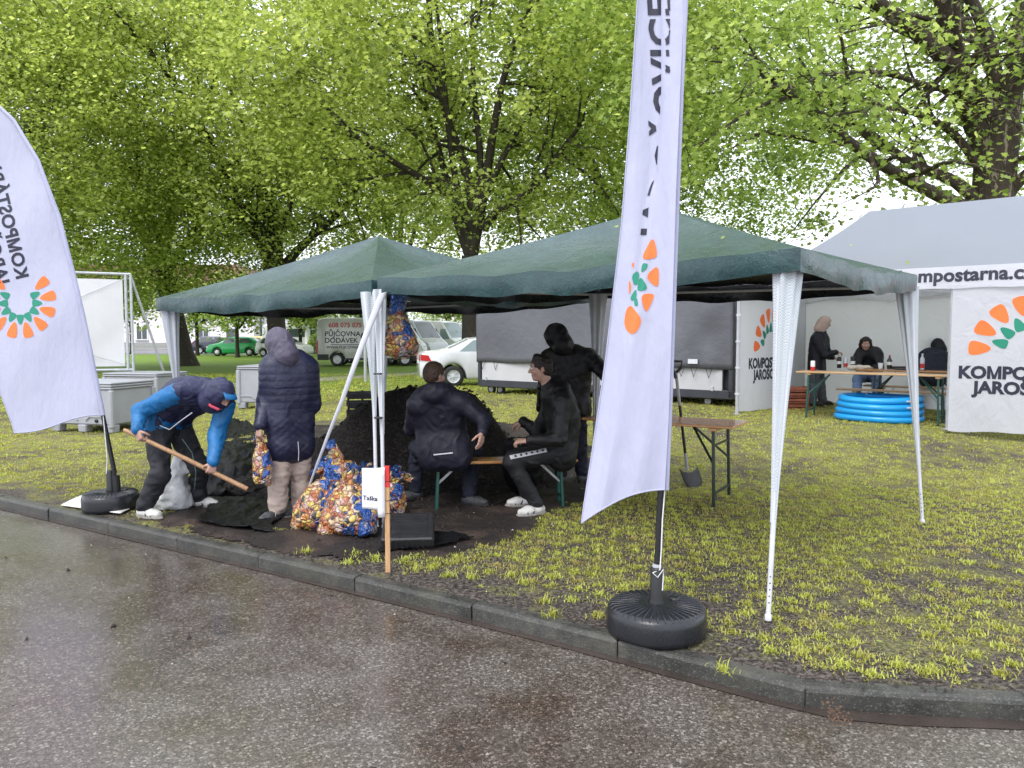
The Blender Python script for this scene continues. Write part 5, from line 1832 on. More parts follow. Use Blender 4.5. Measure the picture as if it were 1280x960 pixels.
def person(label, J, D, h=.008):
    """J: joints in the world; D: dress"""
    keys = list(J)
    gx = (J['ank_l'].x + J['ank_r'].x) / 2; gy = (J['ank_l'].y + J['ank_r'].y) / 2
    root = V3((gx, gy, float(terrain(gx, gy))))
    t = thing('person', label, 'person', root, 0)
    for k in keys:
        J[k] = J[k] - root
    s = D.get('s', 1.0)
    up = V3((0, 0, 1))
    hf, hu = D['face'], D.get('head_up', (0, 0, 1))
    # ---- body, one surface
    B = Field()
    torso_prims(B, J, -.025, s=s)
    B.cap(J['neck'] - (J['neck'] - J['pelvis']).normalized() * .05, J['head'] - unit(hu) * .045 - unit(hf) * .012, .062 * s, .052 * s, .03)
    head_prims(B, J['head'], hf, hu, s)
    for q in 'lr':
        B.cap(spine_pt(J, .9), J['sho_' + q], .05 * s, .048 * s, .05)
        B.chain([J['sho_' + q], J['elb_' + q], J['wri_' + q]], [.045 * s, .037 * s, .026 * s], .02)
        B.chain([J['hip_' + q], J['kne_' + q], J['ank_' + q]], [.078 * s, .052 * s, .036 * s], .03)
        foot = unit(D['toe_' + q])
        B.cap(J['ank_' + q] - V3((0, 0, .035)), J['ank_' + q] + foot * .12 - V3((0, 0, .05)), .034, .026, .02)
        hd = D.get('hand_' + q)
        if hd: hand_prims(B, J['wri_' + q], *hd, s=s * 1.0)
    field_obj(B, 'body', skin_m, t, D.get('hb', h))
    f, u, r = basis(hf, hu)
    if D.get('eyes'):
        for q in (-1, 1):
            c = J['head'] + (r * q * .031 + u * .012 + f * .083) * s
            mb = MB(); mb.lathe([(0, -.0095), (.0066, -.0066), (.0095, 0), (.0066, .0066), (0, .0095)], c, 10); e = mb.build('eye', white_m, t)
            mb = MB(); mb.lathe([(0, -.0062), (.0062, 0), (0, .0062)], c + f * .0052, 8); mb.build('iris', iris_m, e)
            bw = J['head'] + (r * q * .032 + u * .034 + f * .092) * s
            mb = MB(); mb.tube([bw - r * .014 - u * .002, bw + u * .003, bw + r * .014 - u * .002], .0035, 5); mb.build('eyebrow', hair_d, e)
    # ---- hair
    if D.get('hair'):
        H = Field()
        rr = rot_rows(r, f, u)
        H.ell(J['head'] + (u * .040 - f * .014) * s, (.083 * s, .098 * s, .086 * s), rr, .02)
        H.ell(J['head'] + (u * .0 - f * .040) * s, (.079 * s, .068 * s, .080 * s), rr, .03)
        H.cut(J['head'] + f * .13 - u * .05, J['head'] + f * .10 - u * .075, .092, .085, .012)
        for q in (-1, 1):
            if D.get('long_hair'): H.chain([J['head'] + r * q * .07 + u * .05, J['head'] + r * q * .078 - u * .03 - f * .02, J['head'] + r * q * .07 - u * .14 - f * .02], [.03, .03, .025], .03); continue
            H.cut(J['head'] + r * q * .10 - u * .045 + f * .0, J['head'] + r * q * .085 - u * .045 + f * .02, .034, None, .008)
        if D.get('top'): H.cap(J['head'] + u * .105 + f * .03 - r * .03, J['head'] + u * .108 + f * .03 + r * .03, .032, .032, .03)
        if D.get('bun'): H.ell(J['head'] - f * .11 + u * .0, (.04, .05, .05), rr, .03); H.cap(J['head'] - f * .1, J['head'] - f * .11 - u * .2, .045, .03, .03)
        field_obj(H, 'hair', D['hair'], t, max(.006, h * .8), .006, 55)
    # ---- trousers
    T = Field()
    ta_ = D.get('t_add', .018)
    torso_prims(T, J, .012, -.1, D.get('t_top', .2), s)
    for q in 'lr':
        hem = J['ank_' + q] + (J['kne_' + q] - J['ank_' + q]).normalized() * D.get('hem', .02)
        T.cap(J['pelvis'], J['hip_' + q], .1, (.085 + ta_) * s, .06)
        T.cap(J['hip_' + q], J['kne_' + q], (.083 + ta_) * s, (.058 + ta_) * s, .05)
        T.cap(J['kne_' + q], hem, (.058 + ta_) * s, (.043 + ta_ * D.get('flare', 1.0)) * s, .03)
    field_obj(T, 'trousers', D['trousers'], t, h, D.get('t_wr', .010), 7.5, stretch=(1, 1, 1.5))
    # ---- jacket with sleeves
    ja = D.get('j_add', .028)
    K = Field()
    lo = D.get('j_lo', -.1)
    torso_prims(K, J, ja, lo, D.get('j_hi', 1.1), s, wide=D.get('wide', .0))
    if D.get('j_tail'):
        for (p, w, r_) in D['j_tail']:
            q = spine_r(J, 0)
            p = p - root
            K.cap(p - q * w, p + q * w, r_, None, .09)
    S2 = K if not D.get('sleeve') else None
    for q in 'lr':
        S_ = S2 or Field()
        a, e, w_ = J['sho_' + q], J['elb_' + q], J['wri_' + q]
        K.cap(spine_pt(J, .92), a, (.058 + ja) * s, (.052 + ja) * s, .06)
        wv = w_ + (e - w_).normalized() * .015
        if S2 is None:
            a = a.lerp(e, .06)
        sa = D.get('s_add', .022)
        S_.cap(a, e, (.052 + sa + .008) * s, (.042 + sa) * s, .05)
        S_.cap(e, wv, (.042 + sa) * s, (.03 + sa * .7) * s, .03)
        if S2 is None: field_obj(S_, 'sleeve', D['sleeve'], t, h, .008, 11)
    if D.get('collar', True):
        n_ = J['neck']; d_ = unit(J['head'] - n_)
        K.cap(n_ - d_ * .04, n_ + d_ * .045, .075 + ja * .5, .066 + ja * .5, .04)
    if D.get('hood_down'):
        fw = unit(V3(D['chest'])); n_ = J['neck']
        K.ell(n_ - fw * .09 + V3((0, 0, .0)), (.12, .075, .085), rot_rows(spine_r(J, 1), fw, spine_r(J, 1).cross(fw)), .05)
    if D.get('hood') == 'jacket':
        pass
    jk = field_obj(K, 'jacket', D['jacket'], t, h, D.get('j_wr', .010), D.get('j_wf', 8), D.get('j_disp'))
    if D.get('lower'):
        K2 = Field(); torso_prims(K2, J, ja + .004, lo, .45, s)
        field_obj(K2, 'jacket_hem', D['lower'], t, h, .009, 9)
    if D.get('hood'):
        HF = hood_field(J['head'], hf, hu, s, D.get('hood_add', .03), D.get('hood_deep', 0), D.get('peak', 0), D.get('hood_drop', .06))
        field_obj(HF, 'hood', D['hood'], t, h, .007, 11)
    for q in 'lr':
        sd = unit(D['toe_' + q]); side = V3((-sd.y, sd.x, 0))
        shoe(t, J['ank_' + q], D['toe_' + q], D['shoe'], D['sole'], s, max(.007, h), D.get('stripes'), 1 if side.y < 0 else -1)
    return t, J, root

navy_sh = cloth('navy_shell', (.020, .022, .062), .42)
blue_sh = cloth('blue_shell', (.010, .125, .32), .45)
char_tr = cloth('charcoal_trouser_cloth', (.020, .021, .026), .7)
white_sh = mat('white_leather', (.58, .57, .55), .45, .08, 14, .3, 60, dirt=(.14, .12, .10), dirt_amt=.7)
white_so = mat('white_rubber', (.30, .28, .25), .6, .2, 14, dirt=(.08, .07, .06), dirt_amt=.7)
black_so = mat('black_rubber', (.015, .015, .016), .6, .1)
grey_sh = cloth('grey_trainer', (.06, .062, .066), .6, .4)
HB = .0065

# --- the shoveller
A = dict(pelvis=P(206, 531, 7.1), mid=P(226, 502, 6.98), neck=P(262, 489, 6.74), head=P(275, 494, 6.62),
         sho_r=P(226, 489, 6.66), sho_l=P(282, 504, 6.86), elb_r=P(176, 514, 6.78), wri_r=P(171.5, 538, 6.66), elb_l=P(271, 545, 6.78), wri_l=P(267, 578, 6.62),
         hip_r=P(199, 538, 7.0), hip_l=P(222, 536, 7.2), kne_r=P(200, 592, 6.82), kne_l=P(249, 583, 7.16), ank_r=P(180, 637, 6.85), ank_l=P(248, 621, 7.28))
A['ank_r'].z = .085; A['ank_l'].z = .085
DA = dict(face=(.72, -.42, -.55), head_up=(.55, -.25, .8), toe_r=(.93, -.36, 0), toe_l=(.98, -.15, 0), hand_r=((.35, -.2, -.9), (.5, .8, .1), (.8, -.5, .4), 1.15), hand_l=((-.25, -.1, -.95), (-.5, .8, -.1), (-.8, -.55, .2), 1.15),
          jacket=navy_sh, sleeve=blue_sh, lower=blue_sh, hood=navy_sh, trousers=char_tr, shoe=white_sh, sole=white_so, stripes=black_so, chest=(.6, -.6, -.5), t_add=.028, t_wr=.016, s_add=.028, hood_add=.036, hood_drop=.02, hb=HB, flare=1.1, hem=.04, eyes=True, j_add=.03)
pa_, JA, rA_ = person('person in blue and navy rain jacket bending over a long wooden handle', A, DA)
f_, u_, r_ = basis(DA['face'], DA['head_up'])
mb = MB()
cpt = JA['head'] + u_ * .052 + f_ * .135
for k in range(1):
    pts = []
    for i in range(9):
        a = -.8 + 1.6 * i / 8
        pts.append(JA['head'] + u_ * (.068 - .018 * abs(a)) + f_ * (.075 + .085 * math.cos(a)) + r_ * .088 * math.sin(a))
    inner = [JA['head'] + u_ * .085 + f_ * (.05 + .03 * math.cos(-.8 + 1.6 * i / 8)) + r_ * .085 * math.sin(-.8 + 1.6 * i / 8) for i in range(9)]
    mb.add(pts + inner, [(i, i + 1, 10 + i, 9 + i) for i in range(8)], True)
solidify(mb.build('cap_peak', blue_sh, pa_), .008)
mb = MB(); nn = JA['head'] - u_ * .075 + f_ * .03
mb.tube([nn - r_ * -.09 - f_ * .03, nn + r_ * .095 + f_ * .02 - u_ * .0, nn + f_ * .075 + r_ * .05], .013, 8); mb.build('collar_stripe', cloth('pink_trim', (.5, .06, .1), .6), pa_)
mb = MB(); mb.tube([P(200, 532, 6.83) - rA_, P(212, 537, 6.8) - rA_, P(226, 526, 6.72) - rA_, P(240, 516, 6.66) - rA_], .005, 5); mb.build('zip', tape_m, pa_)
mb = MB(); mb.tube([P(228, 549, 6.98) - rA_, P(240, 566, 6.98) - rA_, P(245, 590, 7.0) - rA_, P(243, 612, 7.1) - rA_], .004, 5); mb.build('trouser_piping', cloth('green_grey_piping', (.12, .2, .17), .6), pa_)
hw = NT('handle_wood')
_g = hw.noise(4, 4, .6, hw.mapping((14, 14, 3)))
hw.set(color=hw.ramp(_g, [(.3, (.24, .125, .06)), (.7, (.42, .25, .13))]), rough=.5, normal=hw.bump(_g, .2, .004)); hw = hw.m
def palm(w, hd):
    d, n, th = [Vector(q) for q in hd[:3]]
    d = unit(d); n = unit(n - d * n.dot(d))
    return w + d * .085 + n * .030
q1_, q2_ = palm(JA['wri_r'], DA['hand_r']) + rA_, palm(JA['wri_l'], DA['hand_l']) + rA_
hd_ = (q2_ - q1_).normalized()
ha, hb_ = q1_ - hd_ * .19, q2_ + hd_ * .36
mb = MB(); mb.tube([ha, ha.lerp(hb_, .02), ha.lerp(hb_, .5) + V3((0, 0, .006)), ha.lerp(hb_, .97), hb_], [.014, .0185, .0195, .0205, .020], 14)
tag(mb.build('wooden_handle', hw, None, tuple(hb_)), 'long wooden tool handle held by the person in the blue jacket', 'tool handle')

# --- the woman in the long coat
wool = cloth('beige_sweatpants', (.42, .335, .29), .85, .1)
coat_m = cloth('navy_quilted', (.012, .014, .040), .42, .25, .5, 12, .45)
hood_m = cloth('grey_violet_hood', (.075, .066, .10), .5, .2, .5, 12)
Bj = dict(pelvis=P(362, 526, 6.85), mid=P(362, 486, 6.84), neck=P(358, 446, 6.84), head=P(348, 430, 6.82),
          sho_l=P(340, 460, 6.76), sho_r=P(385, 460, 6.93), elb_l=P(332, 502, 6.76), wri_l=P(325, 533, 6.62), elb_r=P(391, 505, 6.96), wri_r=P(378, 512, 7.2),
          hip_l=P(352, 528, 6.8), hip_r=P(373, 528, 6.92), kne_l=P(349, 588, 6.8), kne_r=P(376, 586, 6.95), ank_l=P(347, 640, 6.76), ank_r=P(376, 634, 6.95))
Bj['ank_l'].z = .085; Bj['ank_r'].z = .085
def quilt(V, N):
    z = V[:, 2]
    low = sst(.98, .90, z)
    ph = z / .062 + low * (np.abs(V[:, 0] * .9 + V[:, 1] * .3) / .075)
    return .0034 * (np.abs(np.sin(np.pi * ph)) ** .5) - .002
hemz = .56
tail = []
for k, (zz, w, r_) in enumerate(((.80, .085, .125), (.68, .085, .13), (.62, .085, .125))):
    p = P(362, 540, 6.86); tail.append((V3((p.x, p.y, zz)), w, r_))
DB = dict(face=(-.78, .5, -.35), head_up=(-.1, .1, 1), toe_l=(-.55, -.8, 0), toe_r=(-.5, -.7, 0), hand_l=((-.15, -.1, -1), (.5, .6, 0), (-.5, .8, 0), .75), hand_r=None,
          jacket=coat_m, hood=hood_m, trousers=wool, shoe=grey_sh, sole=white_so, stripes=white_sh, chest=(-.35, .93, 0), j_tail=tail, j_disp=quilt, j_wr=.004, t_add=.036, flare=1.0, hem=.03, hood_add=.034, hood_drop=.07, s_add=.034, j_add=.03, t_wr=.013, s=.97, hb=HB, peak=.0)
pb_, JB, rB_ = person('person in long navy quilted coat and beige trousers, seen from behind', Bj, DB)
mb = MB(); mb.tube([P(372.5, 552, 6.70) - rB_, P(373.5, 564, 6.70) - rB_, P(373, 576, 6.70) - rB_], .004, 5); mb.build('zip', alu, pb_)

# --- man on the bench, seen from behind
dk_jacket = cloth('dark_jacket', (.0125, .012, .024), .55, .25)
dk_jeans = cloth('dark_jeans', (.010, .012, .026), .7, .25)
Cj = dict(pelvis=P(557, 566, 7.16), mid=P(550, 530, 7.16), neck=P(545, 490, 7.04), head=P(543, 469, 7.0),
          sho_l=P(521, 506, 7.04), sho_r=P(577, 503, 7.02), elb_r=P(605, 526, 6.98), wri_r=P(603, 541, 6.84), elb_l=P(514, 536, 7.25), wri_l=P(530, 540, 7.5),
          hip_l=P(543, 568, 7.2), hip_r=P(571, 568, 7.2), kne_l=P(521, 560, 7.64), kne_r=P(592, 562, 7.62), ank_l=P(520, 606, 7.62), ank_r=P(586, 618, 7.36))
Cj['ank_l'].z = .085; Cj['ank_r'].z = .085
DC = dict(face=(.62, .72, -.12), head_up=(.05, 0, 1), toe_l=(-.75, -.55, 0), toe_r=(.85, -.35, 0), hand_r=((-.15, -.25, -1), (-.7, .4, 0), (-.5, -.8, 0), .3), hand_l=None,
          jacket=dk_jacket, hair=hair_b, trousers=dk_jeans, shoe=grey_sh, sole=black_so, chest=(-.05, 1, 0), hood_down=True, j_add=.032, t_add=.02, wide=.008, j_wr=.009, hb=HB,
          j_tail=[(P(556, 574, 7.10), .13, .10), (P(553, 556, 7.12), .12, .115)])
pc_, JC, rC_ = person('brown haired person in dark jacket sitting on the bench with back turned', Cj, DC)
mb = MB(); mb.beam(P(542, 568.5, 6.955) - rC_, P(566, 566, 6.955) - rC_, .008, .010); mb.build('reflective_strip', tape_m, pc_)

# --- young man in profile
blk = cloth('black_jacket_cloth', (.0065, .0065, .008), .55, .3)
blk_tr = cloth('black_track_cloth', (.010, .010, .012), .65, .3)
Dj = dict(pelvis=P(700, 562, 7.2), mid=P(704, 526, 7.2), neck=P(691, 488, 7.12), head=P(676, 461, 7.08),
          sho_l=P(703, 502, 6.95), sho_r=P(692, 500, 7.32), elb_l=P(699, 549, 6.86), wri_l=P(660, 551, 6.83), elb_r=P(672, 540, 7.42), wri_r=P(653, 526, 7.5),
          hip_l=P(699, 566, 7.08), hip_r=P(699, 564, 7.3), kne_l=P(639, 577, 6.92), kne_r=P(642, 572, 7.3), ank_l=P(672, 624, 6.94), ank_r=P(659, 612, 7.3))
Dj['ank_l'].z = .09; Dj['ank_r'].z = .09
DD = dict(face=(-1, -.1, -.06), head_up=(-.05, 0, 1), toe_l=(-.88, -.45, 0), toe_r=(-.95, -.2, 0), hand_l=((-1, .15, -.05), (.0, .3, -1), (-.2, .9, .3), .55), hand_r=((-.8, .1, -.4), (0, .2, -1), (0, -1, 0), .6),
          jacket=blk, hair=hair_d, trousers=blk_tr, shoe=white_sh, sole=white_so, stripes=black_so, chest=(-1, 0, 0), hood_down=True, j_add=.032, t_add=.016, top=True, eyes=True, hb=.0055,
          j_tail=[(P(703, 572, 7.18), .1, .115)])
pd_, JD, rD_ = person('dark haired young person in profile on the bench with white trainers', Dj, DD)
# side stripe with dots along the thigh
mb, md = MB(), []
h0, h1 = JD['hip_l'], JD['kne_l']
ax = (h1 - h0); nrm = V3((0, -.80, .6)); nrm = unit(nrm - ax.normalized() * nrm.dot(ax.normalized()))
sd = ax.normalized().cross(nrm)
pts = []
for i in range(15):
    q = .32 + .74 * i / 14
    R0 = (.099 + (.074 - .099) * min(1, q)) + .012
    c = h0 + ax * q
    for w in (-.022, -.008, .008, .022):
        an = w / R0
        pts.append(c + nrm * (R0 * math.cos(an)) + sd * (R0 * math.sin(an)))
mb.add(pts, [(i * 4 + k, i * 4 + k + 1, (i + 1) * 4 + k + 1, (i + 1) * 4 + k) for i in range(14) for k in range(3)], True)
st_ = solidify(mb.build('side_stripe', mat('grey_stripe', (.42, .42, .44), .6, .05), pd_), .003)
for i in range(6):
    q = .4 + .11 * i
    R0 = (.099 + (.074 - .099) * q) + .0145
    c = h0 + ax * q + nrm * R0
    mb = MB(); mb.lathe([(0, 0), (.011, 0), (.011, .003), (0, .003)], (0, 0, 0), 10, False, frame(c, ax, None, nrm)); mb.build('dot', blk_tr, st_)

# --- black clad person standing behind
Ej = dict(pelvis=P(712, 506, 8.45), mid=P(712, 472, 8.42), neck=P(707, 440, 8.38), head=P(694, 422, 8.3),
          sho_l=P(687, 448, 8.36), sho_r=P(736, 447, 8.36), elb_r=P(760, 470, 8.2), wri_r=P(766, 502, 8.05), elb_l=P(680, 486, 8.5), wri_l=P(676, 512, 8.75),
          hip_l=P(703, 510, 8.45), hip_r=P(723, 510, 8.47), kne_l=P(703, 556, 8.42), kne_r=P(724, 556, 8.46), ank_l=P(701, 600, 8.45), ank_r=P(727, 598, 8.5))
gz = float(terrain(Ej['ank_l'].x, Ej['ank_l'].y)); Ej['ank_l'].z = gz + .085; Ej['ank_r'].z = gz + .085
DE = dict(face=(-.85, .4, -.4), head_up=(-.2, .1, 1), toe_l=(-.3, .9, 0), toe_r=(.3, .9, 0), hand_r=((0, -.2, -1), (-.5, .5, 0), (-.5, -.5, 0), .4), hand_l=None,
          jacket=blk, hood=blk, trousers=cloth('navy_work_trousers', (.012, .013, .028), .7, .25), shoe=grey_sh, sole=black_so, chest=(0, 1, 0), hood_add=.032, hood_drop=.05, peak=.01, j_add=.034, t_add=.024, s_add=.03,
          j_tail=[(P(712, 516, 8.45), .1, .125)], hb=.008)
person('person all in black with hood up standing behind the bench', Ej, DE)

# --- in the marquee
jeans = cloth('grey_jeans', (.10, .10, .115), .8, .2)
jeans_b = cloth('light_blue_jeans', (.16, .24, .40), .8, .2)
beige = cloth('beige_fleece', (.50, .38, .32), .9, .1)
Y0 = 14.75
Fj = dict(pelvis=P(1021, 460, Y0), mid=P(1022, 440, Y0), neck=P(1026, 418, Y0), head=P(1031, 404, Y0 - .02),
          sho_r=P(1020, 424, Y0 - .16), sho_l=P(1030, 424, Y0 + .18), elb_r=P(1031, 444, Y0 - .25), wri_r=P(1046, 440, Y0 - .35), elb_l=P(1036, 445, Y0 + .2), wri_l=P(1042, 447, Y0 - .0),
          hip_r=P(1019, 462, Y0 - .09), hip_l=P(1022, 462, Y0 + .09), kne_r=P(1018, 484, Y0 - .1), kne_l=P(1026, 484, Y0 + .1), ank_r=P(1015, 503, Y0 - .1), ank_l=P(1028, 503, Y0 + .1))
for k in ('ank_r', 'ank_l'): Fj[k].z = float(terrain(Fj[k].x, Fj[k].y)) + .085
DF = dict(face=(.95, -.25, -.3), head_up=(.15, 0, 1), toe_r=(.9, -.3, 0), toe_l=(.95, 0, 0), hand_r=((.9, 0, -.2), (0, 0, -1), (0, .9, 0), .8), hand_l=((.9, 0, -.4), (0, 0, -1), (0, -.9, 0), .5),
          jacket=cloth('black_parka', (.010, .010, .016), .6, .2), hood=beige, trousers=jeans, shoe=cloth('dark_boot', (.03, .025, .02), .6), sole=black_so, chest=(1, 0, 0), hood_add=.026, hood_drop=.06, hood_deep=.035, j_add=.03, t_add=.026, flare=1.5, collar=True, hair=hair_d, s=1.0,
          j_tail=[(P(1021, 464, Y0), .09, .115)])
person('young person with beige hood standing at the marquee table', Fj, DF, .013)
_k = (1086 - CX) / FPX
_o = tu * TD + tA
Y1 = _o.y + ta.y * (_k * _o.y - _o.x) / (ta.x - _k * ta.y) - .5
Gj = dict(pelvis=P(1086, 468, Y1), mid=P(1087, 450, Y1 + .02), neck=P(1085, 440, Y1 - .08), head=P(1082, 429.5, Y1 - .14),
          sho_r=P(1074, 444.5, Y1 - .12), sho_l=P(1096, 444.5, Y1 - .12), elb_r=P(1070, 458, Y1 - .25), wri_r=P(1078, 460, Y1 - .48), elb_l=P(1100, 458, Y1 - .25), wri_l=P(1090, 460, Y1 - .48),
          hip_r=P(1080, 470, Y1), hip_l=P(1092, 470, Y1), kne_r=P(1072, 474, Y1 - .45), kne_l=P(1096, 474, Y1 - .45), ank_r=P(1070, 502, Y1 - .5), ank_l=P(1094, 502, Y1 - .5))
for k in ('ank_r', 'ank_l'): Gj[k].z = float(terrain(Gj[k].x, Gj[k].y)) + .085
DG = dict(face=(-.35, -.9, -.25), head_up=(0, -.1, 1), toe_r=(-.2, -.9, 0), toe_l=(.2, -.9, 0), hand_r=((.6, -.6, 0), (0, 0, -1), (.5, .5, 0), .3), hand_l=((-.6, -.6, 0), (0, 0, -1), (-.5, .5, 0), .3),
          jacket=blk, hair=hair_d, bun=True, trousers=jeans_b, shoe=white_sh, sole=white_so, chest=(0, -1, 0), hood_down=True, t_add=.022, long_hair=True)
person('seated woman with dark tied hair and black jacket behind the bottles', Gj, DG, .012)
Y2 = 13.75
Hj = dict(pelvis=P(1166, 473, Y2), mid=P(1166, 456, Y2 + .05), neck=P(1168, 441, Y2 + .12), head=P(1172, 431.5, Y2 + .2),
          sho_l=P(1153, 447, Y2 + .12), sho_r=P(1183, 446, Y2 + .12), elb_l=P(1149, 460, Y2 + .3), wri_l=P(1158, 461, Y2 + .55), elb_r=P(1188, 460, Y2 + .3), wri_r=P(1180, 461, Y2 + .55),
          hip_l=P(1159, 475, Y2), hip_r=P(1173, 475, Y2), kne_l=P(1155, 478, Y2 + .42), kne_r=P(1178, 478, Y2 + .42), ank_l=P(1156, 510, Y2 + .3), ank_r=P(1180, 510, Y2 + .3))
for k in ('ank_r', 'ank_l'): Hj[k].z = float(terrain(Hj[k].x, Hj[k].y)) + .085
DH = dict(face=(.1, .95, -.35), head_up=(0, .1, 1), toe_r=(.2, .9, 0), toe_l=(-.2, .9, 0), hand_r=None, hand_l=None, jacket=cloth('navy_parka', (.009, .011, .024), .6, .2), hood=cloth('black_hood', (.006, .006, .008), .6),
          trousers=blk_tr, shoe=grey_sh, sole=black_so, chest=(0, 1, 0), hood_add=.034, hood_drop=.04, j_add=.034, t_add=.024)
person('hooded person in dark navy sitting with back turned at the marquee post', Hj, DH, .012)
# ================================================================== SOIL HEAP, SHEETS, BAGS, TOOLS
heap_m = NT('black_compost').world()
_n = heap_m.noise(38, 5, .75)
heap_m.set(color=heap_m.ramp(_n, [(.38, (.004, .0035, .0035)), (.52, (.013, .011, .010)), (.64, (.05, .041, .035))]), rough=.75, spec=.25, normal=heap_m.bump(_n, .9, .03))
heap_m = heap_m.m
hx, hy = np.meshgrid(np.linspace(-3.5, .75, 110), np.linspace(7.25, 10.0, 80))
crest = np.interp(hx, [-3.4, -3.0, -2.6, -2.1, -1.75, -1.4, -.9, -.4, -.1, .2, .6], [0, .12, .26, .50, .84, 1.02, 1.04, .92, .55, .2, 0])
yc = np.interp(hx, [-3.4, -2.2, -1.2, .5], [8.0, 8.3, 8.65, 8.6])
front = np.interp(hx, [-3.4, -2.4, -1.9, -1.2, .6], [.55, .95, 1.15, 1.0, .8])
dd = np.where(hy < yc, (yc - hy) / front, (hy - yc) / .95)
hz = crest * (1 - sst(0.0, 1.0, dd)) 
hz = hz + .05 * fbm(np.stack([hx * 3.2, hy * 3.2, 0 * hx], -1), 4) * sst(0, .12, hz) - .015
hz = hz + .028 * (hz > .03) + terrain(hx, hy)
I = np.arange(hx.size).reshape(hx.shape)
F = np.stack([I[:-1, :-1], I[:-1, 1:], I[1:, 1:], I[1:, :-1]], -1).reshape(-1, 4)
hp = tag(np_mesh('compost_heap', np.stack([hx, hy, hz], -1).reshape(-1, 3), F, heap_m, None, True), 'waist high heap of black compost behind the bench and the coated woman', 'compost heap')
def heap_z(x, y):
    i = int(np.clip((x + 3.5) / 4.25 * 109, 0, 109)); j = int(np.clip((y - 7.25) / 2.75 * 79, 0, 79))
    return float(hz[j, i])
def on_heap():
    x, y = rnd.uniform(-3.2, .4), rnd.uniform(7.3, 9)
    return (x, y, heap_z(x, y) + .01)
scatter_crumbs(1500, on_heap, .014, heap_m, 'compost_crumbs')
scatter_crumbs(500, on_heap, .028, cm, 'compost_clods')

black_film = NT('black_plastic_film').world()
_n = black_film.noise(9, 4, .6, None, 1.2)
black_film.set(color=black_film.mix((.004, .004, .005), (.010, .010, .012), _n), rough=.45, spec=.14, normal=black_film.bump(_n, .6, .03)); black_film = black_film.m
def film(name, label, quad, z_fn, amp, seed, nu=60, nv=40, freq=5, m=black_film):
    """a crumpled sheet between four ground points"""
    q = [Vector(p) for p in quad]
    def fn(u, v):
        p = q[0].lerp(q[1], u).lerp(q[3].lerp(q[2], u), v)
        e = .06 * float(fbm(np.array([u * 5 + seed, v * 5, 1.]), 2))
        p.x += e; p.y += e * .6
        w = float(vnoise(np.array([p.x * freq, p.y * freq, seed * 1.])))
        w2 = float(vnoise(np.array([p.x * freq * 2.3 + 4, p.y * freq * 1.7, seed * 2.])))
        rid = (1 - abs(w)) ** 2
        p.z = z_fn(p.x, p.y, u, v) + amp * (rid * .8 + .35 * (1 - abs(w2)) ** 3)
        return p
    mb = MB(); mb.grid(fn, nu, nv)
    o = mb.build(name, m, None, tuple(q[0]))
    return tag(solidify(o, .003), label, 'plastic sheet')
film('plastic_sheet', 'crumpled shiny black plastic sheet between the shoveller and the coated woman', [G(248, 628), G(338, 622), G(345, 560), G(272, 566)],
     lambda x, y, u, v: .03 + .26 * math.sin(math.pi * min(1, .15 + .75 * v)) * (.4 + .6 * math.sin(math.pi * min(1, u * .7 + .2))) * sst(0, .25, v), .075, 3, 70, 50, 5.5)
film('plastic_sheet', 'flat wet black plastic sheet in front of the shoveller and the coated woman', [G(252, 660), G(345, 672), G(352, 628), G(258, 626)], lambda x, y, u, v: .035, .026, 8, 60, 40, 9)
film('plastic_sheet', 'grey wet plastic sheet under the tipped black crate', [G(470, 694), G(545, 690), G(590, 676), G(500, 668)], lambda x, y, u, v: .03, .022, 12, 50, 30, 9)
film('plastic_sheet', 'torn black plastic sheet lying behind the wooden handle end', [G(268, 560), G(318, 556), G(316, 535), G(282, 530)], lambda x, y, u, v: .05 + .12 * v, .06, 15, 40, 24, 6)
board_m = mat('white_board', (.62, .60, .56), .6, .1, 4, .1, 30, dirt=(.3, .27, .22), dirt_amt=.5)
mb = MB()
mb.grid(lambda u, v: (lambda p: (p.x, p.y, .012 + .035 * (1 - u) * math.sin(3 * v) * .5 + .012 * u))(G(76, 633).lerp(G(150, 645), u).lerp(G(120, 616).lerp(G(185, 628), u), v)), 12, 8)
tag(solidify(mb.build('sheet_of_board', board_m, None, tuple(G(76, 633))), .006), 'white sheet lying under the base of the left flag', 'sheet')

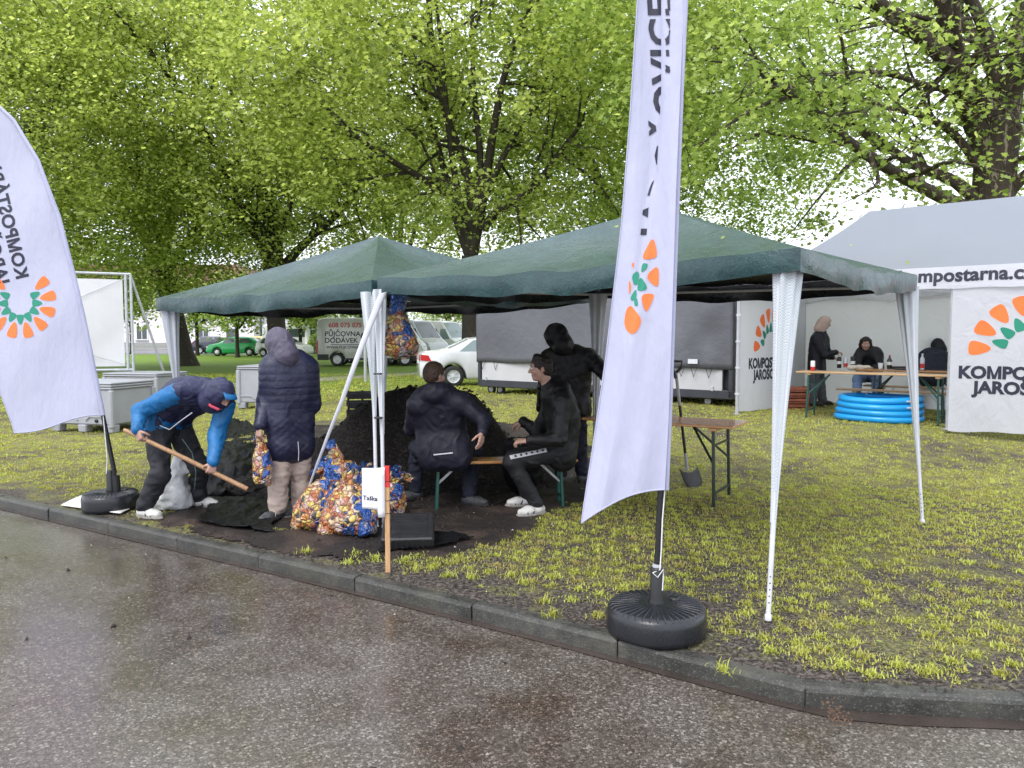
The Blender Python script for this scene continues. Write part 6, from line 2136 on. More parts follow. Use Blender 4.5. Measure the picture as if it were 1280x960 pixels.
# ---- printed bags full of bark and bulbs
def bag_mat():
    t = NT('printed_bag')
    wv = t.n('TexNoise'); wv.inputs['Scale'].default_value = 9; wv.inputs['Detail'].default_value = 3
    t.l(t.co, wv.inputs['Vector'])
    ad = t.n('MixRGB') if False else t.n('VectorMath'); ad.operation = 'MULTIPLY_ADD'
    t.l(wv.outputs['Color'], ad.inputs[0]); ad.inputs[1].default_value = (.09, .09, .09); t.l(t.co, ad.inputs[2])
    v = ad.outputs[0]
    cell = t.voro(25, v)
    f = t.sep(cell)[0]
    fruit = t.ramp(f, [(0.0, (.42, .12, .03)), (.12, (.58, .25, .07)), (.25, (.60, .40, .09)), (.37, (.60, .44, .27)), (.5, (.50, .24, .20)), (.62, (.62, .48, .13)), (.70, (.33, .09, .05)), (.78, (.02, .05, .20)), (.87, (.03, .035, .035)), (.94, (.55, .42, .38))], 'CONSTANT')
    edge = t.voro(25, v, 'DISTANCE_TO_EDGE', 'Distance')
    fruit = t.mix(fruit, (.16, .07, .03), t.ramp(edge, [(0, .85), (.10, 0.0)]))
    big = t.noise(4.2, 2, .5, v)
    z = t.sep()[2]
    top = t.ramp(t.math('ADD', t.math('MULTIPLY', big, 1.35), t.math('MULTIPLY', z, .42)), [(.79, 0.0), (.82, 1.0)])
    c = t.mix(fruit, t.mix((.018, .05, .24), (.03, .12, .40), t.noise(14, 2)), top)
    low = t.ramp(t.noise(5.5, 2, .5), [(.62, 0.0), (.66, 1.0)])
    c = t.mix(c, t.mix((.05, .055, .06), (.35, .33, .33), t.noise(20, 2)), low)
    t.set(color=c, rough=.16, spec=.6, coat=.45, normal=t.bump(t.noise(30, 4, .6, None, 1.0), .5, .008, t.bump(t.ramp(edge, [(0, 0.0), (.3, 1.0)]), .9, .018)))
    return t.m
bag_m = bag_mat()
def bag(label, base, size, lean=(0, 0), seed=0, neck=None, hang=False):
    w, d, h = size
    t = thing('printed_bag', label, 'bag', base, 0, 'printed bags of compost')
    F = Field()
    if hang:
        F.ell((0, 0, h * .22), (w * .5, d * .5, h * .24), None, .05)
        F.cap((0, 0, h * .3), (lean[0], lean[1], h * .95), w * .46, w * .16, .06)
        F.cap((lean[0], lean[1], h * .9), (lean[0] + w * .1, lean[1], h * 1.06), w * .17, w * .26, .04)
        F.ell((w * .18, 0, h * .14), (w * .34, d * .4, h * .15), None, .05)
    else:
        F.ell((0, 0, h * .30), (w * .52, d * .52, h * .33), None, .06)
        F.ell((lean[0] * .5, lean[1] * .5, h * .58), (w * .44, d * .44, h * .34), None, .08)
        F.ell((w * .36, -d * .2, h * .10), (w * .16, d * .25, h * .11), None, .05)
        F.ell((-w * .38, -d * .16, h * .09), (w * .16, d * .25, h * .10), None, .05)
    def dsp(V, N):
        q = V * 11 + seed * 7
        s_ = np.array([1.6, 1.6, .55]) if hang else np.array([1, 1, .8])
        return .022 * (1 - 2.2 * np.abs(vnoise(q * s_))) * .6 + .010 * vnoise(q * 3.0)
    field_obj(F, 'bag_body', bag_m, t, .011, 0, 9, dsp)
    if neck is not None:
        mb = MB()
        a = Vector((lean[0] * .8, lean[1] * .8, h * .82)); b = a + Vector(neck)
        dr = (b - a).normalized(); s1 = dr.orthogonal().normalized(); s2 = dr.cross(s1)
        def fn(u, v):
            an = 2 * math.pi * u
            rr = (.06 + .10 * v ** 1.3) * (w / .36) * (1 + .22 * math.sin(6 * an + seed + 2 * v) + .1 * math.sin(11 * an))
            fl = .32 + .2 * (1 - v)
            return a.lerp(b, v) + s1 * (rr * math.cos(an)) + s2 * (rr * fl * math.sin(an)) + dr * (.035 * v * math.sin(5 * an + seed))
        mb.grid(fn, 48, 8); mb.build('bag_neck', bag_m, t)
    return t
def GB(px, py): return G(px, py) + Vector((0, 0, .015))
bag('printed bag at the left of the pile, leaning towards the beige trousers', GB(396, 662), (.38, .3, .44), (.10, .05), 1, (.10, .02, .10))
bag('largest printed bag in front of the pile, beside the white sign', GB(437, 668), (.44, .34, .42), (-.02, .1), 2, (-.03, .06, .12))
bag('printed bag on top at the back of the pile with blue open neck', GB(426, 648) + Vector((0, .14, .17)), (.42, .32, .34), (-.04, .0), 3, (-.15, .0, .07))
bag('printed bag behind the white sign, nearest to the bench', GB(484, 648) + Vector((0, .1, 0)), (.28, .26, .34), (.04, 0), 4, (.10, 0, .10))
bag('printed bag wedged low between the largest bag and the gazebo legs', GB(458, 652) + Vector((0, .1, .02)), (.30, .26, .42), (.0, 0), 5, (.05, 0, .08))
tb_ = bag('printed bag hanging from the gazebo frame above the bench', P(499, 446, 6.78), (.285, .22, .50), (-.02, 0), 6, None, True)
mb = MB(); mb.tube([(-.02, 0, .5), (-.03, .02, .58), (-.02, .05, .63)], [.02, .012, .01], 6); mb.build('bag_loop', bag_m, tb_)
tb2 = bag('narrow printed bag held open by the woman in the long coat', P(329, 604, 6.60), (.12, .14, .40), (-.02, 0), 7, (-.0, 0, .06))
# clear crumpled sack by the shoveller's leg
sack_m = NT('pale_sack')
_n = sack_m.noise(7, 4, .6, None, .8)
sack_m.set(color=sack_m.mix((.45, .46, .47), (.66, .67, .68), _n), rough=.4, spec=.45, normal=sack_m.bump(_n, .8, .03)); sack_m = sack_m.m
F = Field()
sb = GB(213, 641) + Vector((0, .14, 0))
F.ell((0, 0, .13), (.145, .12, .16), None, .05); F.cap((-.01, 0, .2), (.02, .02, .48), .12, .055, .06); F.cap((.02, .02, .45), (.06, .02, .62), .05, .02, .04); F.ell((.12, 0, .40), (.075, .05, .05), None, .05); F.ell((-.12, -.02, .06), (.07, .08, .06), None, .04)
o = field_obj(F, 'plastic_sack', sack_m, None, .011, 0, 9, lambda V, N: .03 * (1 - 2.4 * np.abs(vnoise(V * np.array([9, 9, 4.5])))) + .012 * vnoise(V * 24))
o.location = sb
tag(o, 'pale grey crumpled plastic sack standing behind the legs of the shoveller', 'sack')
# open sack on the far side of the bench
F = Field(); sp_ = P(653, 556, 7.75)
gz = float(terrain(sp_.x, sp_.y))
F.ell((0, 0, .3), (.20, .2, .30), None, .05); F.cap((0, 0, .3), (0, 0, .5), .17, .18, .05); F.cut((0, 0, .56), (0, 0, .8), .15, .2, .02)
t = thing('open_sack', 'dark open sack with pale contents in front of the profile sitter', 'sack', (sp_.x, sp_.y, gz + .02))
field_obj(F, 'sack_wall', black_film, t, .012, .012, 8)
F = Field()
for k in range(26):
    a, r_ = rnd.uniform(0, 6.28), rnd.uniform(0, .12)
    F.ell((r_ * math.cos(a), r_ * math.sin(a), .50 + rnd.uniform(0, .05)), (.04, .035, .03), None, .01)
field_obj(F, 'contents', cloth('pale_contents', (.34, .29, .16), .8, .3), t, .012)['kind'] = 'stuff'

# ---- sign on a stake
stake_m = NT('raw_pine')
_g = stake_m.noise(5, 4, .6, stake_m.mapping((30, 30, 3)))
stake_m.set(color=stake_m.ramp(_g, [(.3, (.42, .23, .10)), (.7, (.60, .37, .19))]), rough=.65, normal=stake_m.bump(_g, .2, .003)); stake_m = stake_m.m
sg = G(485, 714)
t = thing('stake_sign', 'wooden stake with red top carrying a white paper sign', 'sign', (sg.x, sg.y, 0))
mb = MB(); mb.box((0, 0, .30), (.033, .022, .74), None, .002); mb.build('stake', stake_m, t)
mb = MB(); mb.box((0, 0, .667), (.0345, .0235, .15), None, .002); mb.build('red_tip', mat('red_spray_paint', (.62, .03, .03), .45, .12, 20), t)
paper = mat('white_paper', (.74, .74, .78), .6, .04, 4, .1, 8, .01)
def sheet(u, v): return Vector((-.012 - .165 * u, -.016 - .008 * math.sin(5 * u + v), .735 - .30 * v - .012 * u + .018 * u * v)) + Vector((0, .028 * u * u, 0))
mb = MB(); mb.grid(sheet, 14, 14); pp = solidify(mb.build('paper', paper, t), .0015)
mb = MB(); mb.grid(lambda u, v: Vector((-.012 - .05 * u, -.022 - .022 * math.sin(3 * u), .72 - .33 * v)), 6, 8); solidify(mb.build('paper_flap', paper, t), .0015)
tv, tf = text_tris('Taška', .046, .001, 'LEFT', .02)
mb = MB(); mb.add([sheet(.97 - x / .165, (.735 - .50 - y) / .30) + Vector((0, -.003, 0)) for x, y in tv], tf); mb.build('lettering', print_dark, pp)
for z in (.635, .50, .41):
    mb = MB(); mb.box((0, 0, z), (.037, .026, .004)); mb.build('rubber_band', black_plug, t)
# ---- tipped black crate
crate_m = mat('black_crate_plastic', (.018, .018, .02), .4, .3, 10, .3, 60, .004)
cb = G(478, 692)
t = thing('plastic_crate', 'black plastic crate lying upside down at the feet of the gazebo legs', 'crate', (cb.x, cb.y, .015), R(6))
Mc = Matrix.Rotation(R(12), 4, 'X')
mb = MB(); mb.box((.19, .24, .055), (.40, .46, .085), Mc, .012); sh = mb.build('crate_shell', crate_m, t)
for (x0, x1, y0, y1) in ((.05, .33, .06, .27), (.05, .33, .32, .42)):
    mb = MB()
    for a, b in (((x0, y0), (x1, y0)), ((x1, y0), (x1, y1)), ((x1, y1), (x0, y1)), ((x0, y1), (x0, y0))):
        mb.beam(Mc @ Vector((*a, .100)), Mc @ Vector((*b, .100)), .012, .008)
    mb.build('raised_rim', crate_m, sh)
for k in range(9):
    mb = MB(); mb.box((.03 + .04 * k, .005, .05), (.008, .012, .06), Mc); mb.build('rib', crate_m, sh)
# slatted crate behind the heap
c0 = P(452, 512, 10.8)
gz = float(terrain(c0.x, c0.y))
t = thing('slatted_crate', 'dark slatted crate half hidden behind the compost heap', 'crate', (c0.x, c0.y, gz), R(15))
for k in range(5):
    for (y, w) in ((-.2, .4), (.2, .4)):
        mb = MB(); mb.box((0, y, .12 + .13 * k), (w, .02, .08)); mb.build('slat', crate_m, t)
for x in (-.19, 0, .19):
    mb = MB(); mb.box((x, -.185, .37), (.03, .02, .7)); mb.build('upright', crate_m, t)
# ---- shovel behind the beer table
s0, s1 = P(845, 466, 8.25), P(859, 588, 8.32)
gb = G(868, 607)
t = thing('shovel', 'black shovel with D shaped grip leaning behind the wet beer table', 'shovel', (gb.x, gb.y, gb.z))
o_ = Vector((gb.x, gb.y, gb.z))
mb = MB(); mb.tube([s0 - o_, (s0 - o_).lerp(s1 - o_, .33)], .017, 10); mb.build('shaft', mat('grey_shaft', (.3, .3, .31), .4, .1), t)
mb = MB(); mb.tube([(s0 - o_).lerp(s1 - o_, .33), (s0 - o_).lerp(s1 - o_, .82)], .016, 10); mb.build('shaft', black_plug, t)
mb = MB(); mb.tube([(s0 - o_).lerp(s1 - o_, .82), s1 - o_], .018, 10); mb.build('socket', mat('grey_shaft', (.3, .3, .31), .4, .1), t)
g0 = s0 - o_
mb = MB(); mb.tube([g0 + Vector((0, 0, -.06)), g0 + Vector((-.01, 0, .0)), g0 + Vector((-.062, 0, .055)), g0 + Vector((-.068, 0, .125)), g0 + Vector((.062, 0, .125)), g0 + Vector((.056, 0, .055)), g0 + Vector((-.0, 0, .0))], [.02, .02, .016, .015, .015, .016, .018], 8); mb.build('grip', black_plug, t)
b0 = s1 - o_
def blade(u, v):
    q = (u - .5)
    p = b0 + Vector((.02 + .06 * v, -.02 - .06 * v, -.02 - .19 * v)) + Vector((1, .55, .0)).normalized() * (q * (.26 - .10 * max(0, v - .75) * 3)) + Vector((0, .05 * (abs(q) * 2) ** 2, .04 * (abs(q) * 2) ** 2))
    return p
mb = MB(); mb.grid(blade, 12, 10); solidify(mb.build('blade', mat('dark_blade', (.012, .012, .013), .6, .3, 8), t), .004)

# ================================================================== LEFT BACKGROUND: PALLET BOXES, BANNER FRAME
bin_m = mat('grey_box_plastic', (.33, .34, .37), .5, .06, 3, .08, 40, dirt=(.22, .22, .22), dirt_amt=.35)
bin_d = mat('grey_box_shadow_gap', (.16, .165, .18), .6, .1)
def pallet_box(label, loc, rot, w=1.2, d=1.0, h=.80, lids=2, note=False):
    t = thing('pallet_box', label, 'pallet box', loc, rot, 'grey plastic pallet boxes')
    mb = MB(); mb.box((0, 0, .12 + (h - .12) / 2), (w * .95, d * .95, h - .12), None, .03); b = mb.build('box_wall', bin_m, t)
    for x in (-w / 2 + .09, 0, w / 2 - .09):
        for y in (-d / 2 + .1, d / 2 - .1):
            mb = MB(); mb.box((x, y, .065), (.16, .16, .13), None, .015, 1.1); mb.build('foot', bin_m, t)
    for x in (-w / 2 + .03, w / 2 - .03):
        for y in (-d / 2 + .03, d / 2 - .03):
            mb = MB(); mb.box((x, y, h * .54), (.09, .09, h * .86), None, .02); mb.build('corner', bin_m, t)
    for k in range(lids + 1):
        mb = MB(); mb.box((0, 0, h + .0 + .042 * k), (w, d, .030), None, .01); mb.build('rim' if k == 0 else 'lid', bin_m, t)
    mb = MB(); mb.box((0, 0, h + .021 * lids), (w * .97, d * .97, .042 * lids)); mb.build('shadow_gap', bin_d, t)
    for x in (-.28, .28):
        mb = MB(); mb.beam((x - .2, -d * .48, .2), (x - .12, -d * .48, .27), .03, .02); mb.beam((x - .12, -d * .48, .27), (x + .12, -d * .48, .27), .03, .02); mb.beam((x + .12, -d * .48, .27), (x + .2, -d * .48, .2), .03, .02); mb.build('moulded_rib', bin_m, b)
    mb = MB(); mb.lathe([(.03, 0), (.03, .02), (.0, .022)], (0, 0, 0), 12, True, Matrix.Translation((.3, -d * .475, .2)) @ Matrix.Rotation(math.pi / 2, 4, 'X')); mb.build('drain_plug', black_plug, b)
    if note:
        mb = MB(); mb.box((.16, -d * .478, h * .66), (.22, .004, .3)); n_ = mb.build('paper_note', paper, t)
        for k in range(2):
            mb = MB(); mb.box((.14, -d * .482, h * .74 - .05 * k), (.13, .003, .02)); mb.build('scribble', print_dark, n_)
    return t
p_ = G(128, 540)
pallet_box('front pallet box behind the left flag pole, beside the shoveller', (p_.x - .2, p_.y + .45, p_.z), R(-14), 1.25, 1.05, .74, 2)
p_ = G(170, 520)
pallet_box('rear pallet box under the white banner frame', (p_.x - .3, p_.y + 1.1, p_.z), R(-12), 1.3, 1.05, .78, 1)
p_ = G(326, 511)
pallet_box('pallet box with a paper note, between the shoveller and the woman', (p_.x, p_.y + .5, p_.z), R(-6), .95, 1.0, .86, 1, True)
YB = 16.8
galv = mat('galvanised_steel', (.45, .47, .48), .4, .15, 12, metal=.4)
b0, b1 = P(30, 336, YB - .9), P(163, 343, YB)
t = thing('banner_frame', 'white blank banner laced in a steel truss frame at the left', 'banner', (b1.x, b1.y, 0))
o_ = Vector((b1.x, b1.y, 0))
bd = (b1 - b0); bd.z = 0; bw = bd.length; bd.normalize(); bn = Vector((bd.y, -bd.x, 0))
zt, zb = b1.z, P(163, 462, YB).z
def bp(s, z, off=0): return -bd * s + bn * off + Vector((0, 0, z))
mb = MB(); mb.grid(lambda u, v: bp(.16 + (bw - .3) * u, zt - .12 - (zt - zb - .2) * v, .02 + .02 * math.sin(6 * u) * math.sin(5 * v)), 20, 14); cl = mb.build('banner_cloth', mat('blank_banner', (.62, .62, .63), .6, .06, 1.5, .15, 10, .02), t)
for (a, b, nm) in ((bp(0, zt), bp(bw, zt), 'top_rail'), (bp(0, zb), bp(bw, zb), 'bottom_rail'), (bp(0, 0), bp(0, zt), 'upright'), (bp(bw, 0), bp(bw, zt), 'upright'), (bp(.1, zb), bp(.1, zt), 'inner_upright')):
    mb = MB(); mb.tube([a, b], .032, 8); mb.build(nm, galv, t)
for k in range(9):
    z = zb + (zt - zb) * (k + .5) / 9
    mb = MB(); mb.tube([bp(0, z), bp(.1, z + .06 * (-1) ** k)], .011, 5); mb.build('rung', galv, t)
    mb = MB(); mb.tube([bp(.1, z), bp(.16, z + .02, .02)], .005, 4); mb.build('lace', black_plug, t)
for k in range(12):
    s_ = .2 + (bw - .3) * k / 12
    mb = MB(); mb.tube([bp(s_, zt), bp(s_ + .05, zt - .12, .02)], .005, 4); mb.build('lace', black_plug, t)
for (s_, dx) in ((0, .85),):
    mb = MB(); mb.tube([bp(0, zt - .02), bp(-dx, 0.02, -.5)], .028, 8); mb.build('brace', galv, t)
mb = MB(); mb.tube([bp(.12, zt - .1, .05), bp(1.15, zt - .6, .05)], .006, 5); mb.tube([bp(.12, zb + .1, .05), bp(1.3, zb + .5, .05)], .006, 5); mb.build('guy_wire', galv, t)
pg = G(457, 477)
mb = MB(); mb.tube([(pg.x, pg.y, pg.z), (pg.x, pg.y, pg.z + 1.75)], .055, 10)
tag(mb.build('post', galv, None, tuple(pg)), 'plain grey post on the lawn in front of the lettered van', 'post')

# ================================================================== IN THE MARQUEE: POOL, BOTTLES, TRAYS
pool_m = NT('blue_vinyl')
pool_m.set(color=pool_m.mix((.008, .24, .60), (.012, .32, .70), pool_m.noise(4, 3)), rough=.28, spec=.5, normal=pool_m.bump(pool_m.noise(14, 3), .25, .02)); pool_m = pool_m.m
pc = G(1100, 528)
R_p = 49 / 961 * (pc.y + .5)
t = thing('paddling_pool', 'blue inflatable paddling pool of four rings before the marquee table', 'paddling pool', (pc.x + .17, pc.y + R_p * .62, float(terrain(pc.x, pc.y + .5))))
rr = .053
for k in range(4):
    mb = MB()
    Rk = R_p - rr * .8 + (.02, .008, .0, -.02)[k]
    nA, nB = 56, 12
    vs = []
    for i in range(nA):
        a = 2 * math.pi * i / nA
        wob = .012 * math.sin(3 * a + k) + .003 * math.sin(28 * a)
        for j in range(nB):
            b = 2 * math.pi * j / nB
            q = Rk + wob + rr * 1.08 * math.cos(b)
            vs.append((q * math.cos(a), q * math.sin(a) * .98, rr + k * rr * 1.82 + rr * math.sin(b) + .008 * math.sin(2 * a + k)))
    mb.add(vs, [(i * nB + j, ((i + 1) % nA) * nB + j, ((i + 1) % nA) * nB + (j + 1) % nB, i * nB + (j + 1) % nB) for i in range(nA) for j in range(nB)], True)
    rg = mb.build('ring', pool_m, t)
    if k > 1:
        for q in range(6):
            a = -1.35 + .05 * q
            mb = MB(); mb.box(((Rk + rr * 1.09) * math.cos(a), (Rk + rr * 1.09) * math.sin(a) * .98, rr + k * rr * 1.82 + .004), (.035, .006, .02), Matrix.Identity(4)); mb.build('print_mark', tape_m, rg)
mb = MB(); mb.lathe([(0, .02), (R_p - rr, .025)], (0, 0, 0), 40); mb.build('pool_floor', pool_m, t)
def surf_z(Y): return None
def bottle(name, label, px, py, Y, h, r, cols, cat, group=None):
    """py is where it stands on the table top"""
    b = P(px, py, Y)
    t = thing(name, label, cat, b, 0, group)
    for (nm, prof, m) in cols(h, r):
        mb = MB(); mb.lathe(prof, (0, 0, 0), 14); mb.build(nm, m, t)
    return t
cola = mat('dark_drink', (.012, .008, .007), .12, .1, spec=.6)
clearp = mat('clear_plastic', (.5, .53, .56), .12, .05, spec=.6)
redp = mat('red_label', (.5, .02, .02), .4, .1)
whp = mat('white_cup', (.66, .66, .66), .4, .05)
def TY(px, back):
    """depth of a table top line in the marquee at column px"""
    o = ft0 + fback * back
    k = (px - CX) / FPX
    s_ = (k * o.y - o.x) / (fdir.x - k * fdir.y)
    return o.y + fdir.y * s_
def on_table(px, back, zt=.775):
    Y = TY(px, back); x = (px - CX) / FPX * Y
    z = float(terrain((q0.x + q1.x) / 2, (q0.y + q1.y) / 2)) + zt
    # row of the picture at which this height shows
    return Y, z
def put(name, label, px, back, cols, h, r, cat, zt=.776):
    Y, z = on_table(px, back, zt)
    d = ray(px, 418); x = d.x / d.y * Y
    t = thing(name, label, cat, (x, Y, z))
    for (nm, prof, m) in cols(h, r):
        mb = MB(); mb.lathe(prof, (0, 0, 0), 14); mb.build(nm, m, t)
    return t
def c_can(h, r): return [('can_body', [(r * .9, 0), (r, .01), (r, h * .4)], redp), ('can_top', [(r, h * .401), (r, h * .93), (r * .8, h)], whp)]
def c_mug(h, r): return [('mug_body', [(r * .9, 0), (r, .01), (r, h * .8)], cola), ('band', [(r * 1.03, h * .35), (r * 1.03, h * .6)], whp), ('lid', [(r * 1.05, h * .8), (r, h * .95), (r * .5, h)], black_plug)]
def c_bot(h, r): return [('bottle_body', [(r * .85, 0), (r, .015), (r, h * .62), (r * .4, h * .82), (r * .34, h * .92)], cola), ('label_band', [(r * 1.02, h * .3), (r * 1.02, h * .52)], whp), ('bottle_cap', [(r * .4, h * .92), (r * .4, h)], redp)]
def c_clr(h, r): return [('bottle_body', [(r * .85, 0), (r, .015), (r, h * .66), (r * .4, h * .84), (r * .34, h * .93)], clearp), ('label_band', [(r * 1.02, h * .1), (r * 1.02, h * .38)], redp), ('bottle_cap', [(r * .4, h * .93), (r * .4, h)], whp)]
def c_cup(h, r): return [('cup_body', [(r * .75, 0), (r, h), (r * .94, h), (r * .7, .01)], whp)]
put('can', 'white and red can standing alone at the left end of the long table', 1017, .2, c_can, .165, .036, 'can', .766)
put('travel_mug', 'black travel mug touched by the young person with beige hood', 1050, 1.3, c_mug, .20, .036, 'mug')
put('bottle', 'clear bottle with red label between the two travel mugs', 1058, 1.35, c_clr, .22, .034, 'bottle')
put('travel_mug', 'black and white travel mug in front of the seated woman', 1067, 1.35, c_mug, .21, .038, 'mug')
put('cup', 'white cup on the marquee table, right of the seated woman', 1102, 1.4, c_cup, .10, .045, 'cup')
put('bottle', 'dark drink bottle on the marquee table right of the white cup', 1113, 1.35, c_bot, .24, .04, 'bottle')
put('bottle', 'clear bottle by the hooded sitter at the marquee post', 1154, 1.45, c_clr, .27, .036, 'bottle')
Yb, zb_ = on_table(1076, 1.25)
F = Field()
for k in range(7): F.ell(((k - 3) * .05, rnd.uniform(-.04, .04), .02), (.06, .06, rnd.uniform(.02, .05)), None, .03)
o = field_obj(F, 'cloth_bundle', cloth('pale_cloth', (.55, .49, .40), .9, .1), None, .012, .006, 14); o.location = (ray(1076, 418).x / ray(1076, 418).y * Yb, Yb, zb_)
tag(o, 'pale crumpled cloth on the table before the seated woman', 'cloth')
Yb, zb_ = on_table(1131, 1.35)
mb = MB(); mb.box((0, 0, .012), (.36, .26, .02), None, .006); mb.box((0, .12, .03), (.34, .012, .04)); o = mb.build('black_tray', black_plug, None); o.location = (ray(1131, 418).x / ray(1131, 418).y * Yb, Yb, zb_)
tag(o, 'flat black tray at the right on the marquee table', 'tray')
tray_m = mat('terracotta_tray', (.28, .085, .045), .6, .3, 6, .3, 20)
pt = G(995, 511)
for k in range(4):
    t = thing('seed_tray', ['lowest', 'second lowest', 'third', 'topmost'][k] + ' reddish tray of the stack in the marquee corner', 'tray', (pt.x, pt.y + .1, pt.z + .105 * k), R(6 * (-1) ** k), 'reddish trays stacked in the marquee')
    mb = MB(); mb.box((0, 0, .012), (.44, .32, .02)); mb.build('tray_floor', tray_m, t)
    for s_ in (-1, 1):
        mb = MB(); mb.box((s_ * .21, 0, .055), (.02, .32, .085), None, .004); mb.build('tray_end', tray_m, t)
        mb = MB(); mb.box((0, s_ * .15, .06), (.40, .018, .05), None, .004); mb.build('tray_side', tray_m, t)

# ================================================================== VEHICLES
tint_glass = mat('vehicle_glass', (.05, .07, .075), .06, .1, 1, spec=.8)
tint_pale = mat('vehicle_glass_pale', (.16, .22, .23), .06, .1, 1, spec=.8)
trim_d = mat('black_trim', (.02, .02, .022), .55, .15)
lamp_r = mat('red_lamp', (.5, .02, .03), .15, .1, spec=.7)
lamp_c = mat('clear_lamp', (.55, .57, .6), .1, .1, spec=.7)
plate_m = mat('plate_white', (.7, .7, .7), .4, .03)
def paint(name, col, rough=.25): return mat(name, col, rough, .04, 1.2, coat=.5, dirt=[c * .6 for c in col], dirt_amt=.3)
p_white = paint('white_paint', (.62, .63, .66)); p_cream = paint('grey_white_paint', (.50, .50, .48)); p_green = paint('green_paint', (.012, .30, .09)); p_yellow = paint('yellow_paint', (.65, .5, .04)); p_navy = paint('navy_paint', (.03, .03, .07)); p_silver = paint('silver_paint', (.42, .44, .47))
def vehicle(name, label, cat, loc, rot, L_, W_, roof, belt, wheels, wr_, side_wins, screens, col, tumble=.15, low=None, group=None, z0=.2, glass=tint_glass, sc=1.0):
    t = thing(name, label, cat, loc, rot, group)
    t.scale = (sc, sc, sc)
    rx, rz = zip(*roof); bx_, bz = zip(*belt)
    H = max(rz)
    xs = np.unique(np.concatenate([np.linspace(0, L_, 46), np.array(rx)] + [np.linspace(w - wr_ - .09, w + wr_ + .09, 17) for w in wheels]))
    xs = xs[(xs >= 0) & (xs <= L_)]
    zr = lambda x: float(np.interp(x, rx, rz))
    zb = lambda x: min(float(np.interp(x, bx_, bz)), zr(x) - .02)
    def hw(x):
        e = abs(x - L_ / 2) / (L_ / 2)
        return W_ / 2 * (1 - .16 * e ** 7)
    def bot(x):
        z = z0 + .06 * (abs(x - L_ / 2) / (L_ / 2)) ** 6
        for w in wheels:
            q = (wr_ + .06) ** 2 - (x - w) ** 2
            if q > 0: z = max(z, wr_ + math.sqrt(q) * 1.0)
        return z
    def side(x, z):
        h = hw(x); b = zb(x)
        if z <= b: return h * (1 - .015 * max(0, (z - .5 * b)) / b)
        return h * .985 - tumble * (z - b) / max(.2, H - b)
    vs, n = [], 0
    for x in xs:
        r_, b, z_ = zr(x), zb(x), bot(x)
        z_ = min(z_, b - .05)
        zm = z_ + (b - z_) * .5
        ring = [(hw(x) * .95, z_), (hw(x), z_ + min(.08, (b - z_) * .3)), (side(x, zm), zm), (side(x, b), b)]
        g = max(0, r_ - b)
        for q in (.5, .86):
            ring.append((side(x, b + g * q), b + g * q))
        yr = side(x, r_) 
        ring += [(yr - .05, b + g * .965), (yr - .16, r_), (yr * .4, r_ + .018), (0, r_ + .022)]
        full = [(x, y, z) for y, z in ring] + [(x, -y, z) for y, z in ring[-2::-1]]
        vs += full; n = len(full)
    fs = [(i * n + k, i * n + k + 1, (i + 1) * n + k + 1, (i + 1) * n + k) for i in range(len(xs) - 1) for k in range(n - 1)]
    m = len(xs) - 1
    fs += [tuple(range(n)), tuple(range(m * n + n - 1, m * n - 1, -1))]
    fs += [(i * n, (i + 1) * n, (i + 1) * n + n - 1, i * n + n - 1) for i in range(m)]
    mb = MB(); mb.add(vs, fs, True); body = mb.build('body', col, t)
    for (xa_, xb_, xc_, xd_, za, zb2) in side_wins:
        for s_ in (-1, 1):
            mb = MB()
            def fn(u, v):
                x0, x1 = xa_ + (xd_ - xa_) * v, xb_ + (xc_ - xb_) * v
                x = x0 + (x1 - x0) * u; z = za + (zb2 - za) * v
                return (x, s_ * (side(x, z) + .007), z)
            mb.grid(fn, 8, 4); mb.build('side_window', glass, t)
    for (xa_, xb_, f) in screens:
        mb = MB()
        def fn(u, v):
            x = xa_ + (xb_ - xa_) * v
            y = (u * 2 - 1) * (side(x, zr(x)) - .1) * f
            sl_ = (zr(x + .05) - zr(x - .05)) / .1
            nn = Vector((-sl_, 0, 1)).normalized()
            yr = max(.1, side(x, zr(x)) - .16)
            return Vector((x, y, zr(x) + .02 * max(0, 1 - (abs(y) / yr) ** 2) * 1.0)) + nn * .012
        mb.grid(fn, 8, 6); mb.build('windscreen', glass, t)
    for w in wheels:
        for s_ in (-1, 1):
            o = wheel('wheel', t, Vector((w, s_ * (W_ / 2 - .11), wr_)), wr_, .2, M=Matrix.Identity(4) if s_ < 0 else None, rim=lamp_c)
            if s_ > 0:
                o.location = (0, 0, 0)
    mb = MB(); mb.box((L_ / 2, 0, z0 + .12), (L_ * .97, W_ * .80, .16)); mb.build('underbody', trim_d, t)
    if low:
        for (x0, x1, zt_) in low:
            for s_ in (-1, 1):
                mb = MB(); mb.grid(lambda u, v: (x0 + (x1 - x0) * u, s_ * (hw(x0 + (x1 - x0) * u) * .995 + .012), bot(x0 + (x1 - x0) * u) + (zt_ - z0) * v if False else z0 + (zt_ - z0) * v), 8, 2); mb.build('bumper_trim', trim_d, t)
    return t, side, zr, hw
def box_lamp(t, c, d, m, nm):
    mb = MB(); mb.box(c, d, None, .02); return mb.build(nm, m, t)
SED_R = [(0, .90), (.10, 1.0), (.62, 1.06), (.80, 1.10), (1.45, 1.40), (1.9, 1.455), (2.5, 1.45), (3.0, 1.36), (3.62, 1.0), (4.2, .90), (4.42, .70), (4.46, .55)]
SED_B = [(0, .9), (.5, 1.0), (3.4, .93), (4.0, .84), (4.46, .6)]
HAT_R = [(0, .85), (.05, 1.0), (.25, 1.15), (.55, 1.40), (.9, 1.44), (1.9, 1.45), (2.4, 1.36), (3.05, .98), (3.7, .86), (3.9, .68), (3.95, .5)]
HAT_B = [(0, .85), (.3, .95), (2.9, .90), (3.5, .8), (3.95, .55)]
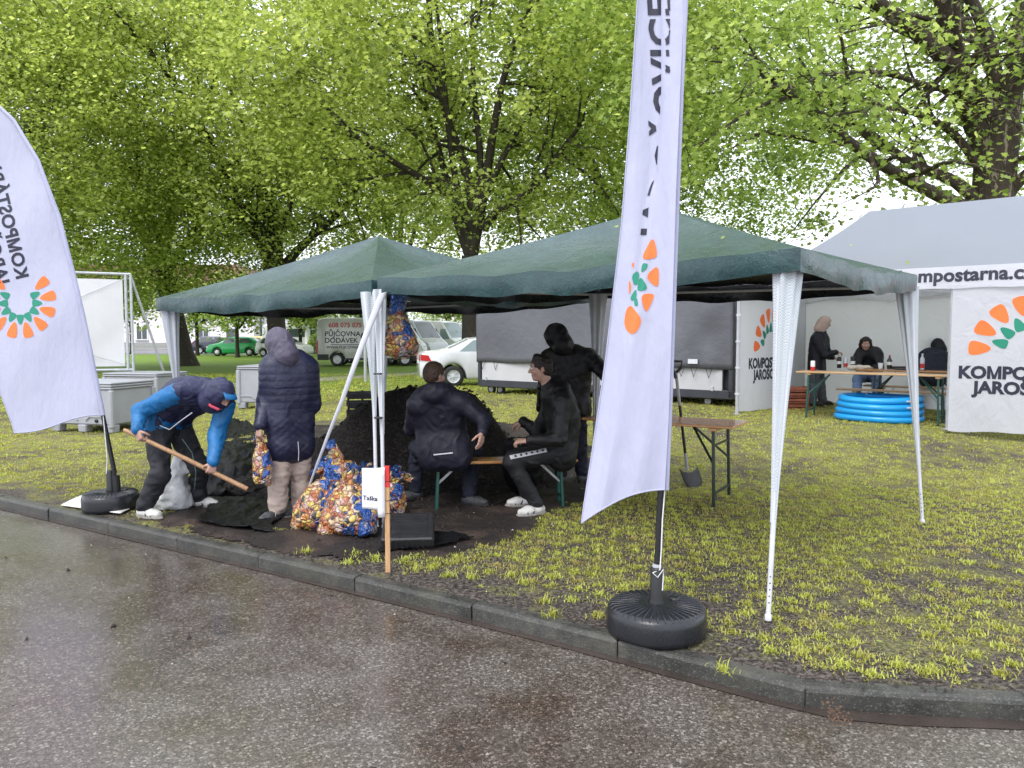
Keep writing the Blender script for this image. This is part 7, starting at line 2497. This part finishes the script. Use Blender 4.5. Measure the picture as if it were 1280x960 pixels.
VAN_R = [(0, 2.28), (.06, 2.42), (.3, 2.5), (3.7, 2.5), (4.1, 2.42), (4.9, 1.42), (5.35, 1.16), (5.5, .9), (5.55, .6)]
VAN_B = [(0, 1.3), (4.0, 1.25), (4.9, 1.15), (5.4, .95), (5.55, .6)]
cg = G(560, 484)
ang = R(11)
Lw = Vector((math.cos(ang), math.sin(ang), 0))
t, side, zr, hw = vehicle('parked_car', 'white saloon car parked on the grass, its front hidden by the trailer', 'car', Vector((cg.x, cg.y + .85, float(terrain(cg.x, cg.y)))) - Lw * .95, ang, 4.46, 1.75, SED_R, SED_B, (.95, 3.5), .31,
        [(1.12, 2.28, 2.2, 1.55, 1.03, 1.36), (2.34, 3.3, 2.95, 2.28, 1.0, 1.35)], [(.85, 1.42, .9), (3.0, 3.58, .95)], p_white, .2, None, None, .22, tint_pale)
for s_ in (-1, 1):
    mb = MB(); mb.grid(lambda u, v: (-.012 + .30 * u * (1 - .25 * v) + .02, s_ * (hw(.05 + .3 * u) + .012) , .78 + .17 * v - .03 * u), 5, 3)
    mb.grid(lambda u, v: (-.02, s_ * (.45 + (hw(.0) - .43) * u), .76 + .17 * v), 4, 3)
    mb.build('tail_lamp', lamp_r, t)
    mb = MB(); mb.box((2.05, s_ * (side(2.05, .86) + .01), .86), (.18, .02, .028)); mb.build('door_handle', p_white, t)
box_lamp(t, (-.012, 0, .72), (.03, .5, .12), plate_m, 'number_plate')
mb = MB(); mb.tube([(2.31, -side(2.31, .3) - .004, .32), (2.31, -side(2.31, .9) - .004, .95)], .006, 4); mb.build('door_seam', trim_d, t)
# lettered van
vg = G(423, 458)
vY = vg.y + 1.1
t, side, zr, hw = vehicle('delivery_van', 'pale delivery van with red phone number and dark rental lettering', 'van', ((400 - 640) / 961 * vY, vY, 0), R(4), 5.55, 2.0, VAN_R, VAN_B, (1.05, 4.55), .35,
        [(4.05, 4.85, 4.45, 4.05, 1.35, 2.0)], [(4.15, 4.85, .95)], p_cream, .14, [(.02, .62, .62), (1.5, 4.1, .42), (4.95, 5.45, .55)], None, .32)
def van_text(s_, x, z, size, m, nm, bold=.02):
    tv, tf = text_tris(s_, size, bold * size, 'LEFT', .4)
    mb = MB(); mb.add([(x + a, -(side(x + a, z + b) + .012), z + b) for a, b in tv], tf); mb.build(nm, m, t)
van_text('608 075 075', .62, 2.02, .34, mat('print_red', (.45, .02, .03), .5, .05), 'lettering')
van_text('PŮJČOVNA', .42, 1.56, .36, print_dark, 'lettering'); van_text('DODÁVEK', .42, 1.22, .36, print_dark, 'lettering'); van_text('CB', 2.25, 1.26, .78, print_dark, 'lettering', .035)
van_text('WWW.PUJCOVNADODAVEK.CZ', .5, .92, .2, print_dark, 'lettering')
mb = MB(); mb.box((1.75, -(side(1.7, 1.1) + .012), 1.12), (2.0, .006, .03)); mb.build('rule', print_dark, t)
for s_ in (-1, 1): box_lamp(t, (-.01, s_ * .86, 1.0), (.06, .16, .7), lamp_r, 'tail_lamp')
# vans parked behind it, noses to the right and forward
gv = 'white vans parked in a row behind the lettered van'
for (px, Y, rot, lab, c) in ((505, 44, -38, 'white van whose windscreen shows right beside the hanging bag', p_white), (531, 46, -36, 'white van with dark side window in the middle of the van row', p_silver), (566, 50, -36, 'white van at the right end of the row, next to the trailer', p_white), (585, 58, -30, 'white van farthest back in the row above the saloon roof', p_white)):
    t, side, zr, hw = vehicle('delivery_van', lab, 'van', ((px - 640) / 961 * Y - 3.4, Y + 1.6, 0), R(rot), 5.55, 2.0, VAN_R, VAN_B, (1.05, 4.55), .35,
            [(4.05, 4.85, 4.45, 4.05, 1.35, 2.0)], [(4.15, 4.88, .95)], c, .14, [(4.95, 5.45, .55)], gv, .32, tint_pale if c is p_white else tint_glass)
    for s_ in (-1, 1): box_lamp(t, (5.36, s_ * .78, .92), (.2, .26, .22), lamp_c, 'headlight')
def small_car(label, px_left, Y, rot, c, flip=False, roof=HAT_R, belt=HAT_B, L_=3.95, group='cars parked along the far street'):
    x = (px_left - 640) / 961 * Y
    loc = (x, Y, .02) if not flip else (x + L_, Y, .02)
    t, side, zr, hw = vehicle('parked_car', label, 'car', loc, R(rot) + (math.pi if flip else 0), L_, 1.7, roof, belt, (.7, 3.1), .29,
        [(.42, 1.75, 1.75, .72, .98, 1.34), (1.82, 2.75, 2.4, 1.82, .96, 1.34)], [(.12, .5, .9), (2.42, 3.0, .95)], c, .2, None, group, .2)
    for s_ in (-1, 1):
        box_lamp(t, (3.86, s_ * .6, .66), (.12, .3, .14), lamp_c, 'headlight'); box_lamp(t, (.04, s_ * .66, .85), (.08, .18, .22), lamp_r, 'tail_lamp')
    return t
small_car('bright green hatchback parked behind the young trees', 263, 59, 3, p_green, True)
small_car('white hatchback with its nose out behind the hooded woman', 326, 57, -14, p_white)
small_car('dark blue car behind the bonnet of the green hatchback', 244, 66, 3, p_navy, False)
small_car('yellow car behind the roof of the green hatchback', 285, 70, -3, p_yellow, True)
VB = (('white van parked far left of the woman in the coat', 332, 66, p_white, ''), ('white box van with dark letters behind the hooded woman', 382, 68, p_white, 'CB'))
for lab, px, Y, c, tx in VB:
    t, side, zr, hw = vehicle('delivery_van', lab, 'van', ((px - 640) / 961 * Y, Y, .02), R(2), 5.55, 2.0, VAN_R, VAN_B, (1.05, 4.55), .35, [(4.05, 4.85, 4.45, 4.05, 1.35, 2.0)] + ([] if tx else [(.6, 1.9, 1.9, .6, 1.4, 2.1), (2.1, 3.6, 3.6, 2.1, 1.4, 2.1)]), [(4.15, 4.88, .95)], c, .14, None, None, .32)
    if tx: van_text(tx, .95, 1.5, .8, print_dark, 'lettering', .035)
# ---- fallen leaves on the gazebo roofs and lawn
pts = []
for (px, py, Y) in ((1133, 329, 6.68), (1065, 308, 5.9), (905, 297, 5.2), (867, 313, 5.4), (770, 284, 6.2)):
    pts.append(P(px, py - 1.5, Y))
for _ in range(26):
    g_ = G(rnd.uniform(820, 1270), rnd.uniform(560, 860)); g_.z += .03
    if kerb_dist(g_.x, g_.y) > .15: pts.append(g_)
leaf_mesh('fallen_leaves', np.array([tuple(p) for p in pts]), .035, leaf_b, None, True, np.full(len(pts), .75))
